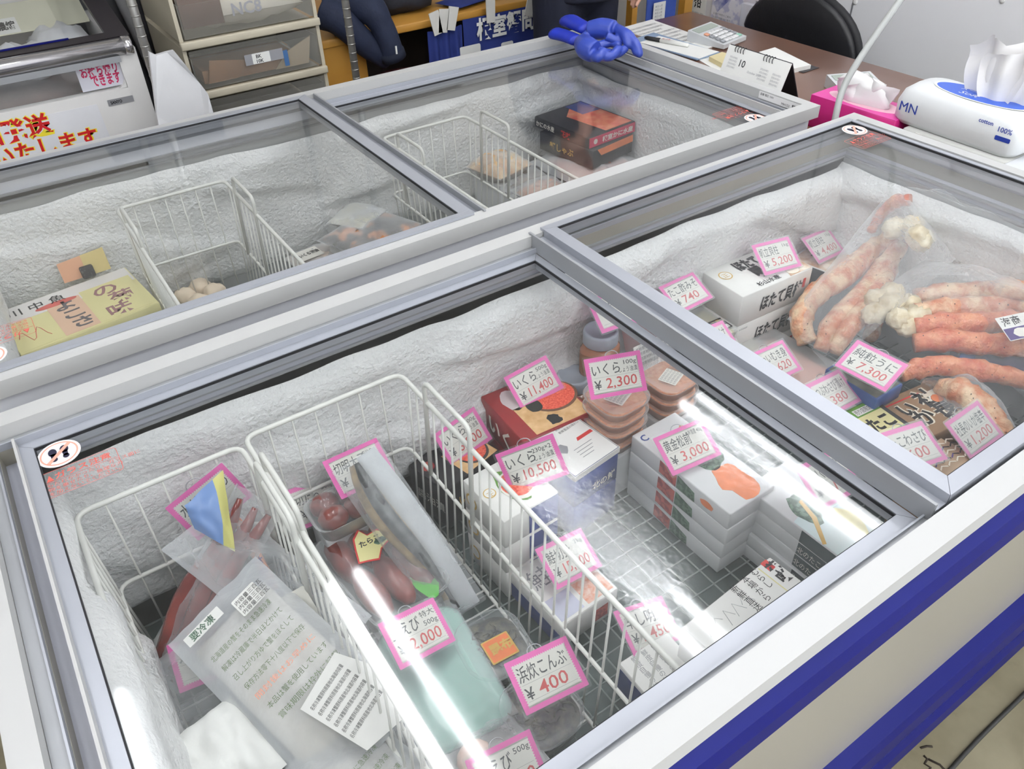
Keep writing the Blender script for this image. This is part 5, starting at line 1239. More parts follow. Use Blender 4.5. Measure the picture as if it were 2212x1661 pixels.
# orange and black packs right of it
M_smoke = mat('smoked_salmon', (214, 140, 84), 0.4, rgb2=(70, 62, 56), scale=16, thr=(0.42, 0.5)); M_dpack = mat('dark_pack', (62, 58, 56), 0.35, rgb2=(110, 104, 98), scale=26)
for k, (q, lab, m) in enumerate((
    ([(690, 505), (800, 440), (905, 470), (790, 545)], 'dark pack with orange salmon slices beside the rear basket', M_smoke),
    ([(700, 470), (760, 430), (840, 440), (780, 480)], 'pale yellow topped pack at the back of the orange and black packs', mat('pale_pack', (214, 206, 166), 0.4, rgb2=(206, 210, 220), scale=14)),
    ([(610, 545), (700, 515), (760, 545), (660, 580)], 'pack with a black and white label at the front of the orange packs', mat('peach_pack', (206, 186, 168), 0.4, rgb2=(226, 214, 206), scale=18)))):
    z = (0.56, 0.575, 0.505)[k]; c, w, l, yaw = quadbox(q, z); t = thing('salmon_pack', lab, 'pack', (c.x, c.y, GZ), 'salmon packs in the rear freezer')
    MB().pillow(w, l, 0.016, m, MT(c.x, c.y, z-0.018, yaw), seed=k, nz=0.3).build('contents', t)
    MB().pillow(w*1.06, l*1.06, 0.020, M_bag, MT(c.x, c.y, z-0.018, yaw), seed=k+3, nz=0.3, fold=0.1).build('film', t)
    MB().bbox((-w*0.42, -l*0.42, 0), (w*0.42, l*0.42, z-0.038-GZ), M_carton2, MT(c.x, c.y, GZ, yaw), 0.004).build('tray', t)
    if k == 2:
        lb = MB(); Mk = MT(c.x-0.02, c.y, z+0.004, yaw); lb.plate(rr2(w*0.5, l*0.45, 0.002), M_card, Mk, 0, 0.0005); lb.text('いくら醤油', 0.016, M_ink, Mk, -w*0.22, -0.006, 0.001, bold=0.05, width=w*0.44); lb.build('label', t)
# crab and fish packs in the right rear basket
t = thing('crab_pack', 'golden brown crab pack seen through the wires of the right rear basket', 'pack', at(1075, 345, z=0.60), 'packs beside the right rear basket')
c, w, l, yaw = quadbox([(1022, 345), (1075, 312), (1135, 340), (1080, 380)], 0.61)
s = MB(); Mk = MT(c.x, c.y, 0.59, yaw); s.pillow(w, l, 0.03, mat('golden_crab', (196, 138, 70), 0.4, rgb2=(232, 206, 160), scale=26, bump=0.4, bscale=50), Mk, seed=4, nz=0.4); s.build('crab', t)
MB().pillow(w*1.06, l*1.06, 0.034, M_bag, Mk, seed=6, nz=0.3, fold=0.1).build('film', t); MB().bbox((-w*0.4, -l*0.4, GZ-0.59), (w*0.4, l*0.4, -0.03), M_carton2, Mk, 0.003).build('tray', t)
for k, (q, z) in enumerate((([(1060, 375), (1130, 345), (1185, 375), (1100, 415)], 0.555), ([(1110, 400), (1180, 370), (1225, 395), (1150, 430)], 0.560))):
    c, w, l, yaw = quadbox(q, z); c.x = max(c.x, 1.365+w*0.5)
    t = thing('fish_pack', ('grey brown fish pack seen through the right rear basket', 'pinkish fish pack seen through the front of the right rear basket')[k], 'pack', (c.x, c.y, GZ), 'packs beside the right rear basket'); Mk = MT(c.x, c.y, z-0.014, yaw)
    s = MB(); s.pillow(w, l*0.5, 0.02, mat(('fish_grey', 'fish_pinkish')[k], ((146, 128, 112), (206, 160, 130))[k], 0.35, rgb2=((96, 88, 82), (176, 116, 92))[k], scale=18, coat=0.4), Mk, seed=k, nz=0.3); s.build('fish', t)
    MB().pillow(w*1.1, l*0.9, 0.024, M_bag, Mk, seed=k+9, nz=0.3, fold=0.1).build('film', t); MB().bbox((-w*0.4, -l*0.4, GZ-z+0.014), (w*0.4, l*0.4, -0.022), M_carton2, Mk, 0.003).build('tray', t)
# stacked black and red boxes like books
def d_bk(b, M, w, l, h):
    b.plate([(-w*0.1, -l*0.46), (w*0.47, -l*0.46), (w*0.47, l*0.3), (w*0.2, l*0.44), (-w*0.15, l*0.2)], mat('crab_print', (212, 74, 60), 0.4, rgb2=(232, 150, 110), scale=30), M, 0.0004, 0.0006)
    b.plate([(w*0.1, l*0.12), (w*0.46, l*0.1), (w*0.46, l*0.47), (w*0.12, l*0.47)], mat('crab_print_blue', (58, 72, 134), 0.4, var=0.2, scale=30), M, 0.0006, 0.0008)
    F = FRONT(M, w, l, h); b.plate([(-w*0.49, -h*0.46), (w*0.49, -h*0.46), (w*0.49, h*0.46), (-w*0.49, h*0.46)], mat('box_magenta', (206, 40, 84), 0.4), F, 0, 0.0004); b.text('根室かに水産', h*0.5, M_card, F, -w*0.22, -h*0.24, 0.0007, bold=0.03, width=w*0.66); b.plate(circ(h*0.25, 10, -w*0.36, 0), M_card, F, 0.0004, 0.0007)
    L_ = LEFT(M, w, l, h); b.text('かにの水産', h*0.5, M_card, L_, -l*0.46, -h*0.24, 0.0004, bold=0.02, width=l*0.34); b.text('花咲', h*0.6, M_red, L_, l*0.0, -h*0.3, 0.0004, bold=0.03)
BQ = [(1170, 252), (1252, 213), (1364, 263), (1267, 303)]
carton('crab_gift_box', 'upper black and magenta crab gift box in the rear freezer corner', 'box', BQ, 0.645, 0.677, M_boxblack, M_boxblack, d_bk, 'black crab gift boxes')
c, w, l, yaw = quadbox(BQ, 0.677)
def d_bk2(b, M, w, l, h):
    L_ = LEFT(M, w, l, h); b.text('蟹しゃぶ', h*0.4, M_gold, L_, -l*0.3, -h*0.2, 0.0004, bold=0.02); F = FRONT(M, w, l, h); b.plate([(-w*0.3, h*0.1), (w*0.49, h*0.1), (w*0.49, h*0.48), (-w*0.4, h*0.48)], M_orange, F, 0, 0.0004)
t = thing('crab_gift_box', 'lower black crab gift box with gold lettering in the rear freezer corner', 'box', (c.x-0.02, c.y-0.02, 0.588), 'black crab gift boxes')
b = MB(); M = MT(c.x-0.012, c.y-0.025, 0.6445, yaw+0.06); b.bbox((-w*0.46, -l*0.46, -0.056), (w*0.46, l*0.46, 0), M_boxblack, M, 0.002, 1); d_bk2(b, M, w*0.92, l*0.92, 0.056); b.build('carton', t)
t = thing('crab_bag', 'clear bag of red crab beneath the black gift boxes', 'bag', (c.x+0.02, c.y-0.06, GZ))
Mk = MT(c.x-0.02, c.y-0.06, 0.552, yaw); MB().pillow(0.20, 0.24, 0.034, mat('crab_red', (190, 92, 70), 0.4, rgb2=(226, 180, 160), scale=16, bump=0.4, bscale=40), Mk, seed=12, nz=0.3).build('contents', t); MB().pillow(0.26, 0.30, 0.036, M_bag2, Mk, seed=14, nz=0.35, fold=0.2, nu=24, nv=24).build('film', t)
MB().bbox((-0.09, -0.10, -0.150), (0.09, 0.10, -0.036), M_carton2, Mk, 0.004).build('tray', t)
t = thing('dark_bag', 'black plastic bag beside the gift boxes in the rear freezer', 'bag', at(1215, 345, z=0.42)); c = at(1200, 345, z=0.56)
MB().pillow(0.15, 0.26, 0.03, mat('black_bag', (44, 44, 50), 0.4, bump=0.4, bscale=20), MT(c.x+0.0, c.y-0.02, 0.53, yaw+0.4), seed=17, nz=0.4).build('film', t)

# ------------------------------------------------------------------ blue rubber gloves on the rear freezer's corner
M_glove = mat('glove_blue', (50, 72, 168), 0.42, var=0.05, scale=14, coat=0.25)
M_cuff = mat('glove_cuff', (28, 50, 176), 0.5, var=0.05, scale=20)
def gl(pts): return [at(x, y, z=z) for x, y, z in pts]
def glove(label, palm, fingers, cuff):
    t = thing('rubber_glove', label, 'glove', at(*palm[0][:2], z=T), 'blue rubber gloves')
    m = MB()
    m.tube(smooth_path(gl(palm[:-1]), 4), palm[-1], M_glove, seg=14, flat=0.6) if False else None
    P = gl(palm[:-1]); R = palm[-1]
    S = smooth_path(P, 4); n = len(S); rr = [R[min(int(i/(n-1)*(len(R)-1)), len(R)-2)]*(1-((i/(n-1)*(len(R)-1))%1 if i < n-1 else 1))+R[min(int(i/(n-1)*(len(R)-1))+1, len(R)-1)]*((i/(n-1)*(len(R)-1))%1 if i < n-1 else 1) for i in range(n)]
    m.tube(S, rr, M_glove, seg=14)
    for pts, r in fingers:
        S = smooth_path(gl(pts), 4); n = len(S)
        m.tube(S, [r*(1.08-0.18*i/(n-1)) for i in range(n)], M_glove, seg=10)
        m.blob(r*0.9, r*0.9, r*0.9, M_glove, Matrix.Translation(S[-1]), 0, 0, 2)
    o = m.build('hand', t)
    md = o.modifiers.new('remesh', 'REMESH'); md.mode = 'VOXEL'; md.voxel_size = 0.0032; md.use_smooth_shade = True
    ms = o.modifiers.new('smooth', 'SMOOTH'); ms.iterations = 4; ms.factor = 0.6
    c = MB(); S = smooth_path(gl(cuff[:-1]), 4); n = len(S); R = cuff[-1]
    c.tube(S, [R[0]+(R[1]-R[0])*i/(n-1) for i in range(n)], M_cuff, seg=14, flat=0.55); c.build('cuff', t)
    return t
TZ = T+0.02
glove('blue rubber glove with curled fingers, lower one on the freezer corner',
      [(1258, 92, TZ+0.012), (1268, 104, TZ+0.010), (1285, 112, TZ+0.006), [0.026, 0.033, 0.030]],
      [([(1262, 82, TZ+0.02), (1280, 68, TZ+0.034), (1297, 70, TZ+0.036)], 0.014),
       ([(1280, 118, TZ), (1292, 124, TZ), (1302, 112, TZ+0.012)], 0.0150),
       ([(1290, 118, TZ), (1318, 122, TZ), (1335, 106, TZ+0.012)], 0.0140),
       ([(1296, 112, TZ), (1330, 117, TZ-0.002), (1350, 105, TZ+0.010)], 0.0130),
       ([(1290, 100, TZ+0.008), (1320, 92, TZ+0.016), (1336, 97, TZ+0.014)], 0.0130)],
      [(1200, 72, TZ+0.004), (1222, 78, TZ+0.006), (1248, 88, TZ+0.010), [0.030, 0.026]])
glove('blue rubber glove with fingers draped over the lid track, upper one on the freezer corner',
      [(1272, 66, TZ+0.034), (1300, 62, TZ+0.042), (1326, 66, TZ+0.042), [0.026, 0.030, 0.028]],
      [([(1325, 60, TZ+0.045), (1348, 72, TZ+0.042), (1357, 96, TZ+0.020)], 0.0150),
       ([(1340, 66, TZ+0.045), (1362, 80, TZ+0.036), (1375, 112, TZ+0.004)], 0.0140),
       ([(1345, 72, TZ+0.040), (1372, 92, TZ+0.026), (1381, 116, TZ+0.000)], 0.0130),
       ([(1310, 78, TZ+0.034), (1325, 85, TZ+0.026), (1340, 90, TZ+0.020)], 0.0130)],
      [(1230, 45, TZ+0.022), (1245, 52, TZ+0.028), (1270, 64, TZ+0.034), [0.034, 0.027]])

# ------------------------------------------------------------------ desk
DZ = 0.72
M_desk = mat('desk_laminate', (112, 78, 62), 0.28, rgb2=(128, 92, 74), scale=4, coat=0.2)
M_dark = mat('dark_steel', (60, 58, 56), 0.5)
dk = thing('desk', 'brown laminate desk across the right end of the freezers', 'desk', (2.35, 1.1, 0))
MB().bbox((2.00, -0.1, DZ-0.032), (2.682, 2.192, DZ), M_desk, I4, 0.004).build('desk_top', dk)
for x in (2.05, 2.62):
    for y in (-0.04, 2.13): MB().box((x-0.02, y-0.02, 0), (x+0.02, y+0.02, DZ-0.032), M_dark).build('leg', dk)
MB().box((2.60, -0.02, 0.25), (2.615, 2.11, DZ-0.032), M_dark).build('back_panel', dk)
# office chair
ch = thing('desk_chair', 'black chair with a round padded back behind the desk', 'chair', (2.95, 1.90, 0))
M_leather = mat('black_leather', (34, 34, 37), 0.42, var=0.1, scale=30, bump=0.08, bscale=120)
Mc = MT(2.99, 1.89, 0.60, PI/2, PI/2-0.10)     # x along Y, y up
def backshape(k): 
    return [(x*k, y*k) for x, y in [(0.275*math.cos(a)*(1 if math.sin(a) > 0 else 0.93), 0.205*math.sin(a) if math.sin(a) > 0 else 0.24*math.sin(a)) for a in [2*PI*i/40 for i in range(40)]]]
for nm_, k0, zs, m in (('backrest', 1.0, (0.0, 0.028), M_leather), ('back_shell', 1.035, (-0.030, -0.002), M_black)):
    b = MB(); n = 40; rings = [(k0*0.93, zs[0]), (k0, zs[0]+0.008), (k0, zs[1]-0.008), (k0*0.95, zs[1]), (k0*0.5, zs[1]+0.006)]
    vs = []; fs = []
    for k, z in rings: vs += [(x, y, -z) for x, y in backshape(k)]
    for i in range(len(rings)-1):
        for j in range(n): fs.append((i*n+j, i*n+(j+1) % n, (i+1)*n+(j+1) % n, (i+1)*n+j))
    fs += [tuple(range(n)), tuple(range((len(rings)-1)*n, len(rings)*n))]
    b.add(vs, fs, m, Mc @ Matrix.Scale(1, 4), True); b.build(nm_, ch)
MB().rloft([(0.40, 0.42, 0.44, 0.1), (0.42, 0.47, 0.49, 0.12), (0.46, 0.47, 0.49, 0.12), (0.48, 0.40, 0.42, 0.1)], M_leather, MT(2.93, 1.89, 0)).build('seat', ch)
MB().tube(rnd_path([(2.95, 1.89, 0.42), (3.06, 1.89, 0.42), (3.06, 1.89, 0.60)], 0.05), 0.018, M_dark, seg=8).build('back_bracket', ch)
MB().tube([(2.93, 1.89, 0.06), (2.93, 1.89, 0.40)], 0.025, M_dark, seg=12).build('post', ch)
for k in range(5):
    a = 2*PI*k/5
    l = MB(); l.tube([(2.93, 1.89, 0.085), (2.93+0.25*math.cos(a), 1.89+0.25*math.sin(a), 0.065)], 0.016, M_dark, seg=8); l.lathe([(0.012, 0), (0.026, 0.006), (0.026, 0.044), (0.012, 0.05)], M_black, MT(2.93+0.25*math.cos(a), 1.89+0.25*math.sin(a), 0.0)); l.build('leg', ch)
def flat(name, label, cat, q, z, th, m, deco=None, group=None):
    p = [at(x, y, z=z+th) for x, y in q]; t = thing(name, label, cat, ((p[0]+p[1]+p[2]+p[3])/4)*1.0, group); t.location.z = z
    b = MB(); vs = [(v.x, v.y, z) for v in p]+[(v.x, v.y, z+th) for v in p]
    b.add(vs, [(0,3,2,1),(4,5,6,7),(0,1,5,4),(1,2,6,5),(2,3,7,6),(3,0,4,7)], m)
    o = (p[0]+p[1]+p[2]+p[3])/4; M = frame((o.x, o.y, z+th), p[1]-p[0], p[0]-p[3]); w = (p[1]-p[0]).length; l = (p[0]-p[3]).length
    if deco: deco(b, M, w, l)
    return t, b, M, w, l
M_gtx = mat('print_grey', (150, 150, 154), 0.6)
def d_lines(n, m):
    def f(b, M, w, l):
        for k in range(n): b.text('御注文書のお客様氏名住所電話番号日付', l*0.045, m, M, -w*0.42, l*0.36-l*0.75*k/n, 0.0004, width=w*(0.85-0.2*(k % 3 == 2)))
    return f
t, b, M, w, l = flat('order_sheet', 'large printed paper sheet on the far end of the desk', 'paper', [(1335, 62), (1408, 42), (1560, 95), (1500, 112)], DZ, 0.002, M_paper, d_lines(9, M_gtx)); b.build('sheet', t)
t, b, M, w, l = flat('clipboard', 'blue clipboard with blank white paper at the desk edge', 'clipboard', [(1365, 85), (1412, 70), (1556, 113), (1505, 128)], DZ+0.003, 0.004, mat('clipboard_blue', (136, 158, 186), 0.4)); b.build('board', t)
MB().plate([(-w*0.49, -l*0.5), (w*0.40, -l*0.5), (w*0.40, l*0.36), (-w*0.49, l*0.36)], M_paper, M, 0.0002, 0.001).build('paper', t)
mk = thing('marker_pen', 'black capped white marker lying on the clipboard', 'pen', at(1440, 92, z=DZ+0.008)); A, B = at(1393, 81, z=DZ+0.015), at(1487, 98, z=DZ+0.015)
d = B-A; MB().tube([A, A+d*0.06, A+d*0.36], [0.004, 0.0070, 0.0075], M_black, seg=12).build('cap', mk)
s = MB(); s.tube([A+d*0.365, A+d*0.97, B], [0.0072, 0.0072, 0.006], M_paper, seg=12); s.text('ゼブラ', 0.010, M_red, frame(A+d*0.40+Vector((0, 0, 0.0074)), d, (-d.y, d.x, 0)), 0, -0.004, 0.0004, bold=0.03); s.build('barrel', mk)
def calculator(label, q, z, tilt=0.02):
    c, w, l, yaw = quadbox(q, z+0.03); t = thing('calculator', label, 'calculator', (c.x, c.y, z), 'desk calculators')
    M = MT(c.x, c.y, z, yaw); b = MB(); vs = [(-w/2, -l/2, 0), (w/2, -l/2, 0), (w/2, l/2, 0), (-w/2, l/2, 0), (-w/2, -l/2, 0.014), (w/2, -l/2, 0.014), (w/2, l/2, 0.036), (-w/2, l/2, 0.036)]
    b.add(vs, [(0,3,2,1),(4,5,6,7),(0,1,5,4),(1,2,6,5),(2,3,7,6),(3,0,4,7)], mat('calculator_grey', (206, 208, 210), 0.4), M); b.build('body', t)
    Mk = M @ frame((0, 0, 0.025), (1, 0, 0), (0, l, 0.022))
    s = MB(); s.plate(rr2(w*0.86, l*0.22, 0.003, 3, 0, l*0.34), mat('lcd_grey', (160, 170, 160), 0.3), Mk, 0.0004, 0.0012); s.build('display', t)
    cols = [mat('key_grey', (150, 152, 156), 0.5), mat('key_white', (226, 226, 226), 0.5), mat('key_orange', (226, 160, 130), 0.5), mat('key_green', (150, 196, 176), 0.5)]
    for i in range(6):
        for j in range(4):
            k = MB(); k.bbox((-w*0.42+i*w*0.143, -l*0.44+j*l*0.15, 0.0006), (-w*0.42+i*w*0.143+w*0.115, -l*0.44+j*l*0.15+l*0.11, 0.006), cols[2 if (i == 0 and j == 3) else 3 if (i == 5 and j < 1) else (0 if i in (0, 5) else 1)], Mk, 0.0015, 1); k.build('key', t)
    return t
calculator('grey desk calculator with coloured keys at the far end of the desk', [(1485, 68), (1535, 52), (1615, 66), (1565, 88)], DZ+0.0025)
calculator('grey calculator behind the pink tissue box', [(1785, 165), (1880, 158), (1935, 195), (1840, 205)], DZ)
# desk calendar
t = thing('desk_calendar', 'white desk calendar showing month 10 with black spiral binding', 'calendar', at(1650, 190, z=DZ))
q = [at(1578, 92, z=DZ+0.155), at(1712, 134, z=DZ+0.155), None, None]
bl = at(1572, 158, z=DZ); br = at(1703, 200, z=DZ); 
ax = (q[1]-q[0]).normalized(); W = 0.205; tl = q[0]; M = frame(tl, ax, (-0.32*ax.y*-1, 0.32*ax.x*-1, 1)) 
up = Vector((ax.y, -ax.x, 0))*-1   # away from viewer
tl = Vector((q[0].x, q[0].y, DZ+0.150)); dn = Vector((ax.y, -ax.x, 0))*0.055+Vector((0, 0, -0.149)); H = dn.length
M = frame(tl, ax, -dn)
W = (q[1]-q[0]).length
b = MB(); b.plate([(0, -H), (W, -H), (W, 0), (0, 0)], M_paper, M, 0, 0.003)
b.text('10', 0.024, M_ink, M, W*0.26, -H*0.30, 0.0034, bold=0.01); b.text('October 2017', 0.008, M_gtx, M, W*0.42, -H*0.36, 0.0034)
for k, (x, y) in enumerate(((0.08, -0.30), (0.60, -0.34), (0.80, -0.36))):
    for r in range(4): b.text('日月火水木金土', 0.0055, M_gtx, M, W*x, H*(y+0.10-0.055*r), 0.0034, width=W*0.13)
for r in range(9):
    for x in (0.04, 0.54): b.box((W*x, -H*(0.50+0.05*r)-0.0002, 0.003), (W*(x+0.42), -H*(0.50+0.05*r)+0.0002, 0.0034), M_gtx, M)
for x in (0.05, 0.55):
    for r in range(7): b.text('予定', 0.0052, M_gtx, M, W*x, -H*(0.53+0.062*r), 0.0034)
b.build('pages', t)
M2 = frame(tl, ax, Vector((-ax.y, ax.x, 0))*-0.075+Vector((0, 0, 0.149)))
MB().plate([(0, -H*1.03), (W, -H*1.03), (W, 0), (0, 0)], mat('stand_black', (38, 38, 42), 0.5), M2, -0.003, 0.0).build('stand', t)
for x0 in (0.13, 0.60):
    for k in range(4):
        r = MB(); r.tube([M @ Vector((W*(x0+0.045*k), -0.006+0.009*math.cos(a), 0.0+0.008*math.sin(a))) for a in [2*PI*i/10 for i in range(10)]], 0.0011, M_black, closed=True, seg=5); r.build('spiral_ring', t)
t, b, M, w, l = flat('notebook', 'open white notebook with dark cover behind the calendar', 'notebook', [(1640, 112), (1674, 102), (1752, 140), (1716, 148)], DZ, 0.014, M_paper, None, 'desk notebooks'); b.build('pages', t)
MB().plate([(-w*0.5, -l*0.58), (w*0.5, -l*0.58), (w*0.5, l*0.52), (-w*0.5, l*0.52)], M_boxblack, M, -0.0145, -0.0125).build('cover', t)
t, b, M, w, l = flat('notebook', 'cream notebook beside the left edge of the calendar', 'notebook', [(1532, 122), (1560, 112), (1625, 132), (1600, 158)], DZ, 0.016, mat('cream_cover', (222, 208, 160), 0.5, var=0.04), None, 'desk notebooks'); b.text('記', 0.02, M_ink, M, w*0.2, -l*0.2, 0.0006); b.build('pages', t)
t, b, M, w, l = flat('memo_sheet', 'plain white memo sheet under the cream notebook', 'paper', [(1508, 128), (1540, 116), (1590, 150), (1560, 160)], DZ, 0.0015, M_paper); b.build('sheet', t)
# pink tissue box
def tissue(mb, M, pts_h, w, seed, m):
    vs = []; fs = []; n = 14; r = 8
    for j in range(r+1):
        v = j/r
        for i in range(n+1):
            u = -1+2*i/n
            x = w*u*(0.55+0.5*v-0.25*v*v); y = 0.016*math.sin(u*5+seed)*(0.4+v)+0.03*fnoise(u*2, v*2, seed)*v
            vs.append((x, y, pts_h*(v*(1-0.25*abs(u)**2))*(1+0.15*fnoise(u*3, v, seed+2))))
    for j in range(r):
        for i in range(n): a = j*(n+1)+i; fs.append((a, a+1, a+n+2, a+n+1))
    mb.add(vs, fs, m, M, True)
M_tis = mat('tissue', (240, 238, 238), 0.8, var=0.015, sss=0.1)
M_pinkbox = mat('tissue_box_pink', (222, 70, 160), 0.4, var=0.04); M_pinkd = mat('tissue_box_magenta', (196, 34, 120), 0.4, var=0.06, scale=4)
t = thing('tissue_box', 'hot pink tissue box with a crumpled tissue behind the freezer corner', 'tissue box', (2.10, 1.01, DZ))
p0, p1 = at(1752, 204, z=0.805), at(1935, 262, z=0.805)
ax = (p1-p0); L1 = ax.length; ax.normalize(); M = frame(Vector((p0.x, p0.y, 0)), ax, Vector((-ax.y, ax.x, 0)))
Wb = 0.115
b = MB(); b.bbox((0, 0, DZ), (L1, Wb, 0.805), M_pinkd, M, 0.002, 1); b.plate([(0.001, 0.001), (L1-0.001, 0.001), (L1-0.001, Wb-0.001), (0.001, Wb-0.001)], M_pinkbox, M, 0.8048, 0.8056)
b.plate([(L1*0.04, -0.0006)]+[(L1*(0.04+0.94*k/8), -0.0006) for k in range(1, 9)], M_pinkbox, M, 0.8, 0.8005) if False else None
b.plate(circ(L1*0.42, 28, L1*0.5, Wb*0.5, Wb*0.36), mat('tissue_box_cream', (240, 190, 206), 0.45), M, 0.8056, 0.8060); b.build('box', t)
s = MB(); tissue(s, M @ Matrix.Translation((L1*0.48, Wb*0.5, 0.800)), 0.070, 0.10, 3, M_tis); tissue(s, M @ MT(L1*0.52, Wb*0.5, 0.800, 0.5), 0.060, 0.09, 8, M_tis); s.blob(0.075, 0.03, 0.045, M_tis, M @ MT(L1*0.45, Wb*0.52, 0.825), 0.35, 4, 3, 2); s.build('tissue', t)
# white case under the soft pack, soft pack of tissues
cz = 0.80
q0, q1 = at(1935, 268, z=cz), at(2240, 372, z=cz); ax = (q1-q0).normalized(); L2 = (q1-q0).length
t = thing('white_case', 'white machine case with a grey latch beneath the tissue soft pack', 'case', (q0.x+0.1, q0.y-0.15, DZ)); M = frame(Vector((q0.x, q0.y, 0)), ax, Vector((-ax.y, ax.x, 0)))
MB().bbox((0.02, 0.0, DZ), (L2, 0.26, cz-0.002), mat('case_white', (206, 206, 202), 0.45, var=0.02), M, 0.006).build('body', t)
k = MB(); k.bbox((L2*0.48, -0.004, cz-0.030), (L2*0.56, 0.004, cz-0.012), mat('latch_grey', (170, 172, 172), 0.4), M, 0.002); k.box((L2*0.40, -0.002, cz-0.023), (L2*0.66, 0.0, cz-0.018), M_gold, M); k.build('latch', t)
k = MB(); k.box((0.02, -0.001, DZ+0.02), (L2*0.16, 0.0005, cz-0.012), mat('pink_stripe', (222, 96, 150), 0.4, rgb2=(232, 150, 180), scale=30), M); k.box((L2*0.16, -0.0015, DZ+0.03), (L2*0.21, 0.0005, cz-0.004), M_carton, M); k.build('pink_label', t)
u0, u1 = at(1928, 238, z=cz+0.02), at(2200, 330, z=cz+0.02); L3 = (u1-u0).length; ax = (u1-u0).normalized(); cM = frame((u0+u1)/2*1.0, ax, Vector((-ax.y, ax.x, 0))); cM = cM.copy(); cM.translation.z = 0; 
Ws = 0.14; cM = cM @ Matrix.Translation((0, Ws/2-0.01, 0))
t = thing('tissue_soft_pack', 'white soft pack of tissues with a blue oval, lettered MN', 'tissue pack', (cM.translation.x, cM.translation.y, cz))
M_soft = mat('soft_pack_film', (228, 230, 231), 0.5, var=0.015, bump=0.3, bscale=18)
b = MB(); b.rloft([(cz, L3*0.92, Ws*0.92, 0.03), (cz+0.012, L3*0.99, Ws, 0.03), (cz+0.05, L3, Ws, 0.03), (cz+0.075, L3*0.96, Ws*0.94, 0.035), (cz+0.090, L3*0.86, Ws*0.80, 0.04), (cz+0.093, L3*0.5, Ws*0.5, 0.04)], M_soft, cM); b.build('pack', t)
Mt_ = cM @ Matrix.Translation((0.0, 0.0, cz+0.0935)); M_lblue = mat('pack_blue', (58, 100, 206), 0.4, var=0.04); M_dblue = mat('pack_lettering_blue', (44, 66, 160), 0.4)
b = MB(); b.plate(circ(L3*0.36, 36, 0.01, 0.0, Ws*0.33), M_paper, Mt_, 0, 0.0005); b.plate(circ(L3*0.34, 36, 0.01, 0.0, Ws*0.30), M_lblue, Mt_, 0.0005, 0.0009)
b.text('スーパーFEEL', 0.016, M_paper, Mt_, -0.045, 0.004, 0.0012, width=0.11); b.text('Soft', 0.022, M_paper, Mt_, -0.035, -0.024, 0.0012, slant=0.3, width=0.09)
b.build('blue_print', t)
Fs = cM @ frame((0, -Ws/2-0.0008, cz+0.045), (1, 0, 0), (0, 0.0, 1)); b = MB(); b.text('MN', 0.030, M_dblue, Fs, -L3*0.43, -0.014, 0.0006); b.text('cotton', 0.012, M_dblue, Fs, L3*0.18, 0.018, 0.0006, bold=0.02); b.text('100%', 0.015, M_dblue, Fs, L3*0.33, 0.010, 0.0006, bold=0.01); b.plate(rr2(0.036, 0.010, 0.002, 2, L3*0.38, -0.004), M_dblue, Fs, 0, 0.0006); b.build('lettering', t)
s = MB(); tissue(s, cM @ MT(0.02, 0.005, cz+0.088, -0.12), 0.135, 0.105, 5, M_tis); tissue(s, cM @ MT(0.06, 0.0, cz+0.088, 0.35), 0.115, 0.09, 12, M_tis); s.build('tissue', t)
# white unit at the right edge
e0 = at(2178, 345, z=0.80)
t = thing('vented_box', 'white vented appliance at the right edge beside the tissue pack', 'appliance', (2.25, 0.42, DZ))
b = MB(); b.bbox((2.06, 0.20, DZ), (2.30, 0.59, 0.80), mat('appliance_white', (220, 222, 226), 0.4), I4, 0.006); b.build('body', t)
k = MB()
for i in range(8): k.box((2.0595, 0.24+0.012*i, DZ+0.015), (2.0605, 0.243+0.012*i, 0.775), M_gtx)
k.build('vent', t)
# hanging grey cable
t = thing('hanging_cable', 'thick grey cable hanging down in front of the desk and wall', 'cable', (1.98, 0.97, 0.86))
a, b_ = at(1945, 0, z=1.25), at(1803, 262, z=0.72)
# hangs from the ceiling in a slack curve behind the freezers
pa = at(1803, 262, X=1.985); pb = at(1822, 190, X=2.02); pc = at(1865, 115, X=2.08); pd = at(1945, 0, X=2.20)
MB().tube(smooth_path([Vector((pa.x-0.01, pa.y-0.02, 0.30)), Vector((pa.x-0.005, pa.y-0.01, pa.z-0.12)), pa, pb, pc, pd, pd+(pd-pc)*2.2, Vector((pd.x+0.45, pd.y+0.1, RH))], 5), 0.0085, mat('cable_grey', (168, 170, 168), 0.5, var=0.04), seg=10).build('cord', t)

# ------------------------------------------------------------------ behind the freezers, left: ice cream chest
SY = 2.45
M_chrome = mat('chrome', (210, 208, 210), 0.18, 0.85, var=0.05, scale=8)
M_cream = mat('old_white_enamel', (234, 232, 230), 0.35, var=0.02, scale=3)
M_seal = mat('dark_frame', (44, 40, 44), 0.35)
t = thing('ice_cream_freezer', 'white chest freezer with a chrome rail and red lettered sign, behind the rear freezer', 'freezer', (0.0, 2.8, 0))
xr = at(322, 200, Y=SY).x; xl = -0.75
zb = at(150, 128, Y=SY).z; wz0 = at(120, 220, Y=SY).z; wx1 = at(268, 165, Y=SY).x
b = MB()
b.box((xl, SY, 0.06), (xr, SY+0.03, wz0), M_cream); b.box((wx1, SY, wz0), (xr, SY+0.03, zb), M_cream)
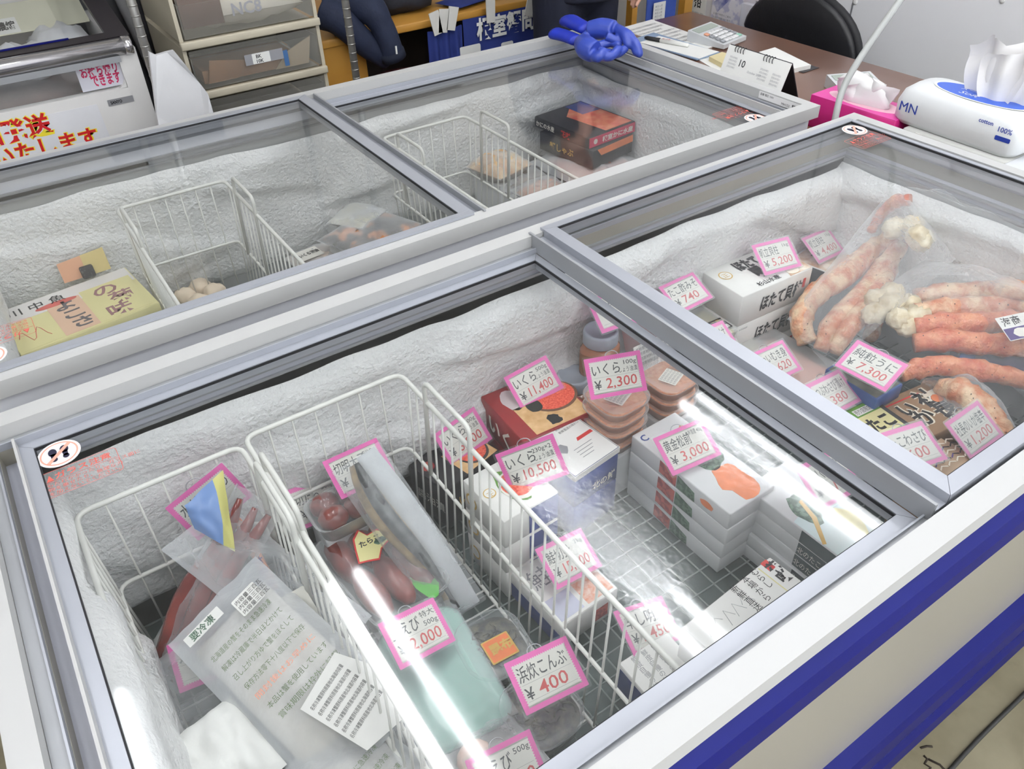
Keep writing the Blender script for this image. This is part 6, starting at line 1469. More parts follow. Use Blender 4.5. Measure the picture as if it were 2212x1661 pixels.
# rounded corner of the window
r = 0.03; pts = [(wx1+0.001, wz0-0.001), (wx1+0.001, wz0+r)]+[(wx1-r+r*math.cos(a), wz0+r-r*math.sin(a)) for a in [PI/2*i/6 for i in range(7)]]
b.plate(pts, M_cream, Matrix(((1, 0, 0, 0), (0, 0, -1, SY+0.03), (0, 1, 0, 0), (0, 0, 0, 1))), 0, 0.03)
b.box((xr-0.04, SY+0.03, 0.06), (xr, SY+0.62, zb), M_cream); b.box((xl, SY+0.03, 0.06), (xl+0.04, SY+0.62, zb), M_cream); b.box((xl+0.04, SY+0.58, 0.06), (xr-0.04, SY+0.62, zb+0.12), M_cream)
b.box((xl+0.04, SY+0.03, 0.50), (xr-0.04, SY+0.58, 0.52), M_cream)
b.build('cabinet', t)
k = MB(); k.tube([(xl, SY+0.004, zb+0.008), (xr-0.012, SY+0.004, zb+0.008)], 0.024, M_chrome, seg=16); k.box((xl, SY-0.012, zb-0.030), (xr-0.05, SY+0.006, zb-0.012), M_alu2); k.tube([(xr-0.03, SY+0.004, zb+0.008), (xr-0.008, SY+0.004, zb+0.008)], 0.0265, M_chrome, seg=16); k.build('chrome_rail', t)
k = MB(); k.box((xl+0.04, SY+0.012, wz0), (wx1, SY+0.016, zb-0.02), M_glassR); k.build('front_window', t)
zt2 = zb+0.15; Y2 = SY+0.56
Ml = frame((xl, SY+0.03, zb+0.022), (1, 0, 0), (0, Y2-SY-0.03, zt2-zb-0.022)); LW = xr-xl; LL = math.hypot(Y2-SY-0.03, zt2-zb-0.022)
k = MB(); k.ring(0, LW, 0, LL, 0.035, -0.006, 0.008, M_seal, Ml, wl=0.06); k.box((0.3, 0.03, 0.008), (LW-0.16, 0.036, 0.011), M_blue, Ml); fl = k.build('lid_frame', t)
k = MB(); k.box((0.06, 0.035, -0.002), (LW-0.06, LL-0.035, 0.002), M_glassR, Ml); k.build('lid_glass', t)
k = MB(); k.box((xl, Y2-0.01, zt2-0.02), (xr-0.12, Y2+0.05, zt2+0.06), M_chrome); k.build('rear_header', t)
k = MB(); k.plate(shade_pts(18, 0.16, 0.02, 0, 0, 3, 0.1), mat('handle_olive', (120, 116, 92), 0.4), Ml @ Matrix.Translation((LW-0.62, 0.022, 0.010)), 0, 0.010); k.tube([Ml @ Vector((LW-0.68+0.04*math.cos(a), 0.0, 0.012+0.018*math.sin(a))) for a in [PI*i/8 for i in range(9)]], 0.004, M_chrome, seg=6); k.build('lid_handle', t)
# its stickers, sign and badge
def wallM(px, py, Y): p = at(px, py, Y=Y); return frame((p.x, Y, p.z), (1, 0, 0), (0, 0, 1)), p
k = MB(); M1, p1 = wallM(162, 147, SY-0.004); w1 = at(256, 125, Y=SY).x-p1.x; h1 = p1.z-at(183, 202, Y=SY).z
k.plate([(0, -h1), (w1, -h1), (w1, 0), (0, 0)], mat('sticker_lilac', (226, 224, 234), 0.4), M1, -0.018, -0.0172)
M_mag = mat('magenta_ink', (206, 30, 92), 0.5)
k.text('お持ち帰り', 0.034, M_mag, M1, w1*0.08, -h1*0.46, -0.0168, bold=0.03, width=w1*0.84); k.text('できます', 0.034, M_mag, M1, w1*0.26, -h1*0.86, -0.0168, bold=0.03, width=w1*0.66); k.build('window_sticker', t)
k = MB(); M1, p1 = wallM(231, 217, SY-0.0012); w1 = at(286, 206, Y=SY).x-p1.x
k.plate([(0, -0.018), (w1, -0.018), (w1, 0), (0, 0)], mat('badge_silver', (170, 170, 174), 0.3, 0.4), M1, 0, 0.0008); k.text('SANYO', 0.011, M_ink, M1, w1*0.10, -0.0135, 0.0012, bold=0.04, width=w1*0.45); k.build('name_badge', t)
k = MB(); M1, p1 = wallM(222, 222, SY-0.0012); xs = at(245, 300, Y=SY).x
k.plate([(-0.9, -0.26), (xs-p1.x, -0.26), (xs-p1.x-0.012, 0.0), (-0.9, 0.0)], mat('sign_white', (232, 232, 236), 0.4), M1, 0, 0.0008)
M_sgr = mat('sign_red', (208, 30, 34), 0.45); M_sgy = mat('sign_yellow', (246, 226, 60), 0.45)
def sign(txt, xe, ye, hh, wd):
    p = at(xe, ye, Y=SY); k.text(txt, hh, M_sgy, M1, p.x-p1.x+0.004, p.z-p1.z, 0.0010, bold=0.055, width=wd*1.02, align='R'); k.text(txt, hh, M_sgr, M1, p.x-p1.x, p.z-p1.z, 0.0014, bold=0.025, width=wd, align='R')
ww = at(116, 275, Y=SY).x-at(12, 300, Y=SY).x; sign('全国発送', 116, 283, 0.060, ww*2.02)
ww = at(216, 300, Y=SY).x-at(35, 345, Y=SY).x; sign('いたします', 216, 308, 0.056, ww*1.2)
k.build('delivery_sign', t)
# goods seen in it
def inpack(name, label, cat, c, w, l, h, m, rot, seed):
    q = thing(name, label, cat, c); MB().pillow(w, l, h, m, MT(*c, rot), seed=seed, nz=0.4, fold=0.15).build('contents', q); return q
g_ = thing('crab_pack', 'large bagged crab lying behind the chest window', 'pack', (0.05, SY+0.25, 0.52))
MB().pillow(1.1, 0.42, 0.10, mat('window_crab', (206, 178, 160), 0.35, rgb2=(188, 128, 104), scale=9, bump=0.4, bscale=20), MT(0.03, SY+0.26, 0.72), seed=5, nz=0.4, nu=24).build('contents', g_)
MB().pillow(1.15, 0.46, 0.115, M_bag2, MT(0.03, SY+0.26, 0.72), seed=6, nz=0.4, nu=24, fold=0.1).build('film', g_)
for i, (x, y, w, l, lab) in enumerate(((0.34, 0.22, 0.24, 0.20, 'round white bag under the chest lid glass, nearest the rail'), (0.50, 0.36, 0.18, 0.22, 'grey blue bag at the right under the chest lid glass'), (0.10, 0.34, 0.30, 0.28, 'frosty white bag at the left under the chest lid glass'))):
    q = thing('frozen_bag', lab, 'bag', (x, SY+y, 0.80), 'white bags under the chest lid'); MB().pillow(w, l, 0.05, mat('frosty_bag', (222, 224, 230), 0.4, rgb2=(238, 238, 240), scale=10, bump=0.5, bscale=14), MT(x, SY+y, 0.855), seed=i+2, nz=0.35, fold=0.15).build('film', q)
bt = thing('card_note', 'cream sheet with two black stamped labels under the chest lid glass', 'note', (0.32, SY+0.46, 0.86))
k = MB(); Mn = frame((0.30, SY+0.475, 0.925), (1, 0, 0), (0, 0.9, 0.45)); k.plate(rr2(0.62, 0.14, 0.004), mat('cream_note', (224, 222, 200), 0.5), Mn, 0, 0.001)
for x, s_ in ((-0.02, '出'), (0.07, '濃縮')): k.plate(rr2(0.07, 0.07, 0.002, 2, x, -0.03), M_paper, Mn, 0.001, 0.0014); k.text(s_, 0.036, M_ink, Mn, x-0.028, -0.045, 0.0018, bold=0.03, width=0.055)
k.build('sheet', bt)

# ------------------------------------------------------------------ wire rack posts and the plastic drawer stack
RY = 2.38
M_post = mat('chrome_post', (158, 156, 152), 0.3, 0.7, var=0.12, scale=20)
t = thing('metal_rack', 'chrome post rack around the plastic drawer stack', 'rack', (0.99, 2.6, 0))
xa = at(322, 130, Y=RY).x; xb = at(757, 80, Y=RY).x
for x in (xa, xb):
    for y in (RY, 2.98):
        k = MB(); k.tube([(x, y, 0.0), (x, y, 1.9)], 0.0125, M_post, seg=12)
        for q in range(66): k.lathe([(0.0132, 0), (0.0132, 0.004)], M_post, MT(x, y, 0.06+q*0.0275), 12)
        k.build('post', t)
for z in (0.12, at(450, 212, Y=2.50).z-(at(393, 110, Y=2.50).z-at(450, 212, Y=2.50).z)-0.025, 1.45):
    k = MB()
    for y in (RY, 2.98): k.tube([(xa, y, z), (xb, y, z)], 0.005, M_post, seg=6); k.tube([(xa, y, z-0.03), (xb, y, z-0.03)], 0.004, M_post, seg=6)
    for q in range(12): k.tube([(xa+(xb-xa)*(q+0.5)/12, RY, z+0.003), (xa+(xb-xa)*(q+0.5)/12, 2.98, z+0.003)], 0.0025, M_post, seg=5)
    for x in (xa, xb): k.tube([(x, RY, z), (x, 2.98, z)], 0.005, M_post, seg=6)
    k.build('wire_shelf', t)
DYY = 2.50; dx0 = at(393, 110, Y=DYY).x; dx1 = at(706, 155, Y=DYY).x
M_case = mat('drawer_case', (196, 188, 168), 0.5, var=0.05, scale=5); M_dfront = mat('drawer_front', (206, 204, 196), 0.3, alpha=0.07, var=0.03)
M_kbrown = mat('cardboard', (166, 122, 84), 0.7, var=0.15, scale=8); M_wrapw = mat('wrapped_white', (226, 220, 206), 0.5, var=0.06, bump=0.4, bscale=14)
zz = [at(450, 212, Y=DYY).z, at(393, 110, Y=DYY).z]; dh = zz[1]-zz[0]
z = zz[1]; zs = []
z = zz[0]-dh
k0 = z; i = 0
base = thing('rack_board', 'board on the rack shelf under the drawer stack', 'board', (1.0, 2.7, k0-0.018)); MB().box((xa+0.02, DYY, k0-0.018), (xb-0.02, DYY+0.44, k0), M_case).build('board', base)
while z < zz[1]+0.5*dh:
    vis = round((z-zz[0])/dh)
    lab = {0: 'drawer unit holding brown packets, second one visible from the top', 1: 'drawer unit with NC written on its front, topmost one visible', -1: 'drawer unit barely showing above the rear freezer rim'}.get(vis, 'hidden drawer unit of the stack, level %s' % ('above the frame' if vis > 1 else 'below the rim'))
    t = thing('drawer_unit', lab, 'drawer unit', ((dx0+dx1)/2, DYY+0.2, z), 'stacked plastic drawer units')
    k = MB(); Y1 = DYY+0.42
    k.box((dx0, DYY, z), (dx1, Y1, z+0.006), M_case); k.bbox((dx0-0.002, DYY-0.014, z), (dx1+0.002, DYY+0.01, z+0.024), M_case, I4, 0.004)
    k.box((dx0, DYY, z+0.024), (dx0+0.012, Y1, z+dh-0.0005), M_case); k.box((dx1-0.012, DYY, z+0.024), (dx1, Y1, z+dh-0.0005), M_case); k.box((dx0, Y1-0.008, z), (dx1, Y1, z+dh-0.0005), M_case); k.build('case', t)
    d = MB(); d.bbox((dx0+0.016, DYY-0.008, z+0.030), (dx1-0.016, DYY-0.004, z+dh-0.006), M_dfront, I4, 0.0015, 1)
    d.ring(dx0+0.018, dx1-0.018, DYY-0.004, Y1-0.02, 0.003, z+0.030, z+dh-0.03, M_dfront); dr = d.build('drawer', t)
    if vis == 1:
        c = MB(); c.box((dx0+0.03, DYY+0.03, z+0.05), (dx0+0.16, DYY+0.12, z+dh-0.02), mat('dark_brown_pack', (98, 70, 60), 0.6)); c.pillow(0.36, 0.2, 0.045, M_wrapw, MT((dx0+dx1)/2+0.02, DYY+0.13, z+0.07), seed=4, nz=0.4); c.build('contents', dr)
        w_ = MB(); w_.text('NC8', 0.045, M_gtx, frame(((dx0+dx1)/2-0.05, DYY-0.0085, z+0.075), (1, 0, 0), (0, 0, 1)), 0, 0, 0.0004, bold=0.02); w_.build('marker_writing', dr)
    elif vis == 0:
        c = MB(); c.box((dx0+0.05, DYY+0.03, z+0.035), (dx1-0.09, DYY+0.2, z+0.075), M_kbrown); c.plate([(0, 0), (0.10, 0), (0.14, 0.05), (0.02, 0.07)], M_kbrown, frame((dx0+0.06, DYY+0.025, z+0.036), (1, 0, 0), (0, 0, 1)), 0, 0.004); c.plate([(0, 0), (0.12, 0.0), (0.14, 0.085), (0.05, 0.05)], mat('pale_card', (206, 186, 156), 0.6), frame((dx1-0.17, DYY+0.025, z+0.036), (1, 0, 0), (0, 0, 1)), 0, 0.004); c.build('contents', dr)
        w_ = MB(); Mw = frame(((dx0+dx1)/2-0.035, DYY-0.0085, z+0.075), (1, 0, 0.0), (0, 0, 1)); w_.plate(rr2(0.13, 0.034, 0.002, 2, 0.055, 0.017), M_gtx, Mw, -0.0002, 0.0003); w_.plate(rr2(0.06, 0.032, 0.002, 2, 0.045, 0.017), M_paper, Mw, 0.0003, 0.0006); w_.text('BK', 0.014, M_ink, Mw, 0.028, 0.018, 0.0008, bold=0.02); w_.text('10K', 0.014, M_ink, Mw, 0.028, 0.003, 0.0008, bold=0.02); w_.plate(rr2(0.016, 0.05, 0.002, 2, 0.128, 0.0), mat('tape_blue', (70, 110, 160), 0.5), Mw, -0.0002, 0.0004); w_.build('paper_label', dr)
    z += dh; i += 1
# white plastic sheet beside the post
t = thing('white_sheet', 'white plastic carrier bag hanging beside the rack post', 'bag', at(400, 200, Y=2.33))
o = [(322, 112), (340, 122), (362, 114), (374, 108), (400, 140), (432, 180), (452, 205), (462, 245), (455, 330), (352, 330), (340, 250)]
P = [at(x, y, Y=2.33) for x, y in o]; k = MB()
vs = [(p.x, 2.33+0.012*math.sin(i*1.3), p.z) for i, p in enumerate(P)]+[(p.x, 2.345+0.012*math.sin(i*1.3), p.z) for i, p in enumerate(P)]; n = len(P)
k.add(vs, [tuple(range(n)), tuple(range(2*n-1, n-1, -1))]+[(i, (i+1) % n, n+(i+1) % n, n+i) for i in range(n)], mat('carrier_white', (228, 228, 230), 0.4, var=0.02, bump=0.5, bscale=9)); k.build('bag', t)
# dark machine in the gap and a pink cord
t = thing('dark_machine', 'dark grey machine with a grey hose in the gap left of the drawers', 'machine', (0.66, 3.1, 0))
MB().bbox((0.55, 3.0, 0.0), (0.98, 3.4, 1.35), mat('machine_grey', (58, 58, 62), 0.5, var=0.1), I4, 0.01).build('body', t)
MB().tube(rnd_path([(0.72, 2.99, 1.30), (0.72, 2.95, 1.05), (0.76, 2.95, 0.80), (0.80, 2.95, 0.5)], 0.06), 0.022, mat('hose_grey', (128, 128, 130), 0.5), seg=10).build('hose', t)
t = thing('pink_cord', 'thin pink cord running down behind the chest freezer', 'cord', at(260, 30, Y=3.02)); MB().tube(smooth_path([at(257, -60, Y=3.02), at(257, 20, Y=3.02), at(261, 55, Y=3.02), at(268, 110, Y=3.02)], 5), 0.004, mat('cord_pink', (206, 150, 150), 0.5), seg=8).build('cord', t)

# ------------------------------------------------------------------ yellow wood counter with hanging cloths
TY = 2.70
ta = at(845, 53, Y=TY); tb_ = at(1160, 0, Y=TY); TZc = (ta.z+tb_.z)/2
M_ywood = mat('yellow_wood', (190, 134, 52), 0.45, rgb2=(206, 154, 72), scale=3, var=0.1)
cx0, cx1 = at(696, 100, Y=TY).x, 2.62
t = thing('wood_counter', 'yellow wood counter behind the rear freezer, cloths hanging from its edge', 'counter', ((cx0+cx1)/2, 3.0, 0))
MB().bbox((cx0, TY, TZc-0.03), (cx1, 3.35, TZc), M_ywood, I4, 0.005).build('counter_top', t)
MB().box((cx0, TY+0.01, 0), (cx0+0.17, 3.33, TZc-0.03), M_ywood).build('side_panel', t)
MB().box((cx1-0.03, TY+0.01, 0), (cx1, 3.33, TZc-0.03), M_ywood).build('side_panel', t)
MB().box((cx0+0.17, 3.0, 0), (cx1-0.03, 3.02, TZc-0.03), mat('counter_shade_brown', (44, 32, 28), 0.7)).build('back_panel', t)  # dark sheet added to stand for the shade under the counter
M_navy2 = mat('navy_cloth', (34, 42, 66), 0.8, var=0.12, scale=20, bump=0.15, bscale=60); M_bcloth = mat('banner_blue', (40, 56, 128), 0.8, var=0.06, scale=14)
t = thing('navy_jacket', 'dark navy jacket slung over the counter with one sleeve hanging', 'jacket', at(780, 10, Y=TY))
k = MB(); sl = [at(705, 25, Y=2.78), at(760, 10, Y=2.74), at(800, 20, Y=2.66), at(828, 62, Y=2.63), at(848, 118, Y=2.62)]
k.tube(smooth_path(sl, 5), [0.095-0.05*min(1, i/14) for i in range(21)], M_navy2, seg=14); k.build('sleeve', t)
k = MB(); k.tube(smooth_path([at(700, 28, Y=2.72), at(735, 45, Y=2.68), at(790, 95, Y=2.66), at(838, 128, Y=2.65)], 5), [0.06-0.02*i/15 for i in range(16)], M_navy2, seg=12); k.build('fold', t)
k = MB(); k.tube([at(845, 110, Y=2.615), at(851, 126, Y=2.615)], 0.049, mat('navy_cuff', (24, 32, 52), 0.8), seg=14); k.build('cuff', t)
k = MB(); pz = at(856, 108, Y=2.56); k.box((pz.x-0.003, 2.558, pz.z-0.014), (pz.x+0.003, 2.562, pz.z+0.014), M_paper); k.build('tag', t)
t = thing('black_bag', 'soft black bag lying on the yellow wood counter', 'bag', at(860, 5, z=TZc+0.02)); c = at(855, -10, z=TZc+0.05); MB().blob(0.17, 0.14, 0.075, mat('black_cloth', (34, 35, 44), 0.8, bump=0.2, bscale=30), MT(c.x, c.y, TZc+0.06), 0.2, 3, 3).build('bag', t)
def cloth(name, label, x0, x1, ztop, zbot, m, folds, y, seed, amp=0.012, cat='cloth'):
    t = thing(name, label, cat, ((x0+x1)/2, y, zbot)); vs = []; fs = []; nu = 40; nv = 10
    for j in range(nv+1):
        v = j/nv
        for i in range(nu+1):
            u = i/nu; yy = y+amp*math.sin(u*folds*2*PI+seed)*(0.35+v)+0.004*fnoise(u*5, v*3, seed)
            vs.append((x0+(x1-x0)*u, yy, ztop+(zbot-ztop)*v))
    n0 = len(vs); vs += [(x, yy+0.003, z_) for x, yy, z_ in vs]
    for j in range(nv):
        for i in range(nu):
            a = j*(nu+1)+i; fs.append((a, a+nu+1, a+nu+2, a+1)); b_ = a+n0; fs.append((b_, b_+1, b_+nu+2, b_+nu+1))
    k = MB(); k.add(vs, fs, m, I4, True); k.build('cloth', t); return t
BY = TY-0.025
x0 = at(921, 58, Y=BY).x; x1 = at(995, 40, Y=BY).x
cl1 = cloth('blue_cloth', 'folded plain blue cloth hanging from the counter left of the lettered banner', x0, x1, TZc-0.035, 0.33, M_bcloth, 3.2, BY-0.01, 1.0, 0.016)
bx1 = at(1205, 0, Y=BY).x
cl2 = cloth('shop_banner', 'blue banner with white outlined characters hanging from the counter edge', x1+0.01, bx1, TZc-0.02, 0.33, M_bcloth, 1.5, BY, 2.0, 0.004, 'banner')
k = MB(); p = at(1030, 84, Y=BY-0.008); p2 = at(1186, 44, Y=BY-0.008); hh = at(1060, 52, Y=BY).z-at(1060, 92, Y=BY).z
Mb = frame((p.x, BY-0.010, p.z), (1, 0, 0), (0, 0, 1)); k.text('根室蟹問屋', hh*1.12, M_paper, Mb, 0, 0, 0, bold=0.035, width=p2.x-p.x); k.text('根室蟹問屋', hh*1.12, M_bcloth, Mb, 0, 0, -0.0006+0.001, bold=-0.01, width=p2.x-p.x) if False else None
k.build('lettering', cl2)
k = MB()
for px, py, w, h in ((1015, 106, 0.10, 0.05), (1095, 95, 0.06, 0.04)):
    q = at(px, py, Y=BY-0.008); k.plate(rr2(w, h, 0.008, 3), M_paper, frame((q.x, BY-0.010, q.z-0.01), (1, 0, 0), (0, 0, 1)), 0, 0.0006)
k.build('white_print', cl2)
t_ = 0
for px, py, tilt, lab in ((942, 50, 0.2, 'leftmost white hanging strap holding the plain blue cloth'), (958, 45, -0.15, 'middle white hanging strap holding the plain blue cloth'), (977, 40, -0.25, 'right white hanging strap of the plain blue cloth'), (1060, 20, 0.0, 'white hanging strap at the left of the lettered banner'), (1147, 6, -0.3, 'white hanging strap at the right of the lettered banner')):
    q = at(px, py, Y=TY-0.052); t = thing('hanging_strap', lab, 'strap', q, 'white straps clipping the cloths'); k = MB(); h = 0.10 if px > 1000 else 0.085
    k.plate([(-0.020, -h/2), (0.018, -h/2), (0.022, h/2), (-0.022, h/2)], mat('strap_white', (222, 220, 214), 0.5), frame((q.x, TY-0.052, q.z), (math.cos(tilt), 0, math.sin(tilt)), (-math.sin(tilt), 0, math.cos(tilt))), -0.002, 0.002)
    k.build('strap', t)
t = thing('blue_cloth', 'small piece of blue cloth lying on the counter behind the straps', 'cloth', at(1030, 2, z=TZc)); c = at(1025, 2, z=TZc+0.005); MB().pillow(0.30, 0.14, 0.012, M_bcloth, MT(c.x, c.y+0.02, TZc+0.014, 0.3), seed=3, nz=0.4).build('cloth', t)
# stool
c = at(862, 160, z=0.56); c.y = min(c.y, 2.62)
M_stool = mat('stool_maroon', (96, 34, 40), 0.6, var=0.08, bump=0.1, bscale=80)
t = thing('round_stool', 'maroon round stool below the hanging jacket sleeve', 'stool', (c.x, c.y, 0))
MB().lathe([(0.12, 0.515), (0.165, 0.522), (0.172, 0.54), (0.160, 0.558), (0.10, 0.566), (0.0, 0.567)], M_stool, MT(c.x, c.y, 0), 32).build('seat', t)
for q in range(4):
    a = PI/4+q*PI/2; MB().tube([(c.x+0.11*math.cos(a), c.y+0.11*math.sin(a), 0.52), (c.x+0.17*math.cos(a), c.y+0.17*math.sin(a), 0.0)], 0.011, M_dark, seg=8).build('leg', t)
MB().tube([(c.x+0.142*math.cos(a), c.y+0.142*math.sin(a), 0.25) for a in [2*PI*i/20 for i in range(20)]], 0.007, M_dark, closed=True, seg=6).build('foot_ring', t)

# ------------------------------------------------------------------ person standing behind the gloves' corner
hp = at(1378, 10, Y=2.30)
PX, PY = hp.x-0.215, 2.42
M_skin = mat('skin', (214, 164, 142), 0.5, var=0.05, scale=20, sss=0.1)
pr = thing('person', 'person in dark navy work clothes standing behind the gloves, one hand hanging', 'person', (PX, PY, 0))
def remesh(o, vox=0.012, it=6):
    m = o.modifiers.new('remesh', 'REMESH'); m.mode = 'VOXEL'; m.voxel_size = vox; m.use_smooth_shade = True
    s = o.modifiers.new('smooth', 'SMOOTH'); s.iterations = it; s.factor = 0.6
def chain(m, pts, rad, mt, seg=14, flat=1.0):
    S = smooth_path([Vector(p) for p in pts], 5); n = len(S); rr = []
    for i in range(n):
        u = i/(n-1)*(len(rad)-1); k = min(int(u), len(rad)-2); rr.append(rad[k]+(rad[k+1]-rad[k])*(u-k))
    m.tube(S, rr, mt, seg=seg, flat=flat)
W_ = Vector((PX, PY, 0)); V = lambda x, y, z: W_+Vector((x, y, z))
hand = Vector((hp.x, 2.30, hp.z+0.065))
b = MB()
b.blob(0.075, 0.095, 0.115, M_skin, Matrix.Translation(V(0, -0.02, 1.56)), 0.02, 1, 3)
b.blob(0.014, 0.022, 0.018, M_skin, Matrix.Translation(V(0, -0.122, 1.545)), 0, 1, 2)
for s in (-1, 1): b.blob(0.012, 0.02, 0.028, M_skin, Matrix.Translation(V(s*0.078, -0.01, 1.55)), 0, 1, 2)
chain(b, [V(0, 0, 1.30), V(0, 0.0, 1.42), V(0, -0.01, 1.50)], [0.09, 0.055, 0.055], M_skin)
chain(b, [V(0, 0, 0.86), V(0, 0, 1.05), V(0, 0.01, 1.25), V(0, 0, 1.36)], [0.13, 0.125, 0.14, 0.09], M_skin)
hands = {1: hand, -1: V(-0.12, -0.22, 1.16)}
for s in (-1, 1):
    h = hands[s]
    chain(b, [V(s*0.17, 0, 1.35), V(s*0.24, 0.01, 1.08), h+Vector((-s*0.01, 0.03, 0.14)), h+Vector((0, 0, 0.07))], [0.05, 0.040, 0.030, 0.026], M_skin)
    chain(b, [V(s*0.09, 0, 0.86), V(s*0.10, 0, 0.48), V(s*0.10, 0.01, 0.10)], [0.085, 0.058, 0.042], M_skin)
    b.tube([h+Vector((0, 0.01, 0.08)), h+Vector((-0.004*s, 0, 0.04)), h+Vector((-0.006*s, -0.002, 0.0))], [0.024, 0.036, 0.036], M_skin, seg=12, flat=0.8)
    for f in range(4):
        o = Vector((-s*(0.012-0.004*f), -0.030+0.019*f, 0.0)); L_ = (0.066, 0.078, 0.072, 0.056)[f]
        b.tube([h+o, h+o+Vector((-s*0.008, -0.002, -L_*0.5)), h+o+Vector((-s*0.028, -0.002, -L_*0.92))], [0.0095, 0.009, 0.0075], M_skin, seg=8)
    b.tube([h+Vector((0, -0.03, 0.045)), h+Vector((-s*0.004, -0.055, 0.015)), h+Vector((-s*0.012, -0.058, -0.02))], [0.011, 0.010, 0.008], M_skin, seg=8)
body = b.build('body', pr); remesh(body, 0.006, 3)
M_work = mat('work_navy', (26, 30, 48), 0.8, var=0.1, scale=16, bump=0.12, bscale=50)
j = MB(); chain(j, [V(0, 0, 0.80), V(0, 0, 0.95), V(0, 0, 1.12), V(0, 0.01, 1.27), V(0, 0, 1.40)], [0.165, 0.165, 0.155, 0.165, 0.08], M_work, flat=1.0)
for s in (-1, 1): chain(j, [V(s*0.13, 0, 1.36), V(s*0.20, 0, 1.30), V(s*0.245, 0.01, 1.08), hands[s]+Vector((-s*0.01, 0.03, 0.13))], [0.06, 0.07, 0.056, 0.044], M_work)
remesh(j.build('jacket', pr), 0.012, 6)
tr = MB()
for s in (-1, 1): chain(tr, [V(s*0.08, 0, 0.90), V(s*0.095, 0, 0.5), V(s*0.10, 0.01, 0.08)], [0.115, 0.085, 0.07], M_work)
tr.blob(0.17, 0.13, 0.14, M_work, Matrix.Translation(V(0, 0, 0.86)), 0, 1, 3); remesh(tr.build('trousers', pr), 0.012, 5)
for s in (-1, 1): MB().rloft([(0.0, 0.09, 0.26, 0.04), (0.05, 0.09, 0.25, 0.04), (0.10, 0.075, 0.12, 0.035)], M_black, MT(PX+s*0.10, PY-0.03, 0.0)).build('shoe', pr)
h = MB(); h.blob(0.084, 0.102, 0.095, mat('hair_black', (28, 25, 24), 0.6), Matrix.Translation(V(0, 0.012, 1.60)), 0.04, 2, 3); h.build('hair', pr)
for s in (-1, 1): MB().blob(0.011, 0.006, 0.007, M_ink, Matrix.Translation(V(s*0.032, -0.104, 1.565)), 0, 0, 2).build('eye', pr)
MB().blob(0.022, 0.006, 0.006, mat('lips', (180, 110, 100), 0.5), Matrix.Translation(V(0, -0.108, 1.505)), 0, 0, 2).build('mouth', pr)
# blue cloth with a paper tag right of the person
cy_ = 2.62; x0 = at(1395, 20, Y=cy_).x; x1 = at(1458, 20, Y=cy_).x
cl3 = cloth('tagged_blue_cloth', 'blue cloth with a white paper tag at the far end of the desk', x0, x1, 0.95, 0.30, mat('cloth_bright_blue', (62, 88, 172), 0.8, var=0.06), 1.2, cy_, 4.0, 0.006)
k = MB(); q = at(1423, 26, Y=cy_-0.012); Mq = frame((q.x, cy_-0.014, q.z), (1, 0, 0), (0, 0, 1)); k.plate(rr2(0.072, 0.085, 0.002), M_paper, Mq, 0, 0.0006)
for r in range(5): k.text('本日入荷', 0.010, M_gtx, Mq, -0.026, 0.022-0.014*r, 0.001)
k.build('paper_tag', cl3)
t = thing('cloth_pole', 'thin wooden pole carrying the tagged blue cloth', 'pole', ((x0+x1)/2, cy_+0.02, 0)); MB().tube([(x0-0.06, cy_+0.015, 0.955), (x1+0.09, cy_+0.015, 0.955)], 0.010, M_ywood, seg=8).build('rail', t); MB().box((x1+0.06, cy_, 0), (x1+0.11, cy_+0.04, 1.3), M_ywood).build('post', t); MB().box((x0-0.08, cy_, 0), (x0-0.05, cy_+0.04, 0.97), M_ywood).build('post', t)
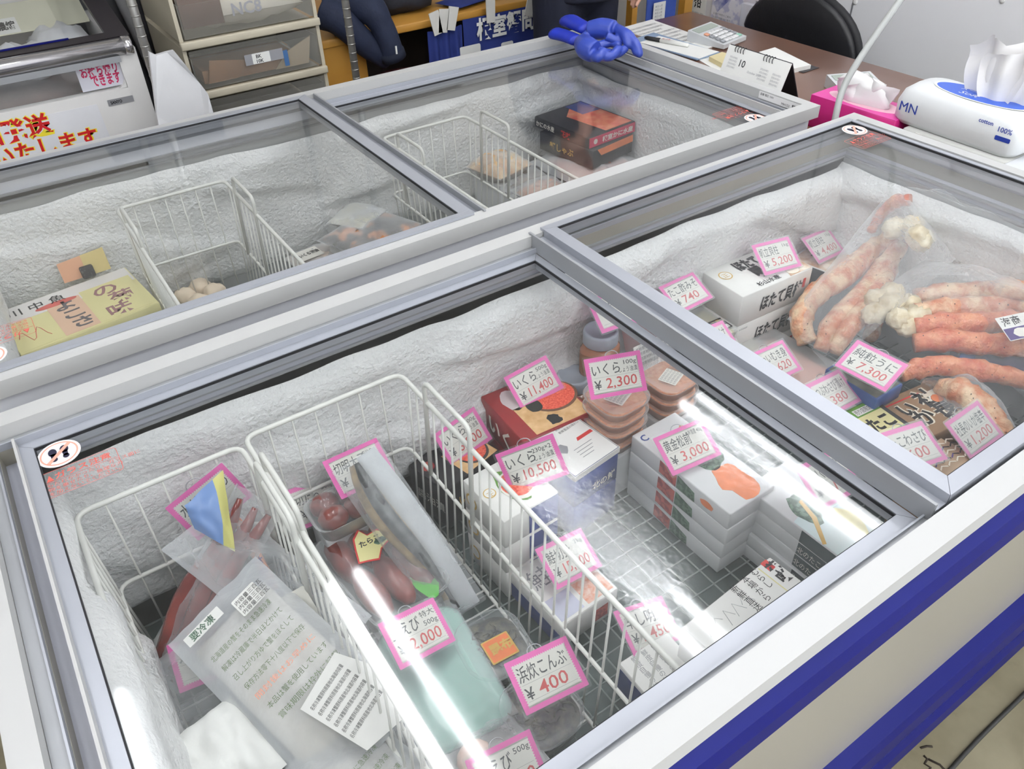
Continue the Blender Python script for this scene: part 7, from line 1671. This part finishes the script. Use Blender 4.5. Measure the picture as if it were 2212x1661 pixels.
# leaflet board behind the desk
lx = 3.22
t = thing('leaflet_board', 'white board pinned with printed leaflets behind the far end of the desk', 'notice board', (lx, 2.36, 0))
ya, yb = at(1720, 30, X=lx).y, at(1487, 20, X=lx).y
MB().box((lx, ya, 0.10), (lx+0.015, yb+0.05, 1.10), mat('board_white', (228, 226, 228), 0.5, var=0.02)).build('board', t)
for y in (ya+0.04, yb+0.01): MB().box((lx-0.005, y-0.012, 0), (lx+0.02, y+0.012, 1.10), M_ywood if y > 2.3 else M_alu).build('post', t)
M_leaf1 = mat('leaflet_print', (196, 196, 220), 0.5, rgb2=(236, 234, 240), scale=26, thr=(0.42, 0.52)); M_leaf2 = mat('leaflet_lilac', (226, 218, 230), 0.5, rgb2=(238, 234, 240), scale=6)
for i, (px, py, w, h, m, s_) in enumerate(((1508, 14, 0.10, 0.22, M_paper, '船便'), (1570, 22, 0.19, 0.20, M_leaf1, ''), (1640, 25, 0.19, 0.26, M_leaf2, '案内'))):
    q = at(px, py, X=lx-0.004); Mq = frame((lx-0.0035, q.y, q.z), (0, -1, 0), (0, 0, 1)); k = MB(); k.plate(rr2(w, h, 0.002), m, Mq, 0, 0.001)
    if s_: k.text(s_[0], 0.045, M_ink if i == 0 else M_gtx, Mq, -0.03, 0.0, 0.0014, bold=0.02)
    for r in range(5): k.text('お届け時間のご案内', 0.009, M_gtx, Mq, -w*0.42, -h*0.15-0.016*r, 0.0014, width=w*0.8)
    if i == 1: k.plate([(-w*0.45, h*0.1), (w*0.1, h*0.48), (w*0.3, h*0.45), (-w*0.3, -h*0.1)], mat('leaflet_blue', (96, 104, 172), 0.5, rgb2=(214, 216, 232), scale=30), Mq, 0.001, 0.0016)
    k.build('leaflet', t)
tr_ = thing('leaflet_holder', 'clear acrylic leaflet holder by the chair', 'holder', at(1635, 40, X=3.12)); q = at(1612, 40, X=3.12); MB().bbox((3.11, q.y-0.08, q.z-0.06), (3.145, q.y+0.03, q.z+0.06), mat('acrylic', (236, 236, 242), 0.15, alpha=0.22), I4, 0.004).build('pocket', tr_); MB().box((3.12, q.y-0.06, 0.0), (3.13, q.y+0.01, q.z-0.06), M_alu).build('stem', tr_)
